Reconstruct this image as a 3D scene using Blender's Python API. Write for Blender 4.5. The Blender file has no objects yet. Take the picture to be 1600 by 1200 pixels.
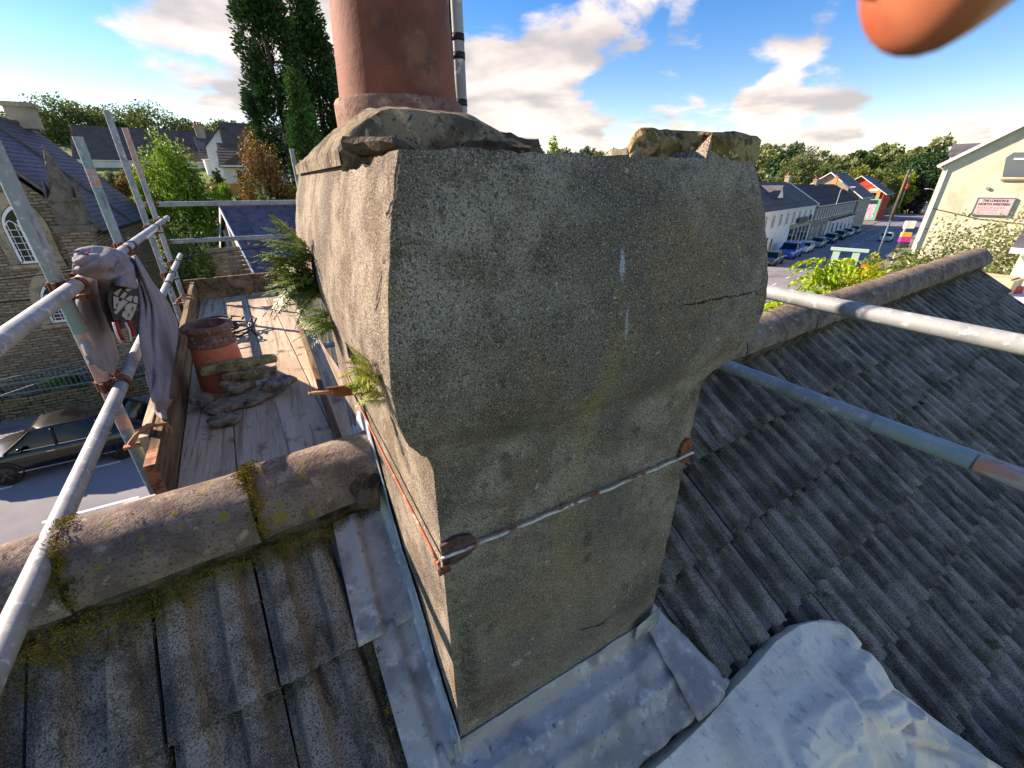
import bpy, math, random
import numpy as np
from mathutils import Vector, Matrix, noise as mnoise

random.seed(7); np.random.seed(7)
scene = bpy.context.scene
COL = scene.collection

# ------------------------------------------------------------------ camera (photograph pixels are 1600 x 1200)
F = 650.0                                   # focal length in photograph pixels
HZ = 287.0                                  # horizon row
PITCH = math.atan((600 - HZ) / F)
YAW = math.radians(29.5)
EYE = 8.4                                   # phone height above the road
cp, sp = math.cos(PITCH), math.sin(PITCH)
cam_d = bpy.data.cameras.new('camera')
cam = bpy.data.objects.new('camera', cam_d); COL.objects.link(cam)
cam_d.sensor_width = 36.0; cam_d.lens = F / 1600 * 36.0
cam_d.clip_start = 0.01; cam_d.clip_end = 4000
cam_d.dof.use_dof = True; cam_d.dof.focus_distance = 1.6; cam_d.dof.aperture_fstop = 13.0
fw = Vector((math.sin(YAW) * cp, math.cos(YAW) * cp, -sp))
cam.rotation_euler = fw.to_track_quat('-Z', 'Y').to_euler()
scene.camera = cam

# ------------------------------------------------------------------ sun and sky
SUN = Vector((1.32, -1.45, -1.0)).normalized()          # direction the light travels
SUN_EL = math.asin(-SUN.z); SUN_AZ = math.atan2(-SUN.x, -SUN.y)
sun_d = bpy.data.lights.new('sun', 'SUN'); sun_d.energy = 3.7; sun_d.angle = math.radians(0.55); sun_d.color = (1.0, 0.955, 0.90)
sun = bpy.data.objects.new('sun', sun_d); COL.objects.link(sun)
sun.rotation_euler = SUN.to_track_quat('-Z', 'Y').to_euler(); sun.location = (-20, 30, 40)
scene.view_settings.view_transform = 'Standard'; scene.view_settings.look = 'None'
scene.view_settings.gamma = 1.0; scene.view_settings.use_curve_mapping = False
scene.view_settings.exposure = 1.62
scene.view_settings.use_white_balance = True; scene.view_settings.white_balance_temperature = 8300; scene.view_settings.white_balance_tint = 20   # the phone's own white balance
scene.render.resolution_x = 1024; scene.render.resolution_y = 768

def ray(x, y):
    a, b = (x - 800) / F, (y - 600) / F
    f = cp - b * sp; u = -b * cp - sp
    return np.array([a * math.cos(YAW) + f * math.sin(YAW), -a * math.sin(YAW) + f * math.cos(YAW), u])
def onx(x, y, v): d = ray(x, y); return d * v / d[0]
def ony(x, y, v): d = ray(x, y); return d * v / d[1]
def onz(x, y, v): d = ray(x, y); return d * v / d[2]
def at(x, y, D): d = ray(x, y); return d * D / math.hypot(d[0], d[1])

# everything below is laid out with the phone at the origin; at the end the whole scene is lifted so the road is z = 0
W = bpy.data.worlds.new('World'); scene.world = W; W.use_nodes = True
def build_world():
    nt = W.node_tree; nt.nodes.clear(); N = nt.nodes.new; L = nt.links.new
    out = N('ShaderNodeOutputWorld'); bg = N('ShaderNodeBackground'); bg.inputs['Strength'].default_value = 0.115
    sky = N('ShaderNodeTexSky'); sky.sky_type = 'NISHITA'; sky.sun_disc = False
    sky.sun_elevation = SUN_EL; sky.sun_rotation = SUN_AZ % (2 * math.pi)
    sky.air_density = 1.0; sky.dust_density = 0.05; sky.ozone_density = 2.0; sky.altitude = 60
    hs = N('ShaderNodeHueSaturation'); hs.inputs['Hue'].default_value = 0.515; hs.inputs['Saturation'].default_value = 1.5; hs.inputs['Value'].default_value = 0.72
    L(sky.outputs[0], hs.inputs['Color'])
    tc = N('ShaderNodeTexCoord'); sep = N('ShaderNodeSeparateXYZ'); L(tc.outputs['Generated'], sep.inputs[0])
    def mth(op, a, b=None, c=None, clamp=False):
        n = N('ShaderNodeMath'); n.operation = op; n.use_clamp = clamp
        for i, v in enumerate((a, b, c)):
            if v is None: continue
            if isinstance(v, (int, float)): n.inputs[i].default_value = v
            else: L(v, n.inputs[i])
        return n.outputs[0]
    zz = mth('MAXIMUM', mth('ADD', sep.outputs[2], 0.22), 0.05)
    cmb = N('ShaderNodeCombineXYZ')
    L(mth('DIVIDE', sep.outputs[0], zz), cmb.inputs[0]); L(mth('DIVIDE', sep.outputs[1], zz), cmb.inputs[1])
    def fbm(scale, detail, rough, off):
        mp = N('ShaderNodeMapping'); mp.inputs['Location'].default_value = off; L(cmb.outputs[0], mp.inputs[0])
        n = N('ShaderNodeTexNoise'); n.inputs['Scale'].default_value = scale; n.inputs['Detail'].default_value = detail
        n.inputs['Roughness'].default_value = rough; n.inputs['Distortion'].default_value = 0.25; L(mp.outputs[0], n.inputs['Vector'])
        return n.outputs['Fac']
    big = fbm(2.1, 9, 0.55, (3.1, 1.7, 0)); shade = fbm(2.1, 7, 0.5, (3.04, 1.86, 0)); wisp = fbm(5.0, 10, 0.6, (7, 2, 0))
    # the cloud banks seen in the photograph, as directions in the sky (pixel, radius, weight)
    blobs = [((770, 120), .17, 0.40), ((850, 75), .13, 0.36), ((920, 90), .08, 0.26), ((760, 190), .18, 0.28), ((900, 195), .16, 0.30), ((1050, 185), .16, 0.30),
             ((960, 15), .18, 0.26), ((1080, 45), .10, 0.26), ((1220, 140), .13, 0.34), ((1310, 190), .10, 0.28), ((1500, 190), .10, 0.24),
             ((1400, 95), .18, 0.12), ((300, 40), .22, 0.36), ((370, 70), .16, 0.34), ((230, 5), .2, 0.28), ((380, 155), .08, 0.22), ((500, 30), .2, 0.26), ((1560, 130), .12, 0.14), ((1180, 205), .14, 0.18), ((180, 215), .12, 0.16)]
    acc = None
    for (px, py), r, wgt in blobs:
        d = Vector(ray(px, py)).normalized()
        dp = N('ShaderNodeVectorMath'); dp.operation = 'DISTANCE'; L(tc.outputs['Generated'], dp.inputs[0]); dp.inputs[1].default_value = d
        mr = N('ShaderNodeMapRange'); mr.interpolation_type = 'SMOOTHSTEP'; mr.inputs['From Min'].default_value = r * 1.25; mr.inputs['From Max'].default_value = 0.0
        mr.inputs['To Min'].default_value = 0; mr.inputs['To Max'].default_value = wgt; L(dp.outputs['Value'], mr.inputs['Value'])
        acc = mr.outputs[0] if acc is None else mth('MAXIMUM', acc, mr.outputs[0])
    clear = None
    for (px, py), r in (((140, 110), .30), ((250, 130), .16), ((1000, 135), .13), ((1090, 110), .12), ((960, 130), .10), ((800, 20), .12), ((1300, 130), .08), ((1450, 60), .16), ((1560, 60), .14), ((1420, 130), .08), ((1180, 60), .10), ((620, 120), .12)):
        d = Vector(ray(px, py)).normalized(); dp = N('ShaderNodeVectorMath'); dp.operation = 'DISTANCE'; L(tc.outputs['Generated'], dp.inputs[0]); dp.inputs[1].default_value = d
        m2 = N('ShaderNodeMapRange'); m2.interpolation_type = 'SMOOTHSTEP'; m2.inputs['From Min'].default_value = r * 1.3; m2.inputs['From Max'].default_value = r * .4; m2.inputs['To Max'].default_value = .22; L(dp.outputs['Value'], m2.inputs['Value'])
        clear = m2.outputs[0] if clear is None else mth('MAXIMUM', clear, m2.outputs[0])
    acc = mth('SUBTRACT', acc, clear)
    dens = mth('ADD', mth('ADD', mth('MULTIPLY', big, 0.78), mth('MULTIPLY', wisp, 0.22)), mth('SUBTRACT', acc, 0.01))
    mr = N('ShaderNodeMapRange'); mr.interpolation_type = 'SMOOTHSTEP'; mr.inputs['From Min'].default_value = 0.50; mr.inputs['From Max'].default_value = 0.63; L(dens, mr.inputs['Value'])
    cr = N('ShaderNodeMapRange'); cr.interpolation_type = 'SMOOTHSTEP'; cr.inputs['From Min'].default_value = 0.40; cr.inputs['From Max'].default_value = 0.66; L(shade, cr.inputs['Value'])
    cm = N('ShaderNodeMix'); cm.data_type = 'RGBA'; L(cr.outputs[0], cm.inputs['Factor'])
    cm.inputs['A'].default_value = (3.3, 3.35, 3.45, 1); cm.inputs['B'].default_value = (1.65, 1.8, 2.05, 1)
    mix = N('ShaderNodeMix'); mix.data_type = 'RGBA'; L(mth('MULTIPLY', mr.outputs[0], 0.93), mix.inputs['Factor']); L(hs.outputs[0], mix.inputs['A']); L(cm.outputs['Result'], mix.inputs['B'])
    L(mix.outputs['Result'], bg.inputs[0]); L(bg.outputs[0], out.inputs[0])
build_world()

# ------------------------------------------------------------------ helpers: meshes and objects
def V(*a): return np.array(a, dtype=float)
def unit(v): v = np.asarray(v, float); return v / (np.linalg.norm(v) or 1)

class MB:
    """collects faces; build() links them as ONE mesh object"""
    def __init__(self): self.v = []; self.f = []; self.m = []
    def add(self, vs, fs, m=0):
        o = len(self.v); self.v.extend([tuple(map(float, p)) for p in vs])
        for f in fs: self.f.append(tuple(i + o for i in f)); self.m.append(m)
        return self
    def box(self, lo, hi, m=0):
        x0, y0, z0 = lo; x1, y1, z1 = hi
        return self.add([(x0, y0, z0), (x1, y0, z0), (x1, y1, z0), (x0, y1, z0), (x0, y0, z1), (x1, y0, z1), (x1, y1, z1), (x0, y1, z1)],
                        [(0, 3, 2, 1), (4, 5, 6, 7), (0, 1, 5, 4), (1, 2, 6, 5), (2, 3, 7, 6), (3, 0, 4, 7)], m)
    def obox(self, o, a, b, c, m=0):
        """box from corner o with edge vectors a, b, c"""
        o, a, b, c = map(lambda t: np.asarray(t, float), (o, a, b, c))
        P = [o, o + a, o + a + b, o + b, o + c, o + a + c, o + a + b + c, o + b + c]
        return self.add(P, [(0, 3, 2, 1), (4, 5, 6, 7), (0, 1, 5, 4), (1, 2, 6, 5), (2, 3, 7, 6), (3, 0, 4, 7)], m)
    def tube(self, pts, r, n=10, m=0, cap=True):
        pts = [np.asarray(p, float) for p in pts]; k = len(pts)
        rr = r if hasattr(r, '__len__') else [r] * k
        vs = []; prev = None
        for i, p in enumerate(pts):
            t = unit(pts[min(i + 1, k - 1)] - pts[max(i - 1, 0)])
            if prev is None:
                a = unit(np.cross(t, V(0, 0, 1) if abs(t[2]) < .9 else V(1, 0, 0)))
            else:
                a = prev - t * np.dot(prev, t); a = unit(a)
            prev = a; b = np.cross(t, a)
            for j in range(n):
                an = 2 * math.pi * j / n
                vs.append(p + rr[i] * (math.cos(an) * a + math.sin(an) * b))
        fs = [(i * n + j, i * n + (j + 1) % n, (i + 1) * n + (j + 1) % n, (i + 1) * n + j) for i in range(k - 1) for j in range(n)]
        if cap: fs += [tuple(range(n - 1, -1, -1)), tuple(range((k - 1) * n, k * n))]
        return self.add(vs, fs, m)
    def lathe(self, prof, c=(0, 0, 0), n=40, m=0, closed=False):
        vs = []; c = np.asarray(c, float)
        for r, z in prof:
            for j in range(n):
                a = 2 * math.pi * j / n; vs.append(c + V(r * math.cos(a), r * math.sin(a), z))
        k = len(prof)
        fs = [(i * n + j, i * n + (j + 1) % n, (i + 1) * n + (j + 1) % n, (i + 1) * n + j) for i in range(k - 1) for j in range(n)]
        if closed: fs += [((k - 1) * n + j, (k - 1) * n + (j + 1) % n, (j + 1) % n, j) for j in range(n)]
        return self.add(vs, fs, m)
    def grid(self, P, m=0, flip=False):
        """P: rows of points"""
        R = len(P); C = len(P[0]); vs = [p for row in P for p in row]
        fs = [(i * C + j, i * C + j + 1, (i + 1) * C + j + 1, (i + 1) * C + j) for i in range(R - 1) for j in range(C - 1)]
        if flip: fs = [tuple(reversed(f)) for f in fs]
        return self.add(vs, fs, m)
    def prism(self, poly, o, a, b, c, m=0):
        """polygon (2d list) in plane o + x a + y b, extruded by c"""
        o, a, b, c = map(lambda t: np.asarray(t, float), (o, a, b, c)); n = len(poly)
        vs = [o + x * a + y * b for x, y in poly] + [o + x * a + y * b + c for x, y in poly]
        fs = [tuple(range(n - 1, -1, -1)), tuple(range(n, 2 * n))] + [(i, (i + 1) % n, n + (i + 1) % n, n + i) for i in range(n)]
        return self.add(vs, fs, m)
    def mesh(self, name, mats, smooth=False):
        me = bpy.data.meshes.new(name); me.from_pydata(self.v, [], self.f)
        mats = mats if isinstance(mats, (list, tuple)) else [mats]
        for mt in mats: me.materials.append(mt)
        if len(mats) > 1: me.polygons.foreach_set('material_index', self.m)
        if smooth: me.polygons.foreach_set('use_smooth', [True] * len(me.polygons))
        me.update(); return me
    def build(self, name, mats, parent=None, smooth=False, auto=None):
        o = bpy.data.objects.new(name, self.mesh(name, mats, smooth)); COL.objects.link(o)
        setpar(o, parent)
        if auto is not None: sharp(o, auto)
        return o

def sharp(o, deg=35):
    me = o.data; me.polygons.foreach_set('use_smooth', [True] * len(me.polygons))
    try: me.set_sharp_from_angle(angle=math.radians(deg))
    except Exception: pass

PIN = {}
def setpar(o, parent):
    """parent without moving: parts are written in the same coordinates as their thing's surroundings"""
    if parent is None: return
    o.parent = parent
    if parent.name in PIN: o.matrix_parent_inverse = PIN[parent.name].inverted()   # (a part's own frame is already the world's)
def tag(o, label=None, cat=None, group=None, kind=None):
    if label: o['label'] = label
    if cat: o['category'] = cat
    if group: o['group'] = group
    if kind: o['kind'] = kind
    return o
def thing(name, label, cat, base=(0, 0, 0), group=None, local=False, rz=0):
    """an Empty at the thing's base. local=True: parts are written in the Empty's own coordinates"""
    o = bpy.data.objects.new(name, None); COL.objects.link(o); o.empty_display_size = .2
    o.location = base; o.rotation_euler = (0, 0, rz)
    if not local: PIN[o.name] = Matrix.Translation(Vector(base)) @ Matrix.Rotation(rz, 4, 'Z')
    return tag(o, label, cat, group)
def copy_tree(o, parent=None):
    c = o.copy(); COL.objects.link(c); c.parent = parent
    for ch in list(o.children): copy_tree(ch, c)
    return c
def structure(o): o['kind'] = 'structure'; return o

def fb(p, s, octv=4): return mnoise.fractal(Vector(p) * s, 1.0, 2.0, octv)
def rock(poly, thick, seed, rough=.012, sub=3):
    """irregular slab: polygon outline with broken edges, uneven faces; local coordinates, z up"""
    rnd = random.Random(seed); pts = []
    n = len(poly)
    for i in range(n):
        a, b = np.array(poly[i], float), np.array(poly[(i + 1) % n], float)
        for k in range(sub):
            p = a + (b - a) * k / sub + np.array([rnd.uniform(-1, 1), rnd.uniform(-1, 1)]) * rough * (1 if k else .4)
            pts.append(p)
    c = sum(pts) / len(pts); m = len(pts); mb = MB(); rings = []
    for sc, z in ((.55, 0), (.97, rnd.uniform(0, .1) * thick), (1.02, .45 * thick), (.95, thick * .93), (.5, thick)):
        rings.append([tuple(c + (p - c) * sc * rnd.uniform(.97, 1.03)) + (z + rnd.uniform(-.12, .12) * thick,) for p in pts])
    vs = [p for r in rings for p in r] + [tuple(c) + (0,), tuple(c) + (thick * rnd.uniform(.9, 1.2),)]
    fs = []
    for i in range(4):
        for j in range(m): fs.append((i * m + j, i * m + (j + 1) % m, (i + 1) * m + (j + 1) % m, (i + 1) * m + j))
    for j in range(m):
        fs.append((5 * m, (j + 1) % m, j)); fs.append((5 * m + 1, 4 * m + j, 4 * m + (j + 1) % m))
    return mb.add(vs, fs)
# ------------------------------------------------------------------ procedural materials
def lin(c):
    return tuple(((x / 255) / 12.92 if x / 255 <= .04045 else ((x / 255 + .055) / 1.055) ** 2.4) for x in c) + (1,)

class NT:
    def __init__(self, name):
        self.mat = bpy.data.materials.new(name); self.mat.use_nodes = True; self.t = self.mat.node_tree
        self.t.nodes.clear(); self.out = self.N('ShaderNodeOutputMaterial'); self.b = self.N('ShaderNodeBsdfPrincipled')
        self.L(self.b.outputs[0], self.out.inputs[0]); self.tc = self.N('ShaderNodeTexCoord')
    def N(self, t): return self.t.nodes.new(t)
    def L(self, a, b): self.t.links.new(a, b)
    def math(self, op, a, b=None, clamp=False):
        n = self.N('ShaderNodeMath'); n.operation = op; n.use_clamp = clamp
        for i, v in enumerate((a, b)):
            if v is None: continue
            if isinstance(v, (int, float)): n.inputs[i].default_value = v
            else: self.L(v, n.inputs[i])
        return n.outputs[0]
    def mr(self, v, lo, hi, a=0., b=1.):
        n = self.N('ShaderNodeMapRange'); n.interpolation_type = 'SMOOTHSTEP'
        n.inputs['From Min'].default_value = lo; n.inputs['From Max'].default_value = hi; n.inputs['To Min'].default_value = a; n.inputs['To Max'].default_value = b
        self.L(v, n.inputs['Value']); return n.outputs[0]
    def mix(self, f, a, b, mode='MIX'):
        n = self.N('ShaderNodeMix'); n.data_type = 'RGBA'; n.blend_type = mode
        for s, v in (('Factor', f), ('A', a), ('B', b)):
            if isinstance(v, (int, float)): n.inputs[s].default_value = v
            elif isinstance(v, tuple): n.inputs[s].default_value = v
            else: self.L(v, n.inputs[s])
        return n.outputs['Result']

def M(name, base, layers=(), rough=.85, bump=(), metal=0., rnd=0., island=0., spec=.35, coat=0., coords='Object', trans=0., emit=None):
    """layers: dicts scale,col,lo,hi[,detail,rough,stretch,type,amt,c,r]; bump: (type, scale, strength, distance[,stretch])"""
    q = NT(name); vec = q.tc.outputs[coords]
    oi = None
    if rnd:
        oi = q.N('ShaderNodeObjectInfo'); ad = q.N('ShaderNodeVectorMath'); ad.operation = 'ADD'
        sc = q.N('ShaderNodeVectorMath'); sc.operation = 'SCALE'; sc.inputs[0].default_value = (13.1, 7.7, 3.3); q.L(oi.outputs['Random'], sc.inputs['Scale'])
        q.L(vec, ad.inputs[0]); q.L(sc.outputs[0], ad.inputs[1]); vec = ad.outputs[0]
    def tex(kind, scale, detail=5, rough=.6, stretch=None, loc=(0, 0, 0)):
        mp = q.N('ShaderNodeMapping'); q.L(vec, mp.inputs[0]); mp.inputs['Scale'].default_value = stretch or (1, 1, 1); mp.inputs['Location'].default_value = loc
        if kind == 'voronoi':
            n = q.N('ShaderNodeTexVoronoi'); n.inputs['Scale'].default_value = scale; q.L(mp.outputs[0], n.inputs['Vector']); return n.outputs['Distance']
        if kind == 'cell':
            n = q.N('ShaderNodeTexVoronoi'); n.inputs['Scale'].default_value = scale; q.L(mp.outputs[0], n.inputs['Vector']); return n.outputs['Color']
        if kind == 'wave':
            n = q.N('ShaderNodeTexWave'); n.inputs['Scale'].default_value = scale; n.inputs['Distortion'].default_value = 6; n.inputs['Detail'].default_value = 3; q.L(mp.outputs[0], n.inputs['Vector']); return n.outputs['Fac']
        n = q.N('ShaderNodeTexNoise'); n.inputs['Scale'].default_value = scale; n.inputs['Detail'].default_value = detail; n.inputs['Roughness'].default_value = rough
        q.L(mp.outputs[0], n.inputs['Vector']); return n.outputs['Fac']
    c = lin(base)
    for i, l in enumerate(layers):
        ty = l.get('type', 'noise')
        if ty == 'blob':
            mp = q.N('ShaderNodeVectorMath'); mp.operation = 'SUBTRACT'; q.L(q.tc.outputs[coords], mp.inputs[0]); mp.inputs[1].default_value = l['c']
            dv = q.N('ShaderNodeVectorMath'); dv.operation = 'DIVIDE'; q.L(mp.outputs[0], dv.inputs[0]); dv.inputs[1].default_value = l['r']
            ln = q.N('ShaderNodeVectorMath'); ln.operation = 'LENGTH'; q.L(dv.outputs[0], ln.inputs[0])
            ns = tex('noise', l.get('scale', 40), 4, .7)
            d = q.math('ADD', ln.outputs['Value'], q.math('MULTIPLY', q.math('SUBTRACT', ns, .5), l.get('ragged', 1.2)))
            f = q.mr(d, 1.0, l.get('soft', .55))
        else:
            f = q.mr(tex(ty, l['scale'], l.get('detail', 5), l.get('rough', .6), l.get('stretch'), l.get('loc', (i * 3.7, i * 1.3, 0))), l['lo'], l['hi'])
        if l.get('amt', 1) != 1: f = q.math('MULTIPLY', f, l['amt'])
        c = q.mix(f, c, lin(l['col']), l.get('mode', 'MIX'))
    if rnd:
        v = q.mr(oi.outputs['Random'], 0, 1, 1 - rnd, 1 + rnd); hsv = q.N('ShaderNodeHueSaturation'); q.L(v, hsv.inputs['Value'])
        if isinstance(c, tuple): hsv.inputs['Color'].default_value = c
        else: q.L(c, hsv.inputs['Color'])
        c = hsv.outputs[0]
    if island:
        g = q.N('ShaderNodeNewGeometry'); v = q.mr(g.outputs['Random Per Island'], 0, 1, 1 - island, 1 + island); hsv = q.N('ShaderNodeHueSaturation'); q.L(v, hsv.inputs['Value'])
        q.L(q.math('ADD', q.math('MULTIPLY', g.outputs['Random Per Island'], .03), .485), hsv.inputs['Hue'])
        if isinstance(c, tuple): hsv.inputs['Color'].default_value = c
        else: q.L(c, hsv.inputs['Color'])
        c = hsv.outputs[0]
    if isinstance(c, tuple): q.b.inputs['Base Color'].default_value = c
    else: q.L(c, q.b.inputs['Base Color'])
    q.b.inputs['Roughness'].default_value = rough; q.b.inputs['Metallic'].default_value = metal
    q.b.inputs['Specular IOR Level'].default_value = spec; q.b.inputs['Coat Weight'].default_value = coat
    prev = None
    for bt in bump:
        n = q.N('ShaderNodeBump'); n.inputs['Strength'].default_value = bt[2]; n.inputs['Distance'].default_value = bt[3]
        t = tex(bt[0], bt[1], 6, .65, bt[4] if len(bt) > 4 else None)
        q.L(t, n.inputs['Height'])
        if prev: q.L(prev, n.inputs['Normal'])
        prev = n.outputs[0]
    if prev: q.L(prev, q.b.inputs['Normal'])
    if trans:
        tr = q.N('ShaderNodeBsdfTranslucent'); mx = q.N('ShaderNodeMixShader'); mx.inputs[0].default_value = trans
        if isinstance(c, tuple): tr.inputs[0].default_value = c
        else: q.L(c, tr.inputs[0])
        q.L(q.b.outputs[0], mx.inputs[1]); q.L(tr.outputs[0], mx.inputs[2]); q.L(mx.outputs[0], q.out.inputs[0])
    return q.mat

def ly(scale, col, lo, hi, **k): return dict(scale=scale, col=col, lo=lo, hi=hi, **k)
def bl(c, r, col, **k): return dict(type='blob', c=c, r=r, col=col, **k)

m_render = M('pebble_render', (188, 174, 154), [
    bl((.52, .50, -.20), (.62, .055, .75), (112, 106, 98), ragged=.5, soft=.2, scale=6, amt=.75), bl((.52, .57, -1.1), (.62, .05, .7), (120, 110, 98), ragged=.6, soft=.2, scale=6, amt=.65),  # front face darkened: grime, with the face's shade put into the colour
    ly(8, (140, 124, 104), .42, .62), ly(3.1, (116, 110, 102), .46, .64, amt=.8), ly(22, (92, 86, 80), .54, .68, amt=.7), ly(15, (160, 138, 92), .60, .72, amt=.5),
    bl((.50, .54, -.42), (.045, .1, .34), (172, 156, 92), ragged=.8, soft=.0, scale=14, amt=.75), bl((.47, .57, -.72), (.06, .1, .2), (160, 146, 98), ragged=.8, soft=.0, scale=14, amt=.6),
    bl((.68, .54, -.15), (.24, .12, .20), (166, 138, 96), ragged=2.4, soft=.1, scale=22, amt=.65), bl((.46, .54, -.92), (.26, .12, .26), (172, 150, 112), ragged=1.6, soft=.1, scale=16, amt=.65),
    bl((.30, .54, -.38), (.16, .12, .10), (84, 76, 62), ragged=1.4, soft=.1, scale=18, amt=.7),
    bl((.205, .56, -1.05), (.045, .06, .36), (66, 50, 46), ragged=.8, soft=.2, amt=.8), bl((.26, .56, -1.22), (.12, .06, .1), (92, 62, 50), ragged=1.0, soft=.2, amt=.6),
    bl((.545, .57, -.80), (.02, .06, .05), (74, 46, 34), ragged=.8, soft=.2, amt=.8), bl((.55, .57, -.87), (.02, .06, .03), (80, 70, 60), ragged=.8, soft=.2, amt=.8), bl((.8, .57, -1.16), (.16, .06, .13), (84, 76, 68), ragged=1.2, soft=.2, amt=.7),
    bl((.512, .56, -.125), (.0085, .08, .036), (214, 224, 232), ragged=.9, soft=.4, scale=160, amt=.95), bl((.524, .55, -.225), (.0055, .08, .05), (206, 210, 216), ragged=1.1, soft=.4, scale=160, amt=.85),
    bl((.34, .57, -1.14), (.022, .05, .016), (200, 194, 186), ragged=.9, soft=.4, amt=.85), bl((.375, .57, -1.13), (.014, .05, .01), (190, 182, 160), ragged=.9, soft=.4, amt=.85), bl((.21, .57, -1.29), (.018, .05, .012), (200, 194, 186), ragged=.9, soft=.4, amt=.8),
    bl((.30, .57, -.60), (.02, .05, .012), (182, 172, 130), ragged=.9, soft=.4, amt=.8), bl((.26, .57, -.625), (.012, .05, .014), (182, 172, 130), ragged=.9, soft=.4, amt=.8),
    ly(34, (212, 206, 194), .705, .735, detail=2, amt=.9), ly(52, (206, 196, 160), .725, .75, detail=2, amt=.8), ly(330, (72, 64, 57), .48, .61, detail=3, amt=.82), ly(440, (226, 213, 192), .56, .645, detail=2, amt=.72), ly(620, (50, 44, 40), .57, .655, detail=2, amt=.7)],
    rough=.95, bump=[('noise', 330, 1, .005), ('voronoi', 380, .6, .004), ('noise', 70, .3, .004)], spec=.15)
m_mortar = M('old_mortar', (140, 128, 108), [ly(14, (88, 80, 70), .45, .62), ly(40, (176, 164, 130), .58, .68), ly(120, (60, 54, 48), .55, .66), ly(22, (126, 116, 60), .62, .7, amt=.6)],
    rough=.95, bump=[('noise', 60, .8, .01), ('noise', 220, .6, .004)], spec=.1)
m_mortar_dark = M('broken_mortar', (96, 86, 74), [ly(14, (52, 46, 40), .42, .62), ly(50, (136, 124, 98), .6, .7), ly(30, (110, 96, 50), .64, .72, amt=.6)], rough=.97, bump=[('noise', 50, 1, .012), ('voronoi', 120, .5, .006)], spec=.1)
m_yellowstone = M('lichened_mortar', (164, 144, 104), [ly(12, (126, 106, 58), .45, .6), ly(50, (92, 78, 66), .5, .64), ly(90, (206, 194, 160), .6, .7)], rough=.97, bump=[('noise', 45, 1, .012), ('voronoi', 90, .7, .008)], spec=.1)
m_terra = M('terracotta', (224, 132, 90), [ly(5, (204, 114, 78), .4, .65), ly(30, (196, 124, 90), .58, .72, amt=.6), ly(14, (150, 90, 70), .62, .75, amt=.5)], rough=.7, bump=[('noise', 90, .3, .002), ('noise', 7, .2, .004)])
m_terra_dark = M('weathered_terracotta', (142, 80, 58), [ly(4, (112, 60, 45), .4, .62), ly(9, (150, 106, 80), .5, .7, amt=.6), ly(26, (84, 58, 50), .58, .70, amt=.7), ly(2.2, (96, 70, 60), .5, .7, amt=.6), ly(140, (176, 140, 116), .66, .72, amt=.6)],
    rough=.75, bump=[('noise', 60, .35, .003), ('noise', 160, .3, .002)])
m_terra_rim = M('terracotta_rim', (132, 96, 80), [ly(20, (170, 140, 118), .5, .65), ly(60, (108, 70, 60), .5, .65)], rough=.85, bump=[('noise', 90, .6, .004)])
m_tile = M('concrete_tile', (160, 151, 137), [ly(6, (104, 96, 86), .42, .62), ly(20, (164, 150, 128), .53, .66, stretch=(1, .3, 1), amt=.8), ly(16, (70, 62, 54), .53, .66, stretch=(1, .2, 1), amt=.85), ly(3.2, (86, 80, 76), .5, .66, amt=.7),
    ly(210, (66, 60, 53), .48, .60, detail=3, amt=.85), ly(300, (192, 178, 154), .57, .66, detail=2, amt=.7), ly(420, (40, 36, 32), .59, .67, detail=2, amt=.75), ly(13, (78, 70, 36), .65, .71, amt=.8), ly(15, (196, 184, 132), .72, .75, amt=.85), ly(60, (222, 214, 198), .72, .75, amt=.9)],
    rough=.95, bump=[('noise', 260, 1, .004), ('noise', 40, .5, .005)], rnd=.18, spec=.12)
m_moss_gap_shade = M('moss_gap_shade', (44, 38, 22), [ly(14, (26, 22, 16), .45, .6), ly(6, (86, 78, 32), .62, .7)], rough=1, island=.4, spec=.05)  # moss and dirt, colour darkened to stand for shade under tile ends
m_ridge = M('ridge_tile', (138, 124, 112), [ly(9, (110, 96, 88), .42, .62), ly(22, (164, 148, 132), .56, .68), ly(160, (80, 70, 64), .52, .64, amt=.8), ly(18, (140, 126, 54), .61, .68, amt=.85), ly(34, (190, 182, 150), .68, .72, amt=.8)],
    rough=.95, bump=[('noise', 60, .8, .008), ('noise', 200, .5, .003)], rnd=.1, spec=.12)
m_underlay = M('roof_underlay', (34, 32, 30), rough=.95)
m_moss = M('moss', (112, 104, 40), [ly(9, (150, 124, 44), .45, .6), ly(22, (58, 62, 20), .5, .65), ly(5, (86, 64, 26), .6, .7)], rough=1, island=.35, spec=.05)
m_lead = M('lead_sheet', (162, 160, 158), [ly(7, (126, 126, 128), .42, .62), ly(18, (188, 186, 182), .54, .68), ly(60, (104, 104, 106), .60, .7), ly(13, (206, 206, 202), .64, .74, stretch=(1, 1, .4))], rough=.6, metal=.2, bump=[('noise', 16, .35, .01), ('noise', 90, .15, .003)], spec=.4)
m_lead_lit = M('lead_upstand_lit', (176, 188, 190), [ly(12, (140, 156, 162), .45, .6), ly(40, (206, 214, 212), .58, .68), ly(26, (120, 128, 132), .62, .72)], rough=.6, metal=.2, bump=[('noise', 22, .4, .008)])  # paler lead: sunlight on the upstand put into its colour
m_galv = M('galvanised_steel', (156, 160, 160), [ly(9, (132, 138, 140), .42, .62), ly(40, (194, 200, 200), .55, .68), ly(14, (116, 124, 128), .62, .74, stretch=(1, .2, 1)), ly(110, (120, 124, 124), .64, .7)], rough=.6, metal=.12, bump=[('noise', 120, .15, .001)], rnd=.08)
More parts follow.
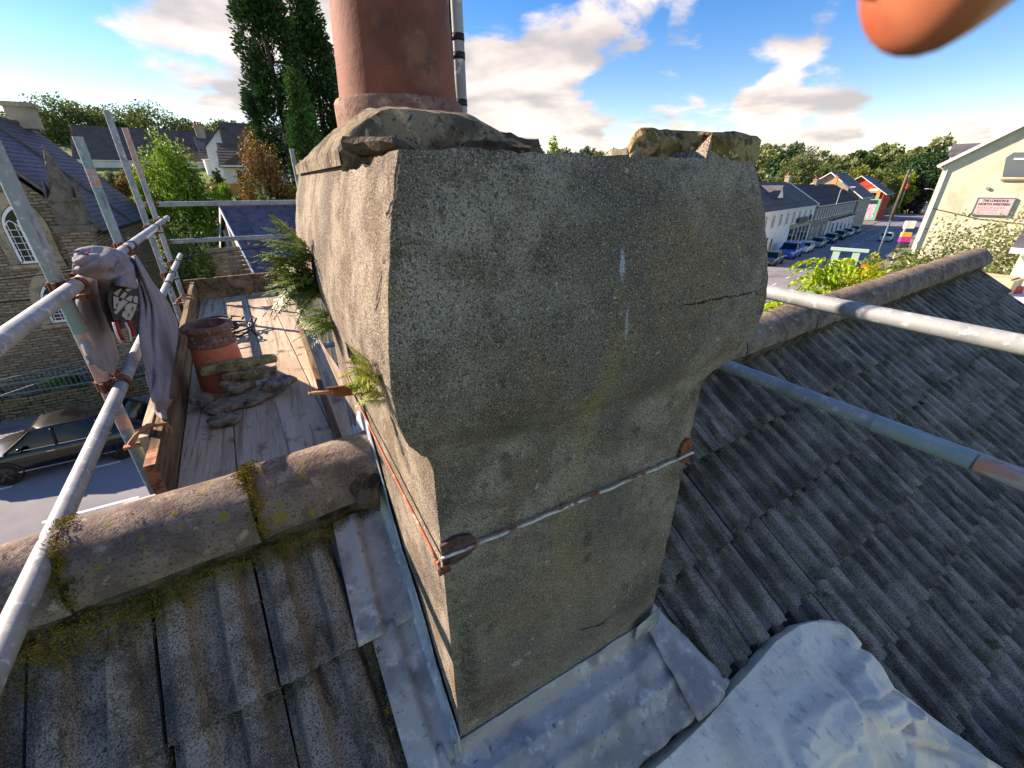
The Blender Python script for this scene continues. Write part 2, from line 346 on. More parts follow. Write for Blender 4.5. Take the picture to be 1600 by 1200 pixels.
m_galv_teal = M('galvanised_steel_teal', (146, 154, 154), [ly(3, (120, 150, 146), .48, .62, stretch=(1, 1, .5)), ly(40, (180, 190, 190), .56, .68), ly(30, (112, 118, 120), .58, .68, stretch=(1, .2, .2))], rough=.6, metal=.12, rnd=.06)
m_paint_orange = M('worn_orange_paint', (192, 140, 120), [ly(60, (176, 174, 168), .44, .58, stretch=(1, .15, .6)), ly(24, (206, 134, 106), .5, .7), ly(9, (150, 160, 158), .58, .68)], rough=.7)
m_paint_teal = M('worn_teal_paint', (140, 158, 150), [ly(60, (160, 172, 170), .5, .6, stretch=(1, .15, .6)), ly(20, (150, 168, 160), .5, .7)], rough=.65)
m_rust = M('rusty_iron', (132, 74, 46), [ly(30, (92, 52, 36), .45, .6), ly(90, (166, 104, 66), .56, .68), ly(12, (70, 44, 36), .55, .7)], rough=.9, bump=[('noise', 140, .6, .002)])
m_rust_pale = M('rusty_band', (176, 126, 92), [ly(30, (132, 82, 56), .45, .62), ly(90, (196, 160, 130), .56, .7)], rough=.85, bump=[('noise', 140, .4, .002)])
m_wire = M('painted_rusty_wire', (196, 192, 184), [ly(14, (142, 76, 52), .48, .58), ly(60, (220, 218, 212), .5, .7), ly(9, (110, 66, 50), .58, .66)], rough=.7)
m_wire_red = M('red_painted_wire', (176, 92, 62), [ly(14, (196, 186, 172), .56, .64), ly(60, (150, 74, 50), .5, .7)], rough=.7)
m_plate = M('rusty_plate', (92, 70, 64), [ly(30, (66, 50, 46), .45, .6), ly(60, (126, 84, 66), .58, .7), bl((.245, .56, -.672), (.02, .03, .012), (186, 190, 192), ragged=.3, soft=.7)], rough=.85, bump=[('noise', 120, .4, .002)])
m_board = M('scaffold_board', (194, 176, 150), [ly(5, (170, 150, 124), .42, .62, stretch=(1, .12, 1)), ly(26, (148, 124, 98), .50, .64, stretch=(1, .04, 1)), ly(70, (204, 184, 156), .54, .68, stretch=(1, .05, 1), amt=.7), ly(7, (116, 102, 88), .56, .7), ly(90, (92, 74, 58), .62, .7, stretch=(1, .03, 1), amt=.8)],
    rough=.85, bump=[('noise', 60, .5, .003, (1, .04, 1)), ('noise', 300, .25, .001)], rnd=.14, spec=.2)
m_board_dark = M('old_scaffold_board', (126, 102, 76), [ly(22, (90, 68, 48), .45, .62, stretch=(1, .05, 1)), ly(7, (150, 124, 94), .5, .68, stretch=(1, .12, 1)), ly(60, (66, 50, 38), .58, .68, stretch=(1, .05, 1))], rough=.9, bump=[('noise', 50, .8, .004, (1, .05, 1))], rnd=.1, spec=.15)
m_band = M('steel_board_band', (86, 92, 94), [ly(40, (120, 104, 88), .55, .68), ly(14, (60, 64, 66), .5, .65)], rough=.6, metal=.4)
m_black_cable = M('black_cable', (30, 32, 34), rough=.5)
m_slate = M('slate_slab', (156, 146, 126), [ly(18, (116, 108, 94), .45, .6), ly(45, (134, 126, 88), .56, .66), ly(9, (60, 58, 56), .52, .66), ly(70, (160, 152, 120), .64, .7)], rough=.95, bump=[('noise', 40, .9, .01), ('noise', 160, .5, .004)], spec=.12)
m_slate_moss = M('lichened_slab', (170, 156, 110), [ly(18, (124, 112, 80), .45, .6), ly(50, (160, 148, 96), .55, .66), ly(12, (70, 66, 56), .55, .68)], rough=.97, bump=[('noise', 40, 1, .012), ('noise', 150, .6, .004)], spec=.1)
m_sheet = M('canvas_sheet', (246, 228, 200), [ly(5, (230, 210, 182), .45, .65), ly(22, (190, 180, 170), .56, .68, stretch=(1.4, .7, 1), amt=.8), ly(70, (104, 98, 96), .64, .71, stretch=(1.6, .6, 1), amt=.8), ly(44, (208, 170, 110), .735, .76, amt=.7)], rough=.92, bump=[('noise', 12, .5, .02), ('noise', 500, .12, .0008)], spec=.15)
m_sheet_clean = M('canvas_fold', (234, 222, 206), [ly(6, (216, 204, 188), .45, .65), ly(60, (180, 176, 170), .6, .72)], rough=.92, bump=[('noise', 14, .5, .015), ('noise', 500, .12, .0008)], spec=.15)
m_fleece = M('grey_fleece', (152, 144, 146), [ly(9, (134, 126, 130), .42, .64), ly(160, (166, 158, 160), .55, .7)], rough=.98, bump=[('noise', 420, .25, .001), ('noise', 18, .35, .012)], spec=.08)
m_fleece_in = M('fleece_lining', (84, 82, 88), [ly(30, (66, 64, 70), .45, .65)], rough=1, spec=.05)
m_print = M('dark_print', (58, 56, 56), [ly(30, (44, 42, 44), .45, .65)], rough=.9)
m_letters = M('print_letters', (184, 176, 162), [ly(40, (160, 152, 140), .5, .65)], rough=.9)
m_redcord = M('red_lining', (170, 44, 40), rough=.8)
m_whitecord = M('white_trim', (224, 222, 218), rough=.8)
m_skin = M('skin', (196, 116, 84), [ly(60, (176, 88, 62), .4, .65)], rough=.5, bump=[('noise', 900, .1, .0003)])
m_skin.node_tree.nodes['Principled BSDF'].inputs['Subsurface Weight'].default_value = .25
m_skin.node_tree.nodes['Principled BSDF'].inputs['Subsurface Radius'].default_value = (.006, .002, .001)
m_nail = M('finger_nail', (226, 196, 172), rough=.35)
m_fern = M('fern_leaf', (104, 128, 52), [ly(6, (150, 162, 84), .5, .66), ly(3, (132, 92, 48), .60, .70, amt=.8)], rough=.5, island=.35, trans=.25)
m_fern_young = M('young_fern_leaf', (140, 152, 48), [ly(8, (170, 172, 70), .5, .66)], rough=.5, island=.3, trans=.3)
m_stem = M('fern_stem', (80, 62, 40), rough=.8)
m_bark = M('bark', (88, 74, 60), [ly(8, (60, 50, 42), .45, .62, stretch=(1, 1, .2))], rough=.95, bump=[('noise', 14, .8, .03, (1, 1, .2))])
def leafmat(name, col, col2, isl=.4, tr=.3): return M(name, col, [ly(.45, col2, .42, .6), ly(2.2, tuple(int(c * .7) for c in col), .55, .7)], rough=.6, island=isl, trans=tr, spec=.2)
m_leaf_bright = leafmat('bright_leaf', (112, 146, 44), (140, 168, 62))
m_leaf_mid = leafmat('mid_leaf', (92, 110, 56), (112, 124, 64))
m_leaf_dark = leafmat('dark_leaf', (68, 92, 50), (80, 102, 54))
m_leaf_bronze = leafmat('bronze_leaf', (112, 96, 46), (136, 100, 58))
m_leaf_conifer = leafmat('cypress_leaf', (44, 74, 42), (58, 88, 46), tr=.15)
m_leaf_lime = leafmat('lime_leaf', (156, 184, 48), (182, 204, 74))
m_leaf_olive = leafmat('olive_leaf', (98, 112, 66), (118, 128, 82))
m_leaf_yellow = leafmat('yellow_leaf', (160, 166, 44), (140, 150, 44))
m_leaf_purple = leafmat('copper_leaf', (72, 58, 58), (84, 66, 60))
m_wood_far = leafmat('wood_leaf', (124, 136, 86), (140, 142, 92))  # both far leaf colours are paled in place of haze
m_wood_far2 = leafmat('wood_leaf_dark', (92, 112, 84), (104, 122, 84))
m_asphalt = M('asphalt', (134, 134, 136), [ly(.35, (118, 118, 120), .42, .62), ly(60, (140, 141, 142), .55, .68), ly(90, (84, 84, 88), .56, .68), ly(.9, (98, 98, 102), .56, .68, stretch=(.2, 1, 1))], rough=.9, bump=[('noise', 90, .4, .004)], spec=.25)
m_roadpaint = M('road_paint', (222, 222, 216), [ly(14, (190, 190, 186), .5, .65)], rough=.8)
m_paving = M('pavement', (128, 124, 118), [ly(1.5, (108, 104, 100), .45, .62), ly(30, (150, 146, 138), .56, .68)], rough=.9)
m_kerb = M('kerb_stone', (150, 146, 138), [ly(3, (126, 122, 116), .45, .62)], rough=.9)
m_grass = M('grass', (88, 112, 48), [ly(.08, (112, 132, 60), .45, .6), ly(1.2, (70, 92, 40), .5, .66)], rough=.95, bump=[('noise', 6, .6, .08)])
def stone(name, base, m1, m2, sc, mort, bw=.55, bh=.22):
    q = NT(name); br = q.N('ShaderNodeTexBrick'); mp = q.N('ShaderNodeMapping'); mp.inputs['Rotation'].default_value = (math.radians(90), 0, 0)
    # wall-aligned coordinates: horizontal = x + y, vertical = z
    sep = q.N('ShaderNodeSeparateXYZ'); q.L(q.tc.outputs['Object'], sep.inputs[0]); cm = q.N('ShaderNodeCombineXYZ')
    nz = q.N('ShaderNodeTexNoise'); nz.inputs['Scale'].default_value = 1.6; q.L(q.tc.outputs['Object'], nz.inputs['Vector'])
    wob = q.math('MULTIPLY', q.math('SUBTRACT', nz.outputs['Fac'], .5), .16)
    q.L(q.math('ADD', q.math('ADD', sep.outputs[0], sep.outputs[1]), wob), cm.inputs[0]); q.L(q.math('ADD', sep.outputs[2], wob), cm.inputs[1])
    q.L(cm.outputs[0], br.inputs['Vector']); br.inputs['Scale'].default_value = sc; br.inputs['Color1'].default_value = lin(m1); br.inputs['Color2'].default_value = lin(m2)
    br.inputs['Mortar'].default_value = lin(mort); br.inputs['Mortar Size'].default_value = .03; br.inputs['Brick Width'].default_value = bw; br.inputs['Row Height'].default_value = bh; br.inputs['Bias'].default_value = -.1; br.offset_frequency = 2; br.inputs['Mortar Smooth'].default_value = .3
    n = q.N('ShaderNodeTexNoise'); n.inputs['Scale'].default_value = 5; n.inputs['Detail'].default_value = 8; q.L(q.tc.outputs['Object'], n.inputs['Vector'])
    c = q.mix(q.math('MULTIPLY', q.mr(n.outputs['Fac'], .35, .7), .6), br.outputs['Color'], lin(base))
    q.L(c, q.b.inputs['Base Color']); q.b.inputs['Roughness'].default_value = .92; q.b.inputs['Specular IOR Level'].default_value = .15
    b = q.N('ShaderNodeBump'); b.inputs['Strength'].default_value = .8; b.inputs['Distance'].default_value = .03; q.L(q.math('ADD', q.math('SUBTRACT', 1, br.outputs['Fac']), n.outputs['Fac']), b.inputs['Height']); q.L(b.outputs[0], q.b.inputs['Normal'])
    return q.mat
m_stone = stone('church_stone', (150, 132, 108), (172, 152, 124), (112, 100, 86), 1.0, (92, 84, 72), .34, .125)
m_stone_mossy = stone('mossy_wall_stone', (128, 118, 84), (146, 134, 100), (96, 90, 68), 1.0, (62, 58, 46), .36, .13)
m_ashlar = M('dressed_stone', (168, 154, 126), [ly(2.5, (140, 126, 102), .45, .62), ly(20, (190, 176, 146), .55, .68), ly(6, (96, 90, 80), .6, .72)], rough=.9, bump=[('noise', 14, .4, .02)])
m_ashlar_dark = M('weathered_stone', (112, 104, 92), [ly(2.5, (84, 78, 70), .45, .62), ly(20, (138, 128, 104), .55, .68), ly(7, (118, 112, 76), .6, .7)], rough=.95, bump=[('noise', 14, .5, .03)])
m_slateroof = M('slate_roof', (84, 82, 94), [ly(.7, (100, 96, 108), .45, .62), ly(3.5, (66, 64, 76), .48, .64, stretch=(1, 1, 1)), ly(12, (108, 104, 112), .56, .7)], rough=.65, bump=[('noise', 6, .3, .02)], rnd=.06)
m_greyroof = M('grey_tile_roof', (92, 90, 92), [ly(.9, (78, 76, 80), .45, .62), ly(6, (112, 108, 106), .55, .68)], rough=.8, bump=[('noise', 8, .4, .02)])
m_darkroof = M('dark_tile_roof', (66, 60, 58), [ly(.9, (54, 50, 50), .45, .62), ly(6, (84, 78, 74), .55, .68)], rough=.85, bump=[('noise', 8, .4, .02)])
m_brownroof = M('brown_tile_roof', (104, 88, 78), [ly(.9, (90, 76, 68), .45, .62), ly(6, (122, 106, 94), .55, .68)], rough=.85, bump=[('noise', 8, .4, .02)])
m_roofgrey2 = M('pale_slate_roof', (124, 120, 114), [ly(.7, (108, 104, 100), .45, .62), ly(6, (138, 132, 124), .55, .68)], rough=.8)
m_white = M('white_render', (226, 226, 224), [ly(.8, (208, 210, 210), .45, .65), ly(6, (196, 198, 198), .6, .75)], rough=.85, bump=[('noise', 30, .2, .01)])
m_whitepaint = M('white_paint', (232, 232, 230), [ly(6, (212, 212, 210), .55, .7)], rough=.5)
m_cream = M('cream_render', (216, 208, 182), [ly(.5, (200, 192, 162), .45, .65), ly(1.3, (182, 174, 146), .54, .72, stretch=(1, 1, .4))], rough=.9, bump=[('noise', 20, .3, .01)])
m_buff = M('buff_render', (170, 156, 134), [ly(.8, (146, 134, 116), .45, .65), ly(8, (190, 178, 154), .55, .68)], rough=.9)
m_pinkstone = M('terrace_stone', (146, 128, 112), [ly(.8, (120, 106, 96), .45, .65), ly(6, (170, 154, 136), .55, .68)], rough=.9)
m_redwall = M('red_wall', (196, 74, 50), [ly(1, (178, 64, 44), .45, .65)], rough=.85)
m_orange = M('orange_trim', (222, 156, 92), rough=.7)
m_timber = M('shed_timber', (206, 184, 142), [ly(5, (184, 160, 120), .45, .65)], rough=.8)
m_fence = M('fence_timber', (128, 112, 92), [ly(5, (96, 84, 70), .45, .65)], rough=.9)
m_glass = M('window_glass', (28, 34, 40), rough=.08, spec=.6)
m_glass_pale = M('pale_window_glass', (92, 104, 112), rough=.12, spec=.6)
m_carblack = M('black_car_paint', (6, 7, 9), rough=.2, spec=.4, coat=.5)
m_carglass = M('car_glass', (8, 11, 14), rough=.08, spec=.4)
m_tyre = M('tyre_rubber', (22, 22, 22), rough=.85)
m_rim = M('alloy_rim', (70, 72, 76), rough=.3, metal=.8)
m_chrome = M('bright_trim', (190, 194, 198), rough=.2, metal=.9)
m_lamp = M('lamp_glass', (210, 214, 216), rough=.1, spec=.7)
m_redlamp = M('tail_lamp', (150, 20, 18), rough=.2)
def carpaint(n, c): return M(n, c, rough=.25, spec=.5, coat=.5)
m_plastic_blk = M('black_plastic', (26, 26, 28), rough=.6)
m_pole_blue = M('painted_pole', (92, 108, 124), [ly(4, (78, 92, 106), .45, .65)], rough=.5, metal=.2)
m_pole_wood = M('pole_timber', (112, 98, 80), [ly(9, (86, 74, 60), .45, .65, stretch=(1, 1, .1))], rough=.9)
m_green_frame = M('pale_green_frame', (176, 204, 188), rough=.5)
m_sign_face = M('pub_sign_face', (206, 186, 190), [ly(2, (214, 172, 172), .45, .62), ly(14, (190, 170, 172), .58, .7)], rough=.6)
m_sign_text = M('pub_sign_text', (72, 54, 62), rough=.7)
m_sign_faded = M('faded_sign_text', (196, 128, 120), rough=.7)
m_sign_frame = M('pub_sign_frame', (110, 112, 106), rough=.6)
m_magenta = M('magenta_panel', (206, 40, 160), rough=.5)
m_yellowp = M('yellow_panel', (226, 176, 74), rough=.5)
m_navy = M('navy_panel', (44, 52, 78), rough=.5)
m_teal = M('teal_panel', (80, 190, 160), rough=.5)
m_red = M('red_plastic', (196, 40, 52), rough=.5)
m_orangep = M('orange_plastic', (232, 92, 30), rough=.5)
m_clay = M('clay_plant_pot', (160, 88, 60), rough=.85)
m_railing = M('painted_railing', (104, 128, 128), rough=.5)
m_pinkposter = M('poster', (214, 168, 178), [ly(3, (180, 90, 120), .52, .6), ly(5, (236, 236, 230), .55, .6)], rough=.6)
# ------------------------------------------------------------------ the roof frame: u along the ridge, s down the rear slope, n up from it
DE, EP, PH = 0.0571, 0.0155, 0.6389
RU = V(math.cos(DE) * math.cos(EP), math.sin(DE) * math.cos(EP), math.sin(EP))
N0 = V(-math.sin(DE), math.cos(DE), 0)                    # horizontal, away across the street
RS = -N0 * math.cos(PH) - V(0, 0, math.sin(PH)); RS = unit(RS - RU * np.dot(RS, RU))
RN = np.cross(RU, -RS); RN = RN if RN[2] > 0 else -RN
RO = V(0, 1.25, -.8856)
FS = unit(N0 * math.cos(PH) - V(0, 0, math.sin(PH))); FS = unit(FS - RU * np.dot(FS, RU)); FN = np.cross(RU, FS); FN = FN if FN[2] > 0 else -FN
def R(u, s, n=0): return RO + RU * u + RS * s + RN * n
def onroof(x, y): d = ray(x, y); return d * np.dot(RN, RO) / np.dot(RN, d)
def rc(P): P = np.asarray(P) - RO; return np.dot(P, RU), np.dot(P, RS), np.dot(P, RN)
GROUND = -EYE
UEND = 6.93; UST = -6.2; SEAVE = 4.6
TW, TG, S1 = .24, .3288, .482                              # tile cover width, gauge, first course end

house = thing('house', 'house with ribbed concrete tile roof and half round ridge under the chimney', 'house', (2, 1.2, GROUND))
mb = MB()
mb.obox(R(UST, -.0, -.11), RU * (UEND - UST - .01), RS * SEAVE, RN * .02)
mb.obox(RO + RU * UST - FN * .11, RU * (UEND - UST - .01), FS * SEAVE, FN * .03)
roof = mb.build('roof', m_underlay, house)
mb = MB()
ya, yb = 1.25 - 3.55, 1.25 + 3.55
e0, e1 = R(UST + .12, 4.42, -.06), RO + RU * (UST + .12) + FS * 4.42 - FN * .06
for uu in (UST + .12, UEND - .28):                          # gable walls follow both slopes
    a, b, c = R(uu, 4.4, -.13), R(uu, .02, -.13), RO + RU * uu + FS * 4.4 - FN * .13
    P = [a, b, c]; lo = [(p[0], p[1], GROUND) for p in (a, c)]
    vs = [lo[0], a, b, c, lo[1]]; vs2 = [tuple(np.asarray(p) + RU * .16) for p in vs]
    mb.add(vs + vs2, [(0, 1, 2, 3, 4), (9, 8, 7, 6, 5), (0, 5, 6, 1), (1, 6, 7, 2), (2, 7, 8, 3), (3, 8, 9, 4)])
for sl in (0, 1):
    p = R(UST + .12, 4.38, -.12) if sl == 0 else RO + RU * (UST + .12) + FS * 4.38 - FN * .12
    q = R(UEND - .13, 4.38, -.12) if sl == 0 else RO + RU * (UEND - .13) + FS * 4.38 - FN * .12
    d = N0 * (.2 if sl == 0 else -.2)
    mb.add([(p[0], p[1], GROUND), (q[0], q[1], GROUND), q, p, (p[0] + d[0], p[1] + d[1], GROUND), (q[0] + d[0], q[1] + d[1], GROUND), q + d, p + d],
           [(0, 1, 2, 3), (7, 6, 5, 4), (3, 2, 6, 7), (0, 4, 5, 1)])
mb.build('wall', m_white, house)

# concrete roof tiles, each its own piece (shared meshes)
def sstep_(a, b, x): x = max(0, min(1, (x - a) / (b - a))); return x * x * (3 - 2 * x)
def tile_mesh(k, half=None):
    rnd = random.Random(k); nx = 13
    def h(x):                                               # two rolls and two pans
        t = (x / TW * 2) % 1.0
        e = lambda a, b: sstep_(a, b, t); return .034 * e(.16, .30) * (1 - e(.62, .80)) + .006 * math.sin(math.pi * max(0, min(1, (t - .2) / .55)))
    ts = [0, .08, .105, .13, .15, .23, .31, .34, .37, .40, .5, .58, .605, .63, .65, .73, .81, .84, .87, .90, 1.0]
    if half is not None: ts = [t for t in ts if (t <= .5 if half == 0 else t >= .5)]
    xs = [.004 + (TW - .007) * t for t in ts]
    mb = MB(); L = .40; rows = []
    for y, dz in ((0, -.006), (L * .5, .018), (L, .042)):
        rows.append([(x, y + (rnd.uniform(-.004, .004) if y == L else 0), h(x) + dz + rnd.uniform(-.0012, .0012)) for x in xs])
    mb.grid(rows, flip=False)
    lo = [(x, L - .006, z - .044) for (x, y, z) in rows[2]]; n = len(xs)
    mb.grid([rows[2], lo])
    lo2 = [(p[0], p[1], p[2] - .022) for r in rows for p in (r[0],)]; mb.grid([[r[0] for r in rows], lo2], flip=True)
    hi2 = [(r[-1][0], r[-1][1], r[-1][2] - .022) for r in rows]; mb.grid([[r[-1] for r in rows], hi2])
    me = mb.mesh('roof_tile', m_tile); me.polygons.foreach_set('use_smooth', [True] * len(me.polygons))
    try: me.set_sharp_from_angle(angle=math.radians(40))
    except Exception: pass
    return me
TM = [tile_mesh(k) for k in range(4)]; THL, THR = tile_mesh(0, 0), tile_mesh(1, 1)
RM = Matrix((RU, RS, RN)).transposed().to_4x4()
# mesh (x, y, z) -> u, s, n is left-handed if RU x RS = -RN, so keep winding outward by checking
if np.dot(np.cross(RU, RS), RN) < 0:
    for me in TM + [THL, THR]: me.flip_normals()
tiles = 0
k0 = int(math.floor((-1.1 - 1.917) / TW)); k1 = int(math.ceil((UEND - 1.917) / TW))
for row in range(0, 8):
    send = S1 + TG * row
    for k in range(k0, k1):
        u0 = 1.917 + TW * k
        if u0 + TW > UEND + .03: continue
        if row >= 6 and (u0 < .2 or u0 > 3.4): continue
        if row <= 1 and .12 < u0 < .70: continue
        if row <= 2 and -.05 < u0 < .1: continue
        if row >= 3 and u0 + TW < .05: continue
        o = bpy.data.objects.new('roof_tile', TM[(k * 7 + row * 3) % 4] if not (row <= 1 and -.05 < u0 < .8) else (THL if u0 < .1 else THR)); COL.objects.link(o)
        o.parent = roof
        p = R(u0 + random.uniform(-.002, .002), send - .40 + random.uniform(-.005, .005), -.052)
        o.matrix_basis = Matrix.Translation(Vector(p)) @ RM @ Matrix.Rotation(random.uniform(-.004, .004), 4, 'Z') @ Matrix.Rotation(random.uniform(-.007, .004), 4, 'X')
        tiles += 1

# half round ridge tiles
def ridge_mesh(L, k):
    rnd = random.Random(k); mb = MB(); nj = 14; ni = 9; outer = []; inner = []
    for i in range(ni):
        u = L * i / (ni - 1); ro = []; ri = []
        for j in range(nj + 1):
            a = math.radians(-8 + 196 * j / nj); rr = .128 + .004 * fb((u * 6, j * .5, k), 1, 3) + (.004 if i in (0, ni - 1) else 0)
            ro.append((u, rr * math.cos(a), rr * math.sin(a))); ri.append((u, (rr - .016) * math.cos(a), (rr - .016) * math.sin(a)))
        outer.append(ro); inner.append(ri)
    mb.grid(outer); mb.grid(inner, flip=True)
    mb.grid([outer[0], inner[0]], flip=True); mb.grid([outer[-1], inner[-1]])
    mb.grid([[r[0] for r in outer], [r[0] for r in inner]]); mb.grid([[r[-1] for r in outer], [r[-1] for r in inner]], flip=True)
    me = mb.mesh('ridge_tile', m_ridge); me.polygons.foreach_set('use_smooth', [True] * len(me.polygons))
    try: me.set_sharp_from_angle(angle=math.radians(45))
    except Exception: pass
    return me
RL = .40; RGM = [ridge_mesh(RL - .008, k) for k in range(3)]
RXM = Matrix((RU, unit(N0 - RU * np.dot(N0, RU)), unit(np.cross(RU, unit(N0 - RU * np.dot(N0, RU)))))).transposed().to_4x4()
us = [-.99 - .4, -.99, -.59, -.19] + [.62 + RL * i for i in range(16)]
for i, u in enumerate(us):
    if u + RL > UEND + .35: continue
    o = bpy.data.objects.new('ridge_tile', RGM[i % 3]); COL.objects.link(o); o.parent = roof
    p = RO + RU * u + V(0, 0, -.006 + random.uniform(-.004, .004))
    o.matrix_basis = Matrix.Translation(Vector(p)) @ RXM @ Matrix.Rotation(random.uniform(-.012, .012), 4, 'Z') @ Matrix.Rotation(random.uniform(-.01, .01), 4, 'Y')
# mortar bedding under the ridge
mb = MB()
for sgn, S_, N_ in ((1, RS, RN), (-1, FS, FN)):
    for u0, u1 in ((-1.4, .16), (.88, UEND - .02)):
        rows = [[], [], []]
        for i in range(int((u1 - u0) / .03) + 1):
            u = min(u1, u0 + .03 * i); w = .135 + .018 * fb((u * 8, sgn, 0), 1); h = .05 + .01 * fb((u * 11, 3, sgn), 1)
            rows[0].append(RO + RU * u + S_ * .06 + N_ * .07); rows[1].append(RO + RU * u + S_ * (.12 + .01 * fb((u * 13, 5, sgn), 1)) + N_ * h); rows[2].append(RO + RU * u + S_ * w - N_ * .06)
        mb.grid(rows, flip=(sgn > 0))
mb.build('mortar_bedding', m_mortar_dark, roof, smooth=True)

# moss: cushions of tiny tufts, one mass
def tuft_cloud(spots, r0, name, mat, n_per, flat=.6):
    vs = []; fs = []; rnd = np.random.RandomState(3)
    for (P, nrm, rad) in spots:
        n = max(6, int(n_per * (rad / .02) ** 2)); t1 = unit(np.cross(nrm, V(.3, .9, .2))); t2 = np.cross(nrm, t1)
        for _ in range(n):
            a = rnd.rand() * 6.283; q = math.sqrt(rnd.rand()); hgt = flat * rad * (1 - q * q)
            c = P + rad * q * (math.cos(a) * t1 + math.sin(a) * t2) + nrm * (hgt * rnd.uniform(.4, 1.05))
            d = rnd.normal(size=3); d = unit(d + nrm * 1.2) * r0 * rnd.uniform(.7, 1.6); e = unit(np.cross(d, rnd.normal(size=3))) * r0 * .55; f = unit(np.cross(d, e)) * r0 * .55
            o = len(vs); vs += [c + d, c + e - d * .3, c - e * .5 + f - d * .3, c - e * .5 - f - d * .3]; fs += [(o, o + 1, o + 2), (o, o + 2, o + 3), (o, o + 3, o + 1)]
    return MB().add(vs, fs).build(name, mat)
spots = []; rnd = random.Random(5)
u = -1.2
while u < .1:                                               # thick seam along the foot of the ridge, left of the stack
    s = .135 + .02 * rnd.random(); spots.append((R(u, s, .012), unit(RN + RS * .3), rnd.uniform(.022, .038)))
    if rnd.random() < .6: spots.append((R(u + rnd.uniform(-.01, .01), s + rnd.uniform(.015, .05), .0), RN, rnd.uniform(.012, .024)))
    if u < -.36: spots.append((R(u + rnd.uniform(-.02, .02), s + rnd.uniform(.03, .085), -.005), RN, rnd.uniform(.016, .03)))
    u += rnd.uniform(.012, .024)
for joint, n in ((-.19, 80), (-.59, 46)):                      # moss in the ridge joints
    for i in range(n):
        a = math.radians(rnd.uniform(-5, 120)); c = RO + RU * (joint + rnd.gauss(0, .011)) + (-N0 * math.cos(a) + V(0, 0, math.sin(a))) * .131
        spots.append((c, unit(-N0 * math.cos(a) + V(0, 0, math.sin(a))), rnd.uniform(.009, .021)))
for i in range(26):
    a = math.radians(rnd.uniform(0, 95)); spots.append((RO + RU * rnd.uniform(-.75, -.15) + (-N0 * math.cos(a) + V(0, 0, math.sin(a))) * .128, unit(-N0 * math.cos(a) + V(0, 0, math.sin(a))), rnd.uniform(.004, .011)))
for k in range(-16, 10):                                        # tufts in tile side joints and under course ends
    for row in range(0, 6):
        uj = 1.917 + TW * k
        if uj < -.9: continue
        if rnd.random() < (.9 if uj < .1 else .55):
            for j in range(rnd.randint(1, 5 if uj < .1 else 2)):
                spots.append((R(uj + rnd.gauss(0, .006) , S1 + TG * row + rnd.uniform(.0, .06) if rnd.random() < .6 else S1 + TG * row - rnd.uniform(.03, .3), -.03), RN, rnd.uniform(.005, .014)))
for i in range(40): spots.append((R(rnd.uniform(-.8, -.05), rnd.uniform(.2, .85), -.012), RN, rnd.uniform(.006, .02)))
for i in range(120):                                            # right slope, thinner; and lichen cushions on the far ridge
    spots.append((R(rnd.uniform(1.0, 6.5), rnd.uniform(.16, 2.0), -.02), RN, rnd.uniform(.006, .014)))
for i in range(240):
    a = math.radians(rnd.uniform(20, 130)); spots.append((RO + RU * rnd.uniform(.95, 6.8) + (-N0 * math.cos(a) + V(0, 0, math.sin(a))) * .127, unit(-N0 * math.cos(a) + V(0, 0, math.sin(a))), rnd.uniform(.006, .016)))
for i in range(120): spots.append((R(rnd.uniform(.95, 6.5), .14 + rnd.uniform(-.01, .02), .02), RN, rnd.uniform(.008, .02)))
for i in range(60): spots.append((R(rnd.uniform(-.01, .03) - .02, rnd.uniform(.49, .9), .012), RN, rnd.uniform(.006, .012)))
tag(tuft_cloud(spots, .0026, 'moss', m_moss, 52), 'brown green moss growing along the ridge foot and tile joints', 'moss', kind='stuff')

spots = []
for row_ in range(7):                                            # dirt and moss tufts, blackened to paint gap shade at course ends and joints
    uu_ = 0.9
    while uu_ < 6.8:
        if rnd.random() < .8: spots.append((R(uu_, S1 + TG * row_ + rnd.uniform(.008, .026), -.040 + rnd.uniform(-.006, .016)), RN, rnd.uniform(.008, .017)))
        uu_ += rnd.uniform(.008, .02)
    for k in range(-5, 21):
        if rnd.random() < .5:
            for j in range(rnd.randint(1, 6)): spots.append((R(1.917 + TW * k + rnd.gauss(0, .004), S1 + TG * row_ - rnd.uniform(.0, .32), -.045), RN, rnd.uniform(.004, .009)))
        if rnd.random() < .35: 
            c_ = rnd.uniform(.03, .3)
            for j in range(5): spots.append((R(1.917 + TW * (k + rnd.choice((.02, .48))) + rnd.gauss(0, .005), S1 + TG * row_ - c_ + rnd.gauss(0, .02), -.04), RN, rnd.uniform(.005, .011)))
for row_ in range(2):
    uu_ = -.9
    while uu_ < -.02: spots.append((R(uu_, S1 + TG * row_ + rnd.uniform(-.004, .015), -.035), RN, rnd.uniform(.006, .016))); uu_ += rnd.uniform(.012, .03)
tag(tuft_cloud(spots, .0026, 'moss_gap_shade', m_moss_gap_shade, 55), 'dirt, moss and painted gap shade along the tile course ends', 'moss', kind='stuff')

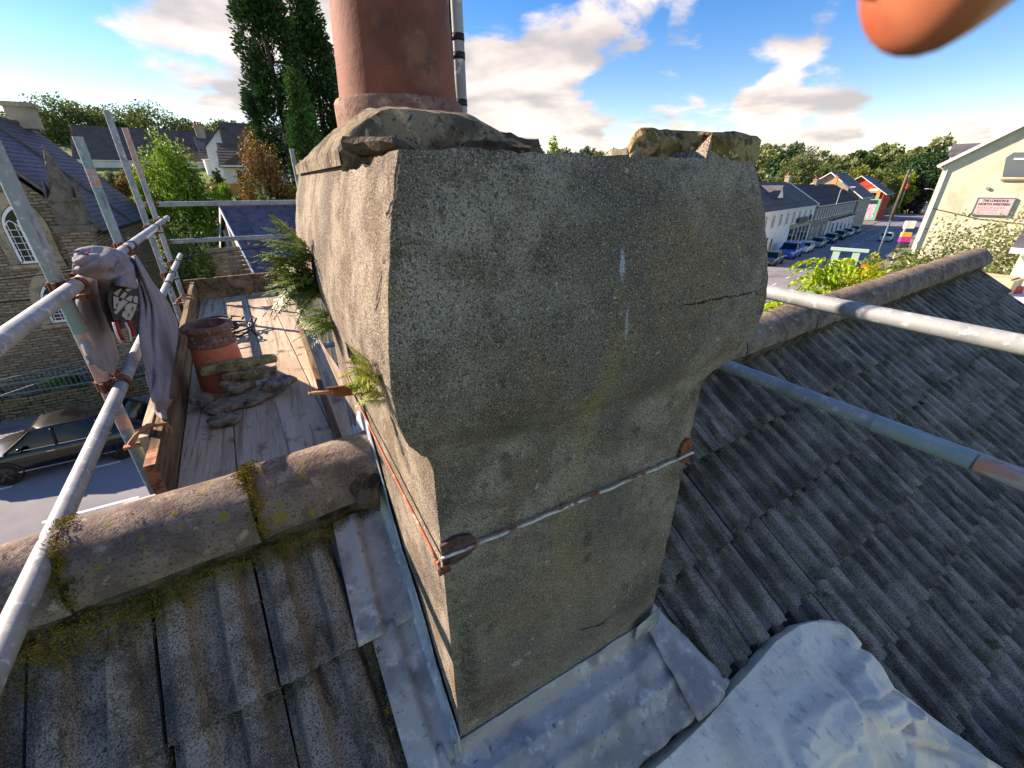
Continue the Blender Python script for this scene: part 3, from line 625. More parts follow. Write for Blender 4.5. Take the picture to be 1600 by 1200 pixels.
# ------------------------------------------------------------------ the chimney stack
CX0, CX1, CY0, CY1 = .168, .872, .577, 1.86
chim = thing('chimney_stack', 'tall pebble rendered grey chimney stack with flared crumbling head', 'chimney', (.52, 1.2, -1.0))
PROF = [(.10, -.004), (.05, .0), (0.0, .018), (-.06, .034), (-.14, .05), (-.20, .06), (-.25, .064), (-.30, .061), (-.345, .050), (-.385, .030), (-.42, .008), (-.45, .0), (-2.6, 0)]
def prof(z):
    for (z0, a), (z1, b) in zip(PROF, PROF[1:]):
        if z <= z0 and z >= z1: t = (z0 - z) / (z0 - z1); return a + (b - a) * (t if z1 < -1 or abs(b - a) < .004 else (3 * t * t - 2 * t ** 3) * .4 + t * .6)
    return 0
def top_z(x, y):
    """broken top edge of the render"""
    if y < CY0 + .05:                                       # front
        b = .040 + .006 * fb((x * 9, 1, 0), 1, 5) + .004 * fb((x * 40, 2, 0), 1, 3)
        if x > .735: b = .083
        return b
    if x < CX0 + .05:                                       # left
        if y > .89: return .055 + .02 * min(1, (y - .89) / 1.0) + .003 * fb((y * 20, 4, 0), 1)
        if y > .70: return .022 + .012 * fb((y * 14, 7, 0), 1)
        return .034 + .006 * fb((y * 20, 9, 0), 1)
    if x > CX1 - .05: return .083 if y < 1.0 else .06
    return .06
def ring(z, step=.0125, frac=None):
    pts = []; o = prof(z); x0, x1, y0, y1 = CX0 - o, CX1 + o, CY0 - o, CY1 + o; r = .012
    def seg(a, b):
        L = math.hypot(b[0] - a[0], b[1] - a[1]); n = seg.n
        return [(a[0] + (b[0] - a[0]) * i / n, a[1] + (b[1] - a[1]) * i / n) for i in range(n)]
    for a, b, n in (((x0, y0), (x1, y0), 60), ((x1, y0), (x1, y1), 70), ((x1, y1), (x0, y1), 20), ((x0, y1), (x0, y0), 90)):
        seg.n = n; pts += seg(a, b)
    return pts
zs = list(np.arange(-1.95, -1.45, .1)) + list(np.arange(-1.45, .0, .0135))
rings = [ring(z) for z in zs]; n = len(rings[0]); rows = []
cxm, cym = (CX0 + CX1) / 2, (CY0 + CY1) / 2
def rough_pt(x, y, z):
    ox = 1 if x > CX1 - .1 else (-1 if x < CX0 + .1 else 0); oy = -1 if y < CY0 + .1 else (1 if y > CY1 - .1 else 0)
    d = .0007 * fb((x, y, z), 7, 3) + .0014 * fb((x, y, z), 60, 2)
    cr = 0
    for (ex, ey) in ((CX0, CY0), (CX1, CY0)):              # arrises worn round and ragged
        dd = math.hypot(x - ex, y - ey)
        if dd < .09: cr = max(cr, (1 - dd / .09))
    d -= .0020 * cr * (1 + .4 * fb((x, y, z), 30, 3))
    dx = ox * d if abs(x - cxm) > (CX1 - CX0) / 2 - .07 else 0; dy = oy * d if abs(y - cym) > (CY1 - CY0) / 2 - .07 else 0
    return (x + dx, y + dy, z)
for z, rg in zip(zs, rings): rows.append([rough_pt(x, y, z) for x, y in rg] )
toprow = []; cap = []
for (x, y) in ring(.0):
    t = top_z(x, y); toprow.append((x, y, t))
# last courses climb to the ragged top edge
for f in (.35, .7, 1.0):
    rr = []
    for (x, y), tz in zip(ring(.0), toprow):
        z = f * tz[2]; o = prof(z) - prof(0.0)
        sx = (x - cxm) / ((CX1 - CX0) / 2); sy = (y - cym) / ((CY1 - CY0) / 2)
        rr.append(rough_pt(x + (o * np.sign(sx) if abs(sx) > .95 else 0), y + (o * np.sign(sy) if abs(sy) > .95 else 0), z))
    rows.append(rr)
mb = MB(); rows = [r + [r[0]] for r in rows]; mb.grid(rows)
last = rows[-1][:-1]; inn = []
for (x, y, z) in last: inn.append((cxm + (x - cxm) * .94, cym + (y - cym) * .97, min(z, .06) - .008 + .004 * random.random()))
mb.grid([last + [last[0]], inn + [inn[0]]]); k = len(mb.v); mb.add(inn + [(cxm, cym, .05)], [(i, (i + 1) % n, n) for i in range(n)])
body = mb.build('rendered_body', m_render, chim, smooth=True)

# right-hand remnant of the capping, with a rotten lichened end
mb = MB(); nx, ny = 30, 24; P = []
def remnant(i, j, top):
    y_ = .64 + (.84 - .64) * j / ny; xl0 = max(.604, .955 * y_ - .012); x = xl0 + (.882 - xl0) * i / nx; y0 = .640 if x < .735 else .574
    y = y0 + (.84 - y0) * j / ny
    ed = min(i / 4, 1) ; z = .094 - .008 * (x - .6) / .27 + .006 * fb((x * 16, y * 16, 1), 1, 4) - .03 * (1 - ed) ** 2 - .012 * max(0, 1 - j / 2) ** 2
    return (x, y + .006 * fb((x * 30, 3, top), 1), z)
top = [[remnant(i, j, 0) for i in range(nx + 1)] for j in range(ny + 1)]
bot = [[(p[0] + (.03 if i < 2 else 0) * 0, p[1], .03) for i, p in enumerate(r)] for r in top]
mb.grid(top)
fr = top[0]; rws = []
for t in np.linspace(0, 1, 7):
    rws.append([(p[0] + .005 * fb((p[0] * 40, t * 5, 2), 1), p[1] + (.02 * math.sin(t * 3.1) * (1 if p[0] < .735 else 0)) * (fb((p[0] * 22, t * 3, 7), 1) - .3), p[2] + (.036 - p[2]) * t) for p in fr])
mb.grid(rws, flip=True)
lf = [r[0] for r in top]; mb.grid([lf, [(p[0] + .012, p[1], .035) for p in lf]])
rt = [r[-1] for r in top]; mb.grid([rt, [(p[0], p[1], .03) for p in rt]], flip=True)
o = mb.build('capping_remnant', m_yellowstone, chim, smooth=True)

# flaunching: cracked mortar mound round the pot, its near edge broken away
mb = MB(); nx, ny = 44, 46; top = []
PX, PY = .362, 1.2
for j in range(ny + 1):
    row = []
    for i in range(nx + 1):
        x = .150 + (.80 - .150) * i / nx
        front = .80 + .05 * fb((x * 7, 1.5, 0), 1, 4) + (.12 * max(0, (.30 - x) / .15)) + .10 * max(0, (x - .62) / .18)
        y = front + (1.83 - front) * (j / ny)
        xr_ = min(.76, .625 * y); sd_ = min(1, max(0, (x - .15) / .085)) ** .75 * min(1, max(0, (xr_ - x) / .16)) ** .8
        z = .058 + .078 * sd_ * max(0, 1 - max(0, abs(y - PY) - .22) / .55) + .006 * fb((x * 12, y * 12, 3), 1, 4)
        if x > xr_: z = min(z, .05)
        row.append((x, y, z))
    top.append(row)
mb.grid(top); fr = top[0]
mb.grid([[(p[0], p[1] - .01 * math.sin(3.14 * t) * (1 + 2 * fb((p[0] * 25, t * 4, 1), 1)), p[2] - (p[2] - .02) * t) for p in fr] for t in np.linspace(0, 1, 6)], flip=True)
lf = [r[0] for r in top]; mb.grid([lf, [(p[0], p[1], .03) for p in lf]])
rt = [r[-1] for r in top]; mb.grid([rt, [(p[0], p[1], .03) for p in rt]], flip=True)
mb.build('flaunching', m_mortar, chim, smooth=True)
# loose broken slabs of mortar lying in the gap
slabs = [((.205, .735, .048), .9, .06, [(0, 0), (.16, -.01), (.20, .05), (.15, .11), (.02, .10)], .020, m_mortar_dark, .12),
         ((.34, .74, .034), -.1, .0, [(0, 0), (.10, -.015), (.15, .03), (.12, .09), (.0, .08)], .036, m_mortar_dark, .08),
         ((.425, .80, .062), .15, .0, [(0, 0), (.10, .0), (.12, .06), (.05, .09), (-.02, .06)], .028, m_mortar_dark, .10),
         ((.22, .68, .026), .3, .0, [(0, 0), (.06, .0), (.07, .04), (.02, .05)], .018, m_mortar_dark, .0),
         ((.36, .64, .036), 1.2, .0, [(0, 0), (.04, .0), (.04, .03), (.01, .03)], .010, m_yellowstone, .0)]
for i, (p, a, tilt, poly, th, mt, t2) in enumerate(slabs):
    o = rock(poly, th, 40 + i, .008, 4).build('mortar_slab', mt, chim, smooth=False)
    M4 = Matrix.Translation(Vector(p)) @ Matrix.Rotation(a, 4, 'Z') @ Matrix.Rotation(tilt, 4, 'X') @ Matrix.Rotation(t2, 4, 'Y'); o.data.transform(M4)

# cracks: thin dark open joints set into the render
def crack(pts, w=.0022, name='crack'):
    mb = MB(); L_, R_ = [], []
    for i, p in enumerate(pts):
        p = np.asarray(p, float); t = unit(np.asarray(pts[min(i + 1, len(pts) - 1)]) - np.asarray(pts[max(i - 1, 0)]))
        nrm = V(-1, 0, 0) if name == 'L' else V(0, -1, 0); b = np.cross(t, nrm); ww = w * (.4 + random.random()) * (0.3 if i in (0, len(pts) - 1) else 1)
        L_.append(p + b * ww); R_.append(p - b * ww)
    return mb.grid([L_, R_])
def wob(pts, n=6, a=.004):
    out = []
    for p, q in zip(pts, pts[1:]):
        p, q = np.asarray(p, float), np.asarray(q, float)
        for k in range(n): out.append(p + (q - p) * k / n + (np.random.rand(3) - .5) * a * (0 if k == 0 else 1))
    out.append(np.asarray(pts[-1], float)); return out
def leftface(px, py, off=.0): # point on the head's left face
    x = .15
    for _ in range(6):
        P = onx(px, py, x); x = CX0 - prof(P[2]) - .0012 - off
    return onx(px, py, x)
def frontface(px, py, off=.0):
    y = .55
    for _ in range(6):
        P = ony(px, py, y); y = CY0 - prof(P[2]) - .0012 - off
    return ony(px, py, y)
mcrack = M('crack_shadow', (40, 36, 32), rough=1)
mcrackl = M('pale_crack_fill', (170, 160, 140), rough=1)
for pts, kind, w in [([(624, 256), (617, 300), (608, 330), (604, 338)], 'L', .003), ([(600, 400), (592, 450), (585, 490)], 'L', .0016), ([(520, 425), (528, 470)], 'L', .0014)]:
    crack([leftface(*p) for p in pts] if 0 else wob([leftface(*p) for p in pts], 6, .005), w, kind).build('crack', mcrack, chim)
for pts, w, mt in [([(1192, 462), (1180, 455), (1160, 460), (1120, 468), (1060, 478)], .0013, mcrack), ([(990, 905), (980, 930), (950, 955), (915, 980)], .0013, mcrackl), ([(880, 950), (905, 940), (940, 920)], .001, mcrackl), ([(1000, 930), (940, 975), (905, 985)], .0018, mcrack), ([(980, 940), (985, 905)], .001, mcrackl)]:
    crack(wob([frontface(*p) for p in pts], 6, .005), w, 'F').build('crack', mt, chim)

# strap wires, corner plates
zw = -.652
def wire(pts, r, mt, name='strap_wire'): return MB().tube(pts, r, 6).build(name, mt, chim, smooth=True)
fpts = [V(CX0 - .004 + (CX1 - CX0 + .008) * t, CY0 - .012, zw + .004 - .010 * math.sin(math.pi * t) * .3 + .0012 * math.sin(t * 60)) for t in np.linspace(0, 1, 60)]
wire(fpts, .0036, m_wire)
for dz, dx, mt in ((.0, .010, m_wire_red), (.007, .013, m_wire_red)):
    wire([V(CX0 - dx - .006 * math.sin(math.pi * t), CY0 - .006 + (1.6 - CY0) * t, zw + dz + .012 * math.sin(math.pi * t) - .0) for t in np.linspace(0, 1, 40)], .0026, mt)
pl = [(-.002, .028), (.035, .035), (.062, .026), (.072, .006), (.066, -.02), (.035, -.03), (0.0, -.034)]
mb = MB(); mb.prism(pl, (CX0, CY0 - .009, zw + .004), (1, 0, 0), (0, 0, 1), (0, .006, 0)); mb.build('corner_plate', m_plate, chim)
mb = MB(); mb.prism([(-x, z) for x, z in pl][::-1], (CX1 - .004, CY0 - .009, zw + .012), (.55, 0, 0), (0, 0, 1.2), (0, .006, 0)); mb.build('corner_plate', m_rust, chim)
mb = MB()
for dz in (-.034, -.027, -.02): mb.tube([V(CX0 - .012, CY0 + .004, zw + dz + .01), V(CX0 - .01, CY0 - .014, zw + dz), V(CX0 + .012, CY0 - .015, zw + dz + .004)], .0032, 6)
mb.build('wire_knot', m_rust, chim, smooth=True)
mb = MB(); mb.tube([V(CX0 - .01, CY0 - .012, zw + .03 * t - .03) for t in np.linspace(0, 1, 6)], .004, 6); mb.build('wire_tail', m_wire, chim, smooth=True)

# rusty flat bracket and iron eye on the left face
b0 = leftface(600, 618); mb = MB()
pb = V(CX0 - .03, .93, -.452)
mb.obox(pb + V(.04, 0, 0), V(-.115, .012, .008), V(-.012, -.002, .028), V(.0, .006, .0)); mb.build('bracket', m_rust, chim)
mb = MB(); mb.tube([pb + V(-.075, .012, .02), pb + V(-.12, .02, .026), pb + V(-.125, .035, .022), pb + V(-.08, .03, .014), pb + V(-.075, .012, .02)], .0045, 6); mb.build('bracket_link', m_rust_pale, chim, smooth=True)
c = onx(548, 548, CX0 - .03); mb = MB()
mb.tube([c + V(-.0, .028 * math.cos(a), .032 * math.sin(a)) for a in np.linspace(-.9, 4.2, 22)] + [c + V(.03, -.02, -.03)], .006, 8); mb.build('iron_eye', m_black_cable, chim, smooth=True)

# lead flashing
lead = thing('lead_flashing', 'dull grey lead flashing dressed round the foot of the chimney', 'flashing', tuple(R(.1, .5)))
def sheet(fn, nu, nv, name, mt, th=.004):
    mb = MB(); top = [[fn(i / nu, j / nv) for i in range(nu + 1)] for j in range(nv + 1)]
    mb.grid(top); o = mb.build(name, mt, lead, smooth=True); md = o.modifiers.new('s', 'SOLIDIFY'); md.thickness = th; md.offset = 1
    return o
def soaker(u0, u1, s0, s1, lean=0, up=.03):
    def fn(a, b):
        u = u0 + (u1 - u0) * a + lean * b; s = s0 + (s1 - s0) * b
        n = .012 + .020 * math.exp(-((a - .33) / .10) ** 2) * (1 - .2 * b) - .008 * math.exp(-((a - .45) / .05) ** 2) + .03 * max(0, a - .82) / .18 * .5 + .0035 * fb((u * 22, s * 22, s0), 1, 3) + .012 * b
        return R(u, s, n)
    return fn
sheet(soaker(-.012, .176, .135, .492, -.03), 20, 16, 'side_sheet', m_lead)
sheet(soaker(-.004, .178, .470, .845, -.01), 20, 16, 'side_sheet', m_lead)
sheet(soaker(.015, .182, .800, 1.02, .01), 20, 10, 'side_sheet', m_lead)
def upstand(a, b):
    y = 1.80 + (.555 - 1.80) * b; zr = RO[2] - abs(y - 1.25) * .743 + (.10 if y > 1.1 else 0) * min(1, (y - 1.1) / .15)
    w = .085 + .016 * math.sin(b * 26) + .012 * fb((b * 12, 2, 0), 1) - .035 * b
    z = zr + .005 + (w + .07) * (1 - a); x = CX0 - .005 - .004 * abs(fb((y * 14, z * 14, 1), 1)) - (.022 * max(0, a - .7) / .3)
    return V(x, y, z)
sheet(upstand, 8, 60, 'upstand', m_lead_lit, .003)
def apron(a, b):
    u = CX0 - .02 + (CX1 - CX0 + .03) * a
    if b < .35:
        t = b / .35; x = u; z0 = -1.322 - .03 * a * 0; z = z0 + (-1.40 - z0) * t; return V(x, CY0 - .0045 - .016 * t - .003 * abs(fb((x * 18, z * 18, 0), 1)), z + .006 * fb((x * 9, 2, 1), 1) * (1 - t))
    t = (b - .35) / .65; p0 = V(u, CY0 - .026, -1.40); q = R(*rc(p0)[:2]); uu, ss, _ = rc(p0)
    ph = ((uu - 1.917) / TW * 2) % 1.0
    n = .008 + .014 * (0.5 - .5 * math.cos(2 * math.pi * ph)) * t + .01 * math.exp(-((t - .45) / .07) ** 2) + .004 * fb((uu * 18, t * 5, 3), 1, 3)
    return R(uu, ss + .02 + .225 * t, n + .012 + .02 * (1 - t))
sheet(apron, 60, 26, 'apron', m_lead)
def rside(a, b):
    u = .80 + .21 * a * (0.35 + .65 * b); s = .80 + .36 * b
    return R(u, s, .022 + .025 * (1 - a) + .008 * fb((u * 20, s * 16, 5), 1, 3) + .03 * (1 - abs(2 * a - .9)) * b)
sheet(rside, 12, 16, 'side_sheet', m_lead)
def tab(a, b): return V(CX1 - .095 + .10 * a, CY0 - .022 - .004 * a * b, -1.268 - .09 * b + .012 * a + .02 * (1 - a) * (1 - b) * -1)
sheet(tab, 8, 6, 'corner_tab', m_lead, .003)
mb = MB()                                                       # lump of mortar at the ridge junction
rk = rock([(0, 0), (.06, 0), (.075, .12), (.06, .22), (.0, .2), (-.02, .1)], .05, 91, .01, 4); o = rk.build('mortar_fillet', m_mortar_dark, lead, smooth=False)
o.data.transform(Matrix.Translation(Vector(R(.085, -.06, .062))) @ RM @ Matrix.Rotation(.1, 4, 'Z'))

# ------------------------------------------------------------------ tall pot, aerial mast
pot = thing('chimney_pot', 'tall weathered brown terracotta pot standing on the chimney stack', 'chimney pot', (PX, PY, .11))
mb = MB(); mb.lathe([(.100, .05), (.1525, .085), (.1535, .10), (.1535, .168), (.150, .175), (.139, .177)], (PX, PY, 0), 56); mb.build('base_band', m_terra_rim, pot, auto=40)
mb = MB(); mb.lathe([(.140, .172), (.1385, .20), (.133, .32), (.127, .46), (.121, .62), (.116, .78), (.120, .80), (.128, .82), (.130, .85), (.122, .88), (.108, .88), (.105, .85), (.105, .5)], (PX, PY, 0), 56); mb.build('barrel', m_terra_dark, pot, auto=50)
p0, p1 = ony(722, 195, 1.46), ony(712, 0, 1.46); dr = (p1 - p0) / (p1[2] - p0[2])
mast = thing('aerial_mast', 'slim grey aerial mast with black tape bands rising beside the tall pot', 'mast', tuple(p0))
base = p0 + dr * (-.25); mb = MB(); mb.tube([base + dr * t for t in np.linspace(0, 2.1, 8)], .0195, 14); mb.build('tube', m_galv, mast, smooth=True)
for z in (.17, .215, .33, .05):
    mb = MB(); c = p0 + dr * z; mb.tube([c, c + dr * .018], .0208, 14); mb.build('tape_band', m_black_cable, mast, smooth=True)
mb = MB(); mb.tube([p0 + V(-.026, -.012, 0) + dr * t for t in np.linspace(-.1, 1.7, 12)], .004, 6); mb.build('cable', m_black_cable, mast, smooth=True)

# ------------------------------------------------------------------ ferns rooted in the render
def frond(root, d, L, mb, droop=.5, w=.026, n=26, young=False, seed=0):
    rnd = random.Random(seed); d = unit(d); side = unit(np.cross(d, V(0, 0, 1))); p = np.asarray(root, float); dirv = d.copy(); pts = [p]
    for i in range(n):
        dirv = unit(dirv + V(0, 0, -droop * 1.6 / n) + (np.random.rand(3) - .5) * .03); p = p + dirv * L / n; pts.append(p)
    mb.tube(pts[::3] + [pts[-1]], [.0013 * min(1, L / .2)] * (len(pts[::3]) + 1), 4, 1)
    for i in range(2, n):
        t = i / n; wl = w * (math.sin(math.pi * min(1, t * .9 + .16)) ** .8) * rnd.uniform(.8, 1.15)
        tv = unit(pts[min(i + 1, n)] - pts[i - 1]); sd = unit(np.cross(tv, V(0, 0, 1))); up = np.cross(sd, tv)
        for sg in (1, -1):
            tip = pts[i] + sd * sg * wl + tv * wl * .35 - up * wl * rnd.uniform(-.1, .35); b = tv * L / n * .46
            mb.add([pts[i] - b, pts[i] + b, tip + b * .55, tip - b * .3], [(0, 1, 2, 3)], 0)
def fern(name, label, roots, n, L, mats, droop, seed, up=.35):
    t = thing(name, label, 'fern', tuple(roots[0])); rnd = random.Random(seed)
    for i in range(n):
        r = roots[i % len(roots)] + V(0, rnd.uniform(-.03, .03), rnd.uniform(-.02, .02)); d = V(-1 + rnd.uniform(-.3, .45), rnd.uniform(-.75, .75), rnd.uniform(-.3, 1.0) * up * 2)
        mb = MB(); frond(r, d, L * rnd.uniform(.55, 1.1), mb, droop * rnd.uniform(.4, 1.4), w=.034 * min(1, L / .2) ** .6, seed=seed + i); mb.build('frond', mats, t)
    return t
def lipface(px, py): return leftface(px, py, -.004)
fr1 = [leftface(492, 430), leftface(487, 400), leftface(498, 455)]
fern('fern', 'large dark green fern growing out of the far left side of the chimney head', fr1, 64, .175, [m_fern, m_stem], .5, 11, .7)
fern('fern', 'medium green fern hanging from the chimney just above the boards', [leftface(522, 505), leftface(515, 490)], 24, .15, [m_fern, m_stem], .6, 57, .4)
fern('fern', 'small yellow green fern sprouting above the rusty bracket on the chimney', [leftface(596, 600), leftface(588, 590)], 22, .055, [m_fern_young, m_stem], .3, 83, .6)
# ------------------------------------------------------------------ scaffold
TR = .02415
A0 = .55                                                     # rail line: x + .0572 y = -A0
def rail(y, A=A0): return V(-(A + .0572 * y), y, 0)
def onrail(px, py, A): d = ray(px, py); return d * (-A / (d[0] + .0572 * d[1]))
ZR1, ZR2, ZB = -.362, -.785, -1.2
sc = thing('scaffold', 'galvanised tube scaffold with rusty couplers round the chimney', 'scaffold', (-.7, 3.5, GROUND))
def stube(name, a, b, mt=m_galv, n=20, r=TR):
    a, b = np.asarray(a, float), np.asarray(b, float); mb = MB(); t = unit(b - a)
    mb.tube([a, b], r, n, cap=False)
    # hollow open ends
    for p, d in ((a, t), (b, -t)):
        k = len(mb.v); e = unit(np.cross(t, V(.2, .3, .9))); f = np.cross(t, e); vs = []
        for rad, off in ((r, 0), (r - .004, 0), (r - .004, .08)):
            for j in range(n): an = 2 * math.pi * j / n; vs.append(p + d * off + rad * (math.cos(an) * e + math.sin(an) * f))
        fs = [(i * n + j, i * n + (j + 1) % n, (i + 1) * n + (j + 1) % n, (i + 1) * n + j) for i in range(2) for j in range(n)]
        mb.add(vs, fs)
    return mb.build(name, mt, sc, auto=40)
def patch(a, b, t0, t1, mt, par):
    a, b = np.asarray(a, float), np.asarray(b, float); mb = MB(); mb.tube([a + (b - a) * t for t in np.linspace(t0, t1, 4)], TR + .0004, 20, cap=False); return mb.build('paint_band', mt, par, smooth=True)
PA = A0 + TR * 2 + .006                                        # posts stand outside the rails
posts = []
for y, ztop, mt in ((2.28, .155, m_galv_teal), (3.66, .245, m_galv_teal), (5.14, .535, m_galv), (5.92, .485, m_galv)):
    p = rail(y, PA); q = stube('standard', (p[0], p[1], -8.38), (p[0], p[1], ztop), mt); posts.append((p, q))
pA = posts[0][0]; patch((pA[0], pA[1], -.9), (pA[0], pA[1], -.55), 0, 1, m_paint_orange, posts[0][1]); patch((pA[0], pA[1], -1.0), (pA[0], pA[1], -.93), 0, 1, m_paint_orange, posts[0][1])
pD = posts[3][0]; patch((pD[0], pD[1], .05), (pD[0], pD[1], .485), 0, 1, m_paint_orange, posts[3][1])
pB = posts[1][0]; patch((pB[0], pB[1], -.02), (pB[0], pB[1], .08), 0, 1, m_paint_orange, posts[1][1]); patch((pB[0], pB[1], -.32), (pB[0], pB[1], -.14), 0, 1, m_paint_teal, posts[1][1])
def railpt(y, z, A=A0): q = rail(y, A); return V(q[0], q[1], z)
r1 = stube('guard_rail', railpt(-.6, ZR1), railpt(6.45, ZR1 + .01)); r2 = stube('guard_rail', railpt(-.6, ZR2 - .02), railpt(6.5, ZR2 + .01), m_galv)
patch(railpt(4.2, ZR1), railpt(5.0, ZR1), 0, 1, m_whitecord, r1)
# rails at the far end, boards' end, and right hand side
ye = 6.02
stube('end_rail', (-1.04, ye - .0, -.197), (2.0, ye + .17, -.205)); e2 = stube('end_rail', (-.95, ye, -.575), (2.0, ye + .17, -.59))
stube('standard', (.50, ye + .10, -8.38), (.50, ye + .10, .37))
XR = 1.5
q1 = stube('guard_rail', (XR - .03, -1.2, -.335), (XR + .02, 6.3, -.35)); q2 = stube('guard_rail', (XR - .02, -1.2, -.645), (XR + .02, 6.3, -.67), m_galv)
# worn paint on the lower right tube
def qpt(t): return V(XR - .02, t, -.645 - .0033 * (t + 1.2))
patch(qpt(.18), qpt(.40), 0, 1, m_paint_teal, q2); patch(qpt(-.4), qpt(.175), 0, 1, m_paint_orange, q2)
stube('standard', (XR + .055, 1.75, -8.38), (XR + .055, 1.75, -.15)); stube('standard', (XR + .055, 6.1, -8.38), (XR + .055, 6.1, .1)); stube('standard', (XR + .055, -2.4 + 1.0, -8.38 + 3), (XR + .055, -1.4, .1))
# transoms under the boards
for y in (2.02, 3.7, 5.7): stube('transom', (-.86 if y > 3 else -.775, y + .02, ZB - .038 - TR - .006), (1.0, y + .09, ZB - .038 - TR - .006))

def coupler(c, axis, other, name='coupler'):
    """double coupler: two band clamps, flaps, bolts and nuts"""
    c = np.asarray(c, float); axis = unit(axis); other = unit(other); mb = MB()
    def band(cc, ax, r, w):
        e = unit(np.cross(ax, V(.31, .5, .77))); f = np.cross(ax, e); vs = []; n = 18
        for rad, off in ((r, -w), (r + .006, -w), (r + .006, w), (r, w)):
            for j in range(n): an = 2 * math.pi * j / n; vs.append(cc + ax * off + rad * (math.cos(an) * e + math.sin(an) * f))
        mb.add(vs, [(i * n + j, i * n + (j + 1) % n, ((i + 1) % 4) * n + (j + 1) % n, ((i + 1) % 4) * n + j) for i in range(4) for j in range(n)])
    d = unit(np.cross(axis, other))
    band(c, axis, TR + .0006, .022); band(c + d * (2 * TR + .006), other, TR + .0006, .022)
    for cc, ax, oth in ((c, axis, other), (c + d * (2 * TR + .006), other, axis)):
        s = TR + .014
        mb.obox(cc + oth * s - ax * .016 - d * .010, ax * .032, oth * .018, d * .020)
        mb.tube([cc + oth * (s + .008) - d * .045, cc + oth * (s + .008) + d * .05], .0058, 8)
        mb.tube([cc + oth * (s + .008) + d * .026, cc + oth * (s + .008) + d * .040], .0115, 6)
        mb.tube([cc - oth * (s + .004) - ax * .022, cc - oth * (s + .004) + ax * .022], .008, 8)
    return mb.build(name, m_rust, sc, auto=35)
yd = N0
for (p, _), zz in ((posts[0], ZR1), (posts[0], ZR2), (posts[1], ZR1), (posts[1], ZR2), (posts[2], ZR1), (posts[2], ZR2), (posts[3], ZR1), (posts[3], ZR2)):
    c = V(p[0] + 2 * TR + .006, p[1], zz); coupler(c, yd, (0, 0, -1))
for z in (-.197, -.575): coupler(V(posts[3][0][0], posts[3][0][1] + .10, z), (1, 0, 0), (0, 0, 1))
# sleeve joints on the rails
for y, zz in ((3.42, ZR1), (4.62, ZR2)):
    mb = MB(); mb.tube([railpt(y - .03, zz), railpt(y + .03, zz)], TR + .007, 14); mb.build('sleeve_coupler', m_rust, sc, auto=35)

# ------------------------------------------------------------------ platform: boards laid along y with a steel banded near end
pf = thing('scaffold_platform', 'platform of weathered scaffold boards with toe boards beside the chimney', 'platform', (-.2, 3.9, ZB - .04))
BW = .225; bdir = unit(V(-.0572, 1, 0)); bx = unit(V(1, .0572, 0)); org = V(-.560 + .0572 * 1.90, 0, 0)
x_left = -.452
def bpt(y, k): return V(x_left + BW * k - .0572 * y, y, 0)
for k in range(4):
    y0 = 1.90 + (.03, .0, .02, -.01)[k] - .02 * k; y1 = 5.86 + (.0, .02, -.015, .01)[k]; z = ZB + (.002, -.003, .003, -.001)[k]
    mb = MB(); nn = 26; prof_ = [(0.003, -.038), (0, -.034), (0, -.004), (.004, 0), (.07, .0015), (.15, -.001), (BW - .008, 0), (BW - .004, -.004), (BW - .004, -.034), (BW - .007, -.038)]
    rows = []
    for i in range(nn + 1):
        y = y0 + (y1 - y0) * i / nn; b = bpt(y, k); rows.append([b + bx * px + V(0, 0, z + pz + .0015 * fb((k * 3, y * 1.5, px * 9), 1)) for px, pz in prof_ + prof_[:1]])
    mb.grid(rows, flip=True); mb.add(rows[0][:-1], [tuple(range(len(prof_)))]); mb.add(rows[-1][:-1], [tuple(range(len(prof_) - 1, -1, -1))])
    bo = mb.build('board', m_board, pf)
    mb = MB(); b = bpt(y0, k); mb.obox(b + V(.004, -.0015, z - .034), bx * (BW - .012), bdir * -.0012, V(0, 0, .030)); mb.obox(b + V(.01, .0, z + .0012), bx * (BW - .03), bdir * .02, V(0, 0, .0012)); mb.build('end_band', m_band, bo)
# toe boards: long one on the left, one across the far end
mb = MB(); th = .036; rows = []
for i in range(25):
    y = 1.86 + (5.90 - 1.86) * i / 24; b = bpt(y, 0); wv = .004 * fb((y * 2, 1, 0), 1); t = -.225 if True else 0
    rows.append([b + bx * (-.005 + wv) + V(0, 0, ZB - .022), b + bx * (-.006 + wv) + V(0, 0, ZB + .203 + .003 * fb((y * 6, 5, 0), 1)), b + bx * (-.005 - th + wv) + V(0, 0, ZB + .203), b + bx * (-.005 - th + wv) + V(0, 0, ZB - .022), b + bx * (-.005 + wv) + V(0, 0, ZB - .022)])
mb.grid(rows, flip=False); mb.add(rows[0][:4], [(0, 3, 2, 1)]); mb.add(rows[-1][:4], [(0, 1, 2, 3)])
tb = mb.build('toe_board', m_board_dark, pf)
mb = MB(); b = bpt(1.86, 0); mb.obox(b + bx * -.044 + V(0, -.002, ZB - .02), bx * .040, bdir * -.0016, V(0, 0, .22)); mb.obox(b + bx * -.0435 + V(0, 0, ZB + .204), bx * .038, bdir * .13, V(0, 0, .0015)); eb = mb.build('end_band', m_rust_pale, tb)
mb = MB(); b = bpt(5.90, 0); mb.obox(b + bx * -.10 + V(0, .0, ZB - .0), bx * 1.25, V(.0, .038, 0), V(0, 0, .225)); mb.build('end_toe_board', m_board_dark, pf)
# short second toe board outside the first, near end
mb = MB(); b = bpt(2.12, 0); mb.obox(b + bx * -.085 + V(0, 0, ZB + .02), bx * .034, bdir * .7, V(0, 0, .19)); mb.build('toe_board', m_board, pf)
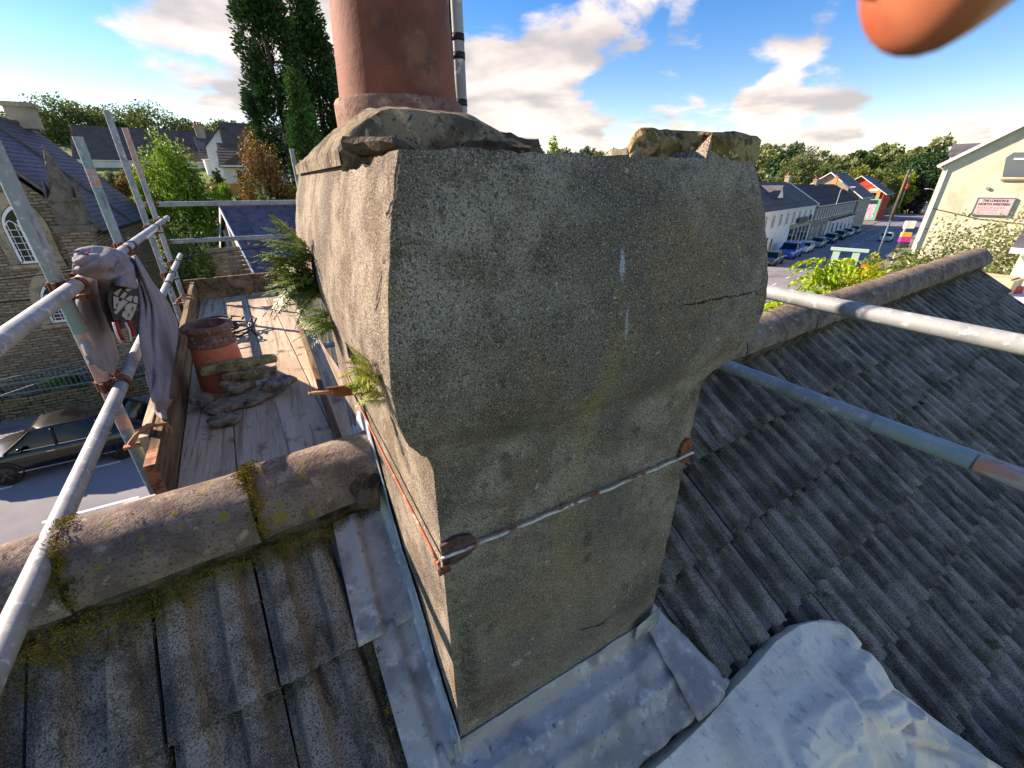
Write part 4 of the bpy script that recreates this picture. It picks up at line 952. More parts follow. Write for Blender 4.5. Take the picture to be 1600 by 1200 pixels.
# rusty clips holding the toe board to the posts
for y, z in ((2.16, ZB + .15), (5.0, ZB + .15)):
    b = bpt(y, 0); mb = MB(); mb.tube([b + bx * .02 + V(0, 0, z + .03), b + bx * .012 + V(0, .01, z + .075), b + bx * -.05 + V(0, .012, z + .085), b + bx * -.10 + V(0, .01, z + .05), b + bx * -.13 + V(0, 0, z + .02)], .011, 8)
    mb.obox(b + bx * -.15 + V(0, -.02, z + .008), bx * .10, bdir * .03, V(0, 0, .012)); mb.build('toe_board_clip', m_rust_pale, sc, auto=40)
# grey plank on edge between platform and chimney
mb = MB(); b = V(.150, 1.95, ZB - .02); mb.obox((.095, 1.93, ZB - .03), (.03, 0, 0), (-.0, 2.2, 0), (0, 0, .10)); mb.build('edge_board', m_board_dark, pf)

# ------------------------------------------------------------------ things on the platform
QX, QY = -.425, 3.10
tp = thing('short_pot', 'short orange terracotta chimney pot with rolled rim standing on the boards', 'chimney pot', (QX, QY, ZB))
mb = MB(); mb.lathe([(.085, 0), (.138, .0), (.140, .02), (.136, .10), (.127, .24), (.121, .285)], (QX, QY, ZB + .004), 48); mb.build('barrel', m_terra, tp, auto=40)
mb = MB(); mb.lathe([(.121, .283), (.131, .287), (.133, .298), (.130, .308), (.118, .312), (.116, .36), (.121, .372), (.134, .382), (.139, .398), (.134, .412), (.122, .418), (.108, .414), (.104, .40), (.102, .30), (.100, .1)], (QX, QY, ZB + .004), 48); mb.build('rolled_rim', m_terra_rim, tp, auto=50)
mb = MB(); mb.lathe([(.05, 0), (.10, .0), (.10, .05)], (QX, QY, ZB + .02), 30); mb.build('flue_lining', m_plastic_blk, tp)
stones = [((-.47, 2.62, .0), .35, [(0, 0), (.20, -.03), (.36, .04), (.42, .12), (.26, .16), (.10, .13), (-.02, .08)], .034, m_slate, (0, .04), 'broad dark slab of broken mortar lying flat on the boards'),
          ((-.50, 2.86, .155), .06, [(0, 0), (.17, .0), (.33, .02), (.34, .07), (.16, .09), (.0, .07)], .045, m_slate_moss, (0, .02), 'long yellow lichened slab on top of the rubble against the short pot'),
          ((-.36, 2.76, .05), .8, [(0, 0), (.12, -.02), (.18, .05), (.10, .11), (.0, .08)], .040, m_slate, (.35, .1), 'tilted angular mortar lump with pale broken face in the rubble heap'),
          ((-.20, 2.72, .045), -.3, [(0, 0), (.11, .0), (.16, .05), (.07, .09), (-.02, .06)], .032, m_slate, (.15, -.12), 'small dark slab at the right of the rubble heap'),
          ((-.52, 2.68, .03), 1.1, [(0, 0), (.13, .0), (.15, .06), (.04, .08)], .034, m_slate, (.3, .2), 'narrow dark shard leaning at the left of the rubble heap'),
          ((-.30, 2.86, .07), .3, [(0, 0), (.15, -.01), (.18, .06), (.04, .10)], .045, m_slate, (.1, .1), 'thick grey slab under the lichened one in the rubble heap'),
          ((-.46, 2.46, .0), .1, [(0, 0), (.08, -.02), (.12, .05), (.05, .1), (-.02, .07)], .03, m_slate, (.0, .05), 'pointed dark shard at the near corner of the rubble heap'),
          ((-.40, 2.84, .11), -.2, [(0, 0), (.14, .0), (.15, .05), (.03, .07)], .04, m_slate_moss, (.1, .0), 'mossy shard wedged below the long lichened slab')]
for i, (p, a, poly, th_, mt, tl, lb) in enumerate(stones):
    o = rock([(x_ * 1.2, y_ * 1.2) for x_, y_ in poly], th_, 10 + i, .014, 4).build('mortar_slab', mt, None)
    o.data.transform(Matrix.Rotation(a, 4, 'Z') @ Matrix.Rotation(tl[0], 4, 'X') @ Matrix.Rotation(tl[1], 4, 'Y')); o.location = (p[0], p[1], ZB + .012 + p[2]); tag(o, lb, 'rubble', 'broken slabs heaped on the platform')
# tangled black cable behind the short pot
mb = MB(); rnd = random.Random(4); pts = []
for i in range(150):
    a = i * .36; rr = .085 + .055 * math.sin(a * .37 + 1) + .02 * math.sin(a * 1.7)
    pts.append(V(-.50 + .05 * math.sin(a * .21) + rr * math.cos(a) * 1.35, 4.22 + .06 * math.cos(a * .17) + rr * math.sin(a) * 1.2, ZB + .045 + .040 * (1 + math.sin(a * .43 + 2)) + .05 * max(0, math.sin(a * .11))))
pts += [V(-.36, 4.10, ZB + .02), V(-.27, 4.2, ZB + .04), V(-.22, 4.36, ZB + .09), V(-.25, 4.42, ZB + .1), V(-.29, 4.3, ZB + .05), V(-.24, 4.1, ZB + .015)]
o = mb.tube(pts, .0085, 7).build('cable_coil', m_black_cable, None, smooth=True); tag(o, 'tangled loops of black cable lying on the boards behind the short pot', 'cable')

# ------------------------------------------------------------------ hooded sweatshirt slung over the rail
hd = thing('sweatshirt', 'grey hooded sweatshirt with dark print draped over the guard rail and post', 'sweatshirt', tuple(onrail(205, 500, .5)))
def cloth(Lp, Rp, A, nu, nv, bulge, fold, seed, name, mt, A2=None, fr=7.0, wave=0):
    """cloth panel between two edge polylines (pixels, laid on the rail plane), with folds running down it"""
    def interp(pl, t):
        k = t * (len(pl) - 1); i = min(int(k), len(pl) - 2); f = k - i; return (pl[i][0] + (pl[i + 1][0] - pl[i][0]) * f, pl[i][1] + (pl[i + 1][1] - pl[i][1]) * f)
    rows = []
    for j in range(nv + 1):
        v = j / nv; l, r = interp(Lp, v), interp(Rp, v); row = []
        for i in range(nu + 1):
            u = i / nu; px, py = l[0] + (r[0] - l[0]) * u, l[1] + (r[1] - l[1]) * u
            a = A + ((A2 - A) * v if A2 else 0)
            off = bulge * math.sin(math.pi * u) ** .7 * (.75 + .25 * math.sin(v * 5 + seed)) + fold * (fb((u * fr + v * wave, v * 1.6, seed), 1, 3) + .6 * math.sin(u * fr * 2.2 + v * wave * 2 + seed)) * (math.sin(math.pi * min(1, u * 1.05)) ** .4)
            row.append(onrail(px, py, a - off))
        rows.append(row)
    mb = MB(); mb.grid(rows); o = mb.build(name, mt, hd, smooth=True)
    md = o.modifiers.new('s', 'SOLIDIFY'); md.thickness = .008; md.offset = 0
    md = o.modifiers.new('b', 'SUBSURF'); md.levels = 1; md.render_levels = 1
    return o
# lower body panel hanging on the inner side
cloth([(205, 400), (212, 440), (217, 480), (216, 520), (222, 560), (232, 600), (238, 628)], [(212, 398), (238, 440), (262, 470), (277, 500), (282, 545), (284, 590), (272, 630)], .505, 26, 40, .055, .012, 1, 'body_panel', m_fleece, .49, 5, 2)
cloth([(237, 622), (241, 640), (247, 652)], [(273, 624), (266, 642), (262, 658)], .485, 12, 6, .05, .004, 2, 'waist_band', m_fleece, None, 14)
# hood and shoulders bunched over the rail
cloth([(117, 393), (124, 388), (145, 384), (170, 386), (190, 392), (207, 404)], [(112, 424), (126, 430), (150, 436), (172, 446), (196, 452), (214, 450)], .50, 22, 36, .06, .02, 5, 'hood', m_fleece, None, 4, 6)
cloth([(112, 404), (126, 398), (150, 396), (176, 402)], [(118, 414), (134, 416), (156, 418), (180, 428)], .462, 12, 24, .030, .008, 8, 'hood_edge', m_fleece, None, 4, 4)
cloth([(166, 412), (170, 428), (176, 445)], [(206, 408), (212, 430), (214, 452)], .478, 14, 14, .05, .014, 3, 'hood_fold', m_fleece, None, 4, 4)
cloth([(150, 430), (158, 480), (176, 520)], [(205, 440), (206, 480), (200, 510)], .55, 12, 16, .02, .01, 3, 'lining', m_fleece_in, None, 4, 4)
# sleeve behind the post
cloth([(116, 440), (113, 475), (118, 510), (126, 540), (136, 562)], [(150, 436), (160, 475), (176, 520), (186, 560), (178, 588)], .615, 14, 26, .045, .012, 9, 'sleeve', m_fleece, .62, 4, 2)
cloth([(133, 556), (137, 564), (140, 571)], [(142, 552), (147, 562), (147, 569)], .60, 8, 6, .012, .003, 4, 'cuff', m_fleece, None, 9)
# printed patch and its letters
def pp(px, py, off=0): return onrail(px, py, .468 - off)
mb = MB(); q = [(172, 444), (214, 440), (217, 462), (206, 498), (178, 500), (168, 470)]; nq = len(q)
vs = [pp(*p) for p in q] + [pp(*p, -.006) for p in q]; mb.add(vs, [tuple(range(nq)), tuple(range(2 * nq - 1, nq - 1, -1))] + [(i, nq + i, nq + (i + 1) % nq, (i + 1) % nq) for i in range(nq)])
pr = mb.build('print', m_print, hd)
def poly(ps, name='letter', mt=m_letters):
    mb = MB(); nq = len(ps); vs = [pp(*p, .004) for p in ps] + [pp(*p, .001) for p in ps]
    mb.add(vs, [tuple(range(nq)), tuple(range(2 * nq - 1, nq - 1, -1))] + [(i, nq + i, nq + (i + 1) % nq, (i + 1) % nq) for i in range(nq)]); return mb.build(name, mt, pr)
def z(x, y): return (150 + x / 12, 430 + y / 12)
for ps in ([z(325, 340), z(440, 255), z(490, 250), z(400, 390)], [z(445, 410), z(530, 310), z(590, 345), z(520, 440)], [z(550, 450), z(640, 380), z(700, 395), z(655, 500)],
           [z(540, 270), z(720, 150), z(775, 225), z(590, 310)], [z(325, 390), z(430, 420), z(415, 480), z(470, 495), z(500, 450), z(600, 500), z(380, 735), z(330, 690), z(400, 640), z(330, 620)],
           [z(540, 620), z(560, 560), z(640, 520), z(770, 545), z(745, 650), z(650, 845), z(560, 830), z(480, 760), z(500, 690), z(550, 665)], [z(700, 440), z(740, 380), z(790, 420), z(780, 520), z(700, 505)]): poly(ps)
for ps in ([z(660, 650), z(695, 590), z(715, 590), z(680, 665)], [z(585, 770), z(620, 715), z(645, 720), z(615, 780)], [z(375, 590), z(400, 520), z(422, 525), z(398, 600)]):
    mb = MB(); nq = len(ps); vs = [pp(*p, .0055) for p in ps]; mb.add(vs, [tuple(range(nq))]); mb.build('letter_counter', m_print, pr)
for a, b, c in (((181, 502), (186, 520), (192, 530)), ((200, 502), (206, 514), (208, 526))):
    mb = MB(); mb.tube([onrail(*a, .49), onrail(*b, .495), onrail(*c, .50)], .007, 8); mb.build('red_lining', m_redcord, hd, smooth=True)
    mb = MB(); mb.tube([onrail(a[0] - 4, a[1] + 2, .485), onrail(b[0] - 4, b[1] + 2, .49), onrail(c[0] - 3, c[1] + 6, .495)], .004, 8); mb.build('drawstring', m_whitecord, hd, smooth=True)
mb = MB(); mb.tube([onrail(225, 560, .50), onrail(229, 590, .50), onrail(236, 612, .49), onrail(242, 622, .48), onrail(245, 628, .48)], .0025, 6); mb.build('drawstring', m_whitecord, hd, smooth=True)
mb = MB(); mb.prism([(0, 0), (.022, 0), (.022, .008), (0, .008)], onrail(137, 399, .428), N0, V(0, 0, 1), V(-.004, 0, 0)); mb.build('red_label', m_redcord, hd)

# ------------------------------------------------------------------ canvas dust sheet heaped on the rear slope
ds = thing('dust_sheet', 'crumpled dirty white canvas dust sheet spread on the rear roof slope', 'sheet', tuple(R(1.3, 1.5)))
out_px = [(1000, 1205), (1040, 1172), (1082, 1132), (1120, 1090), (1160, 1048), (1200, 1002), (1236, 978), (1266, 970), (1297, 973), (1308, 992), (1318, 1010), (1340, 1042), (1375, 1070), (1406, 1092), (1445, 1130), (1480, 1160), (1520, 1180), (1560, 1204)]
edge = [np.array(rc(onroof(*p))[:2]) for p in out_px]
rows = []; nu, nv = 170, 150; bot0, bot1 = np.array([.45, 2.3]), np.array([2.0, 2.75])
def eint(t):
    k = t * (len(edge) - 1); i = min(int(k), len(edge) - 2); return edge[i] + (edge[i + 1] - edge[i]) * (k - i)
PLATS = [([(1276, 1052), (1318, 1014), (1356, 1072), (1277, 1092)], .020), ([(1277, 1096), (1358, 1076), (1364, 1116), (1304, 1132)], .028), ([(1362, 1080), (1386, 1096), (1414, 1162), (1332, 1142)], .022), ([(1262, 970), (1298, 973), (1318, 1008), (1306, 1016)], .016), ([(1190, 1120), (1270, 1068), (1274, 1140), (1200, 1250)], .010), ([(1340, 1150), (1420, 1168), (1470, 1260), (1330, 1260)], .014)]
PLATS = [([np.array(rc(onroof(*q))[:2]) for q in pl_], hh_) for pl_, hh_ in PLATS]
def plateau(p):
    """turned-over corners: layers of the same canvas with soft folded edges"""
    h = 0
    for pl_, hh_ in PLATS:
        c = sum(pl_) / len(pl_); dm = 9
        for i in range(len(pl_)):
            a, b = pl_[i], pl_[(i + 1) % len(pl_)]; e = b - a; nn = np.array([-e[1], e[0]]) / np.linalg.norm(e); dm = min(dm, np.dot(p - a, nn) * np.sign(np.dot(c - a, nn)))
        dm += .006 * fb((p[0] * 20, p[1] * 20, hh_ * 99), 1, 2)
        h += hh_ * sstep_(-.004, .012, dm) * (1 + .25 * math.exp(-((dm - .014) / .012) ** 2))
    return h
def sheet_h(p, d):
    h = .035 + .085 * d
    w = .25 * fb((p[0] * 2.2, p[1] * 2.2, 9), 1, 2)
    rg = 1 - abs(fb((p[0] * 3.1 + w * 3, p[1] * 2.3 - w * 3, 2), 1, 2)); h += .12 * d * max(0, rg - .5) ** 1.4
    h += .035 * d * fb((p[0] * 3.0, p[1] * 3.0, 5), 1, 2) + .004 * d * fb((p[0] * 16, p[1] * 16, 4), 1, 3)
    for (c0, c1, cw, ch) in (((1.20, 1.30), (1.02, 2.2), .05, .022), ((1.52, 1.28), (1.80, 2.1), .05, .026), ((1.34, 1.42), (1.22, 1.66), .045, .024), ((1.62, 1.50), (1.95, 1.80), .05, .022), ((1.0, 1.36), (1.34, 1.34), .045, .016)):
        c0, c1 = np.array(c0), np.array(c1); tt = max(0, min(1, np.dot(p - c0, c1 - c0) / np.dot(c1 - c0, c1 - c0))); dd = np.linalg.norm(p - c0 - tt * (c1 - c0))
        h += ch * max(0, 1 - dd / cw) ** 1.4 * d * (1 - abs(2 * tt - 1) ** 4)
    return h + plateau(p)
for j in range(nv + 1):
    v = (j / nv) ** 1.25; row = []
    for i in range(nu + 1):
        u = i / nu; e = eint(u); b = bot0 + (bot1 - bot0) * u; p = e + (b - e) * v; d = min(1, v * 5.5) * (.35 + .65 * min(1, u * 6, (1 - u) * 6))
        row.append(R(p[0], p[1], sheet_h(p, d)))
    rows.append(row)
mb = MB(); mb.grid(rows); o = mb.build('canvas', m_sheet, ds, smooth=True); md = o.modifiers.new('s', 'SOLIDIFY'); md.thickness = .004; md.offset = -1
mb = MB(); lo = [[p, p - RN * .05] for p in rows[0]]; mb.grid([[a for a, b in lo], [b for a, b in lo]], flip=True); mb.build('hem', m_sheet, ds, smooth=True)
# end of a roof ladder poking in at the lower right
ld = thing('roof_ladder', 'end of a timber ladder stile wrapped in pale green cloth at the roof edge', 'ladder', tuple(R(2.15, 2.0)))
p0, p1 = R(*rc(onroof(1576, 1190))[:2], .08), R(*rc(onroof(1598, 1128))[:2], .08); dd = unit(p1 - p0)
mb = MB(); mb.tube([p0 - dd * .03, p0, p0 + dd * .05, p0 + dd * .10, p0 + dd * .105], [.022, .026, .027, .025, .02], 16); mb.build('cloth_wrap', m_green_frame, ld, smooth=True)
mb = MB(); mb.tube([p0 - dd * .6, p0 + dd * .02], .02, 12); mb.build('stile', m_pole_wood, ld, smooth=True)
p2 = R(*rc(onroof(1612, 1190))[:2], .06); mb = MB(); mb.obox(p2 - dd * .5, dd * .72, RU * .05, RN * .06); mb.build('stile', m_rust, ld)

# ------------------------------------------------------------------ the photographer's fingertip, close to the lens
fg = thing('finger', 'out of focus fingertip hanging in at the upper right corner', 'finger', (0.05, .03, .03))
def campt(px, py, z): return ray(px, py) * z
tip = campt(1424, -28, .050); c1 = campt(1520, -66, .0525); basep = campt(1920, -330, .06)
vw = unit(campt(1450, 0, 1.)); mb = MB(); rows = []; cl = []
for k in range(34):
    t = (k / 33) ** 1.5; c = (1 - t) ** 2 * tip + 2 * t * (1 - t) * c1 + t * t * basep; d = unit(2 * (1 - t) * (c1 - tip) + 2 * t * (basep - c1))
    sd = unit(np.cross(d, vw)); dp = np.cross(sd, d); r = .0082 * math.sqrt(max(.0, 1 - (1 - min(1, t / .13)) ** 2.2)) * (1 + .05 * math.sin(t * 10)); r = max(r, .0004); cl.append((c, d, sd, dp, r))
    rows.append([c + sd * r * math.cos(a) + dp * r * .9 * math.sin(a) for a in np.linspace(0, 2 * math.pi, 25)])
mb.grid(rows); mb.add(rows[0][:-1], [tuple(range(24))]); o = mb.build('fingertip', m_skin, fg, smooth=True)
# the nail lies on the upper left side of the tip
upc = unit(campt(1300, -60, .05) - campt(1420, 20, .05)); mb = MB(); rr = []
for k in range(3, 15):
    c, d, sd, dp, r = cl[k]; a0 = math.atan2(np.dot(upc, dp), np.dot(upc, sd)); rr.append([c + sd * (r + .0006) * math.cos(a0 + b) + dp * (r * .9 + .0006) * math.sin(a0 + b) - d * .0012 for b in np.linspace(-.75, .75, 9)])
mb.grid(rr); o = mb.build('nail', m_nail, fg, smooth=True); md = o.modifiers.new('s', 'SOLIDIFY'); md.thickness = .0008; md.offset = 0
# ------------------------------------------------------------------ street frame
AS = math.radians(15.8); SQ = V(43, 22.5, 0); SE = V(math.cos(AS), math.sin(AS), 0); SM = V(-math.sin(AS), math.cos(AS), 0); TB = -31.6
def zroad(t): return GROUND - .012 * max(0, t)
def sstep(a, b, x): x = max(0, min(1, (x - a) / (b - a))); return x * x * (3 - 2 * x)
def heading(t): return AS * sstep(TB - 9, TB + 9, t) - .35 * sstep(150, 215, t)
_c = {}; _p = SQ.copy()
tt = 0.0; P_ = SQ.copy(); fwdp = [(0.0, P_.copy())]
while tt < 290: a = heading(tt + .5); P_ = P_ + V(math.cos(a), math.sin(a), 0); tt += 1; fwdp.append((tt, P_.copy()))
tt = 0.0; P_ = SQ.copy(); bk = []
while tt > -220: a = heading(tt - .5); P_ = P_ - V(math.cos(a), math.sin(a), 0); tt -= 1; bk.append((tt, P_.copy()))
CL = sorted(bk + fwdp, key=lambda q: q[0]); T0 = CL[0][0]
def st(t, off, dz=0):
    """point on the street: t metres along, off metres to the far side"""
    k = min(max(t - T0, 0), len(CL) - 1.001); i = int(k); p = CL[i][1] + (CL[i + 1][1] - CL[i][1]) * (k - i); a = heading(t)
    return V(p[0] - math.sin(a) * off, p[1] + math.cos(a) * off, zroad(t) + dz)
CLA = np.array([q[1][:2] for q in CL])
def near(x, y):
    d = (CLA[:, 0] - x) ** 2 + (CLA[:, 1] - y) ** 2; i = int(np.argmin(d)); t = CL[i][0]; a = heading(t)
    return t, -(x - CLA[i, 0]) * math.sin(a) + (y - CLA[i, 1]) * math.cos(a)
def hgt(x, y):
    t, off = near(x, y); D = math.hypot(x, y); z = zroad(max(0, t))
    r = 0
    if off > 11: r = (.20 if t < -20 else .20 - .10 * sstep(-20, 20, t)) * (min(off, 85) - 11)
    far = 26 * (.5 + .5 * sstep(-.1, .5, math.atan2(x, y))) * sstep(150, 400, D) * sstep(16, 60, abs(off))
    if t > 225: far = 26 * sstep(150, 400, D)
    if off < -12 and t < 100: r = -.02 * min(60, -off - 12)
    return z - .03 + max(r, far)
mb = MB(); xs = list(np.arange(-320, -40, 20)) + list(np.arange(-40, 130, 5)) + list(np.arange(130, 680, 15)); ys = list(np.arange(-200, -20, 20)) + list(np.arange(-20, 110, 5)) + list(np.arange(110, 640, 15))
G = []
for y in ys:
    row = []
    for x in xs:
        t, off = near(x, y); h = hgt(x, y)
        if abs(off) < 13 and -210 < t < 280: h -= .12
        row.append((x, y, h))
    G.append(row)
g = mb.grid(G).build('ground', m_grass, None, smooth=True); structure(g)
# far rim so that the ground reaches the horizon
mb = MB(); ring1 = [(680 * math.cos(a) * 1.0, 640 * math.sin(a), -12) for a in np.linspace(0, 2 * math.pi, 33)]; ring2 = [(3000 * math.cos(a), 3000 * math.sin(a), -12) for a in np.linspace(0, 2 * math.pi, 33)]
structure(mb.grid([ring1, ring2], flip=True).build('distant_plain', m_grass, None))

def strip(name, t0, t1, a, b, dz, mt, step=2.0, parent=None, th=0):
    mb = MB(); n = max(1, int((t1 - t0) / step)); rows = [[st(t0 + (t1 - t0) * i / n, o, dz) for o in (a, b)] for i in range(n + 1)]
    mb.grid(rows, flip=True)
    if th:
        for o, fl in ((a, False), (b, True)): mb.grid([[st(t0 + (t1 - t0) * i / n, o, dz) for i in range(n + 1)], [st(t0 + (t1 - t0) * i / n, o, dz - th) for i in range(n + 1)]], flip=fl)
    return mb.build(name, mt, parent)
HW = 4.75
structure(strip('road', -200, 270, -HW, HW, 0, m_asphalt))
structure(strip('pavement', -200, 270, HW + .14, HW + 3.2, .116, m_paving, th=.3)); structure(strip('pavement', -200, 270, -HW - 2.6, -HW - .14, .116, m_paving, th=.3))
structure(strip('kerb', -200, 270, HW, HW + .14, .12, m_kerb, th=.3)); structure(strip('kerb', -200, 270, -HW - .14, -HW, .12, m_kerb, th=.3))
mk = MB()
def dash(t0, t1, o, w):
    q = [st(t0, o - w, .004), st(t1, o - w, .004), st(t1, o + w, .004), st(t0, o + w, .004)]; mk.add(q, [(0, 1, 2, 3)])
for t in np.arange(-78, 220, 5.2): dash(t + .9, t + 3.0, .02, .055)
for t in np.arange(-72, -28, 2.6): dash(t + .4, t + 1.3, 2.55, .05)
for t in np.arange(64, 100, 3.0): dash(t, t + 2.6, 2.6, .05)
structure(mk.build('road_markings', m_roadpaint, None))

# ------------------------------------------------------------------ church with a street-facing gable
YG = 25.0
ch = thing('church', 'stone church with steep dark slate roof and white traceried arched windows', 'church', (-9.5, 27, GROUND))
exr, ezr = -5.85, -1.83; pitch = math.radians(50); rx = -9.7; rz = ezr + (exr - rx) * math.tan(pitch); yb = 35.6; xl_ = 2 * rx - exr
mb = MB(); base = GROUND + .2; wx0, wx1 = xl_ + .35, exr - .35; ez2 = ezr + .35 * math.tan(pitch) - .06
prof5 = [(wx0, base - .6), (wx1, base - .6), (wx1, ez2 - .30), (rx, rz - .36), (wx0, ez2 - .30)]
n = 5; vs = [(x, YG, z) for x, z in prof5] + [(x, yb - .3, z) for x, z in prof5]
mb.add(vs, [(0, 1, 2, 3, 4), (9, 8, 7, 6, 5), (0, 5, 6, 1), (1, 6, 7, 2), (4, 9, 5, 0)])
mb.build('wall', m_stone, ch)
def slope(a, dn, al, n, mt, parent, name='roof', th=.03, expo=None):
    """roof plane built of overlapping courses: a = eave corner, dn = vector eave->ridge, al = vector along"""
    mb = MB(); a, dn, al = np.asarray(a, float), np.asarray(dn, float), np.asarray(al, float); nr = unit(np.cross(al, dn)); nr = nr if nr[2] > 0 else -nr
    for i in range(n):
        p = a + dn * i / n; mb.obox(p - dn / n * .05 + nr * th, al, dn / n * 1.08 - nr * th * .8, nr * -th * .9)
    return mb.build(name, mt, parent)
slope((exr, YG - .35, ezr), (rx - exr, 0, rz - ezr), (0, yb - YG + .5, 0), 26, m_slateroof, ch); slope((xl_, YG - .35, ezr), (rx - xl_, 0, rz - ezr), (0, yb - YG + .5, 0), 26, m_slateroof, ch)
nr = unit(V(math.sin(pitch), 0, math.cos(pitch)))
for yy in (YG - .35, YG + 5.2):                                   # stone copings running up the slope
    mb = MB(); a = V(exr, yy, ezr) + nr * .03; mb.obox(a - V(0, .10, 0), V(rx - exr, 0, rz - ezr), V(0, .22, 0), nr * .09); mb.build('coping', m_ashlar_dark, ch)
mb = MB(); mb.tube([(rx, YG - .4, rz + .03), (rx, yb + .15, rz + .03)], .12, 8); mb.build('ridge', m_ashlar_dark, ch, smooth=True)
mb = MB(); mb.tube([(exr + .05, YG - .4, ezr - .04), (exr + .05, yb + .2, ezr - .04)], .07, 8); mb.build('gutter', m_plastic_blk, ch, smooth=True)
c = V(rx + .25, yb - 1.2, rz - .2); mb = MB(); mb.box(c + V(-.5, -.45, 0), c + V(.5, .45, .95)); mb.box(c + V(-.6, -.55, .95), c + V(.6, .55, 1.15)); mb.build('chimney', m_buff, ch)
def arch_pts(w, hs, n=14):
    """pointed arch outline: springing at hs, half width w"""
    pts = [(-w, 0), (-w, hs)]; r = 2 * w
    for i in range(1, n): a = math.pi - (math.pi / 3) * i / n; pts.append((w + r * math.cos(a), hs + r * math.sin(a)))
    pts.append((0, hs + r * math.sin(math.pi / 3)))
    for i in range(n - 1, 0, -1): a = (math.pi / 3) * i / n; pts.append((-w + r * math.cos(a), hs + r * math.sin(a)))
    return pts + [(w, hs), (w, 0)]
def arch_window(cx, zb, w, hs, parent, yf):
    wd = thing_part('window', parent); P = arch_pts(w, hs); 
    mb = MB(); mb.prism(P, (cx, yf - .02, zb), (1, 0, 0), (0, 0, 1), (0, .03, 0)); wd = mb.build('window', m_glass, parent)
    def ringp(Pa, Pb, y0, y1, name, mt, par):
        mb = MB(); k = len(Pa); a = [(cx + x, y0, zb + z) for x, z in Pa]; b = [(cx + x, y0, zb + z) for x, z in Pb]; a2 = [(p[0], y1, p[2]) for p in a]; b2 = [(p[0], y1, p[2]) for p in b]
        mb.grid([a, b]); mb.grid([a, a2], flip=True); mb.grid([b, b2]); return mb.build(name, mt, par)
    so = arch_pts(w + .30, hs); ringp([(x, z - (.12 if z == 0 else 0)) for x, z in so], [(x, z) for x, z in arch_pts(w + .02, hs)], yf - .07, yf + .1, 'surround', m_ashlar, wd)
    ringp(arch_pts(w, hs), arch_pts(w - .075, hs), yf - .055, yf, 'frame', m_whitepaint, wd)
    mb = MB(); mb.box((cx - w, yf - .055, zb - .02), (cx + w, yf - .0, zb + .07)); mb.box((cx - .035, yf - .05, zb), (cx + .035, yf, zb + hs + w * .7)); mb.build('mullion', m_whitepaint, wd)
    for sg in (-1, 1):
        q = [(cx + sg * w * .5 + x * 1.0, zb + z) for x, z in arch_pts(w * .44, hs - .05)]
        mb = MB(); mb.tube([(x, yf - .04, zz) for x, zz in q], .022, 5); mb.build('lancet_frame', m_whitepaint, wd)
    mb = MB()
    for k in range(1, 6): mb.box((cx - w, yf - .035, zb + hs * k / 5 * .98), (cx + w, yf - .018, zb + hs * k / 5 * .98 + .022))
    for k in (-.72, -.28, .28, .72): mb.box((cx + w * k - .01, yf - .035, zb), (cx + w * k + .01, yf - .018, zb + hs + w * .5))
    mb.build('glazing_bars', m_whitepaint, wd)
    mb = MB(); mb.box((cx - w - .35, yf - .16, zb - .2), (cx + w + .35, yf + .05, zb - .06)); mb.build('sill', m_ashlar, wd)
def thing_part(*a): return None
arch_window(-8.33, -2.92, .50, 1.28, ch, YG); arch_window(-8.28, -5.42, .50, .85, ch, YG)
for zz in (GROUND + 4.05,): 
    mb = MB(); mb.tube([(wx0, YG - .03, zz - .1), (wx1, YG - .03, zz)], .025, 6); mb.build('wall_cable', m_plastic_blk, ch)
# corner buttress with pinnacle
bxc = -6.55; mb = MB()
mb.box((bxc - .62, YG - 1.3, base - .6), (bxc + .62, YG + .1, -4.6)); mb.add([(bxc - .62, YG - 1.3, -4.6), (bxc + .62, YG - 1.3, -4.6), (bxc + .55, YG - .9, -4.0), (bxc - .55, YG - .9, -4.0), (bxc - .62, YG, -4.6), (bxc + .62, YG, -4.6), (bxc + .55, YG, -4.0), (bxc - .55, YG, -4.0)], [(0, 1, 2, 3), (1, 5, 6, 2), (4, 0, 3, 7)])
mb.box((bxc - .5, YG - .9, -4.3), (bxc + .5, YG + .1, -1.75)); bt = mb.build('buttress', m_stone, ch)
mb = MB(); mb.box((bxc - .62, YG - 1.0, -1.75), (bxc + .62, YG + .12, -1.5)); mb.box((bxc - .42, YG - .85, -1.5), (bxc + .42, YG + .0, -.55)); mb.box((bxc - .5, YG - .92, -.62), (bxc + .5, YG + .06, -.5)); mb.build('pinnacle_shaft', m_ashlar_dark, ch)
cy = YG - .43; mb = MB()
for dx, dy in ((0, -.42), (.42, 0), (-.42, 0), (0, .42)):          # four gablets
    a = V(dy if dx == 0 else 0, 0, 0)
    if dx == 0: mb.prism([(-.36, 0), (.36, 0), (0, .62)], (bxc, cy + dy, -.5), (1, 0, 0), (0, 0, 1), (0, -.08 if dy < 0 else .08, 0))
    else: mb.prism([(-.36, 0), (.36, 0), (0, .62)], (bxc + dx, cy, -.5), (0, 1, 0), (0, 0, 1), (.08 if dx > 0 else -.08, 0, 0))
mb.build('gablet', m_ashlar_dark, ch)
mb = MB(); mb.lathe([(.40, -.5), (.36, -.2), (.05, 1.18), (.09, 1.22), (.0, 1.36)], (bxc, cy, 0), 8); mb.build('spirelet', m_ashlar_dark, ch)
for i in range(6):
    zz = -.2 + i * .2; rr = .36 - .31 * (zz + .2) / 1.38
    mb = MB()
    for a in (0, 1.57, 3.14, 4.71): mb.box((bxc + rr * math.cos(a + .78) - .04, cy + rr * math.sin(a + .78) - .04, zz), (bxc + rr * math.cos(a + .78) + .04, cy + rr * math.sin(a + .78) + .04, zz + .07))
    mb.build('crocket', m_ashlar_dark, ch)
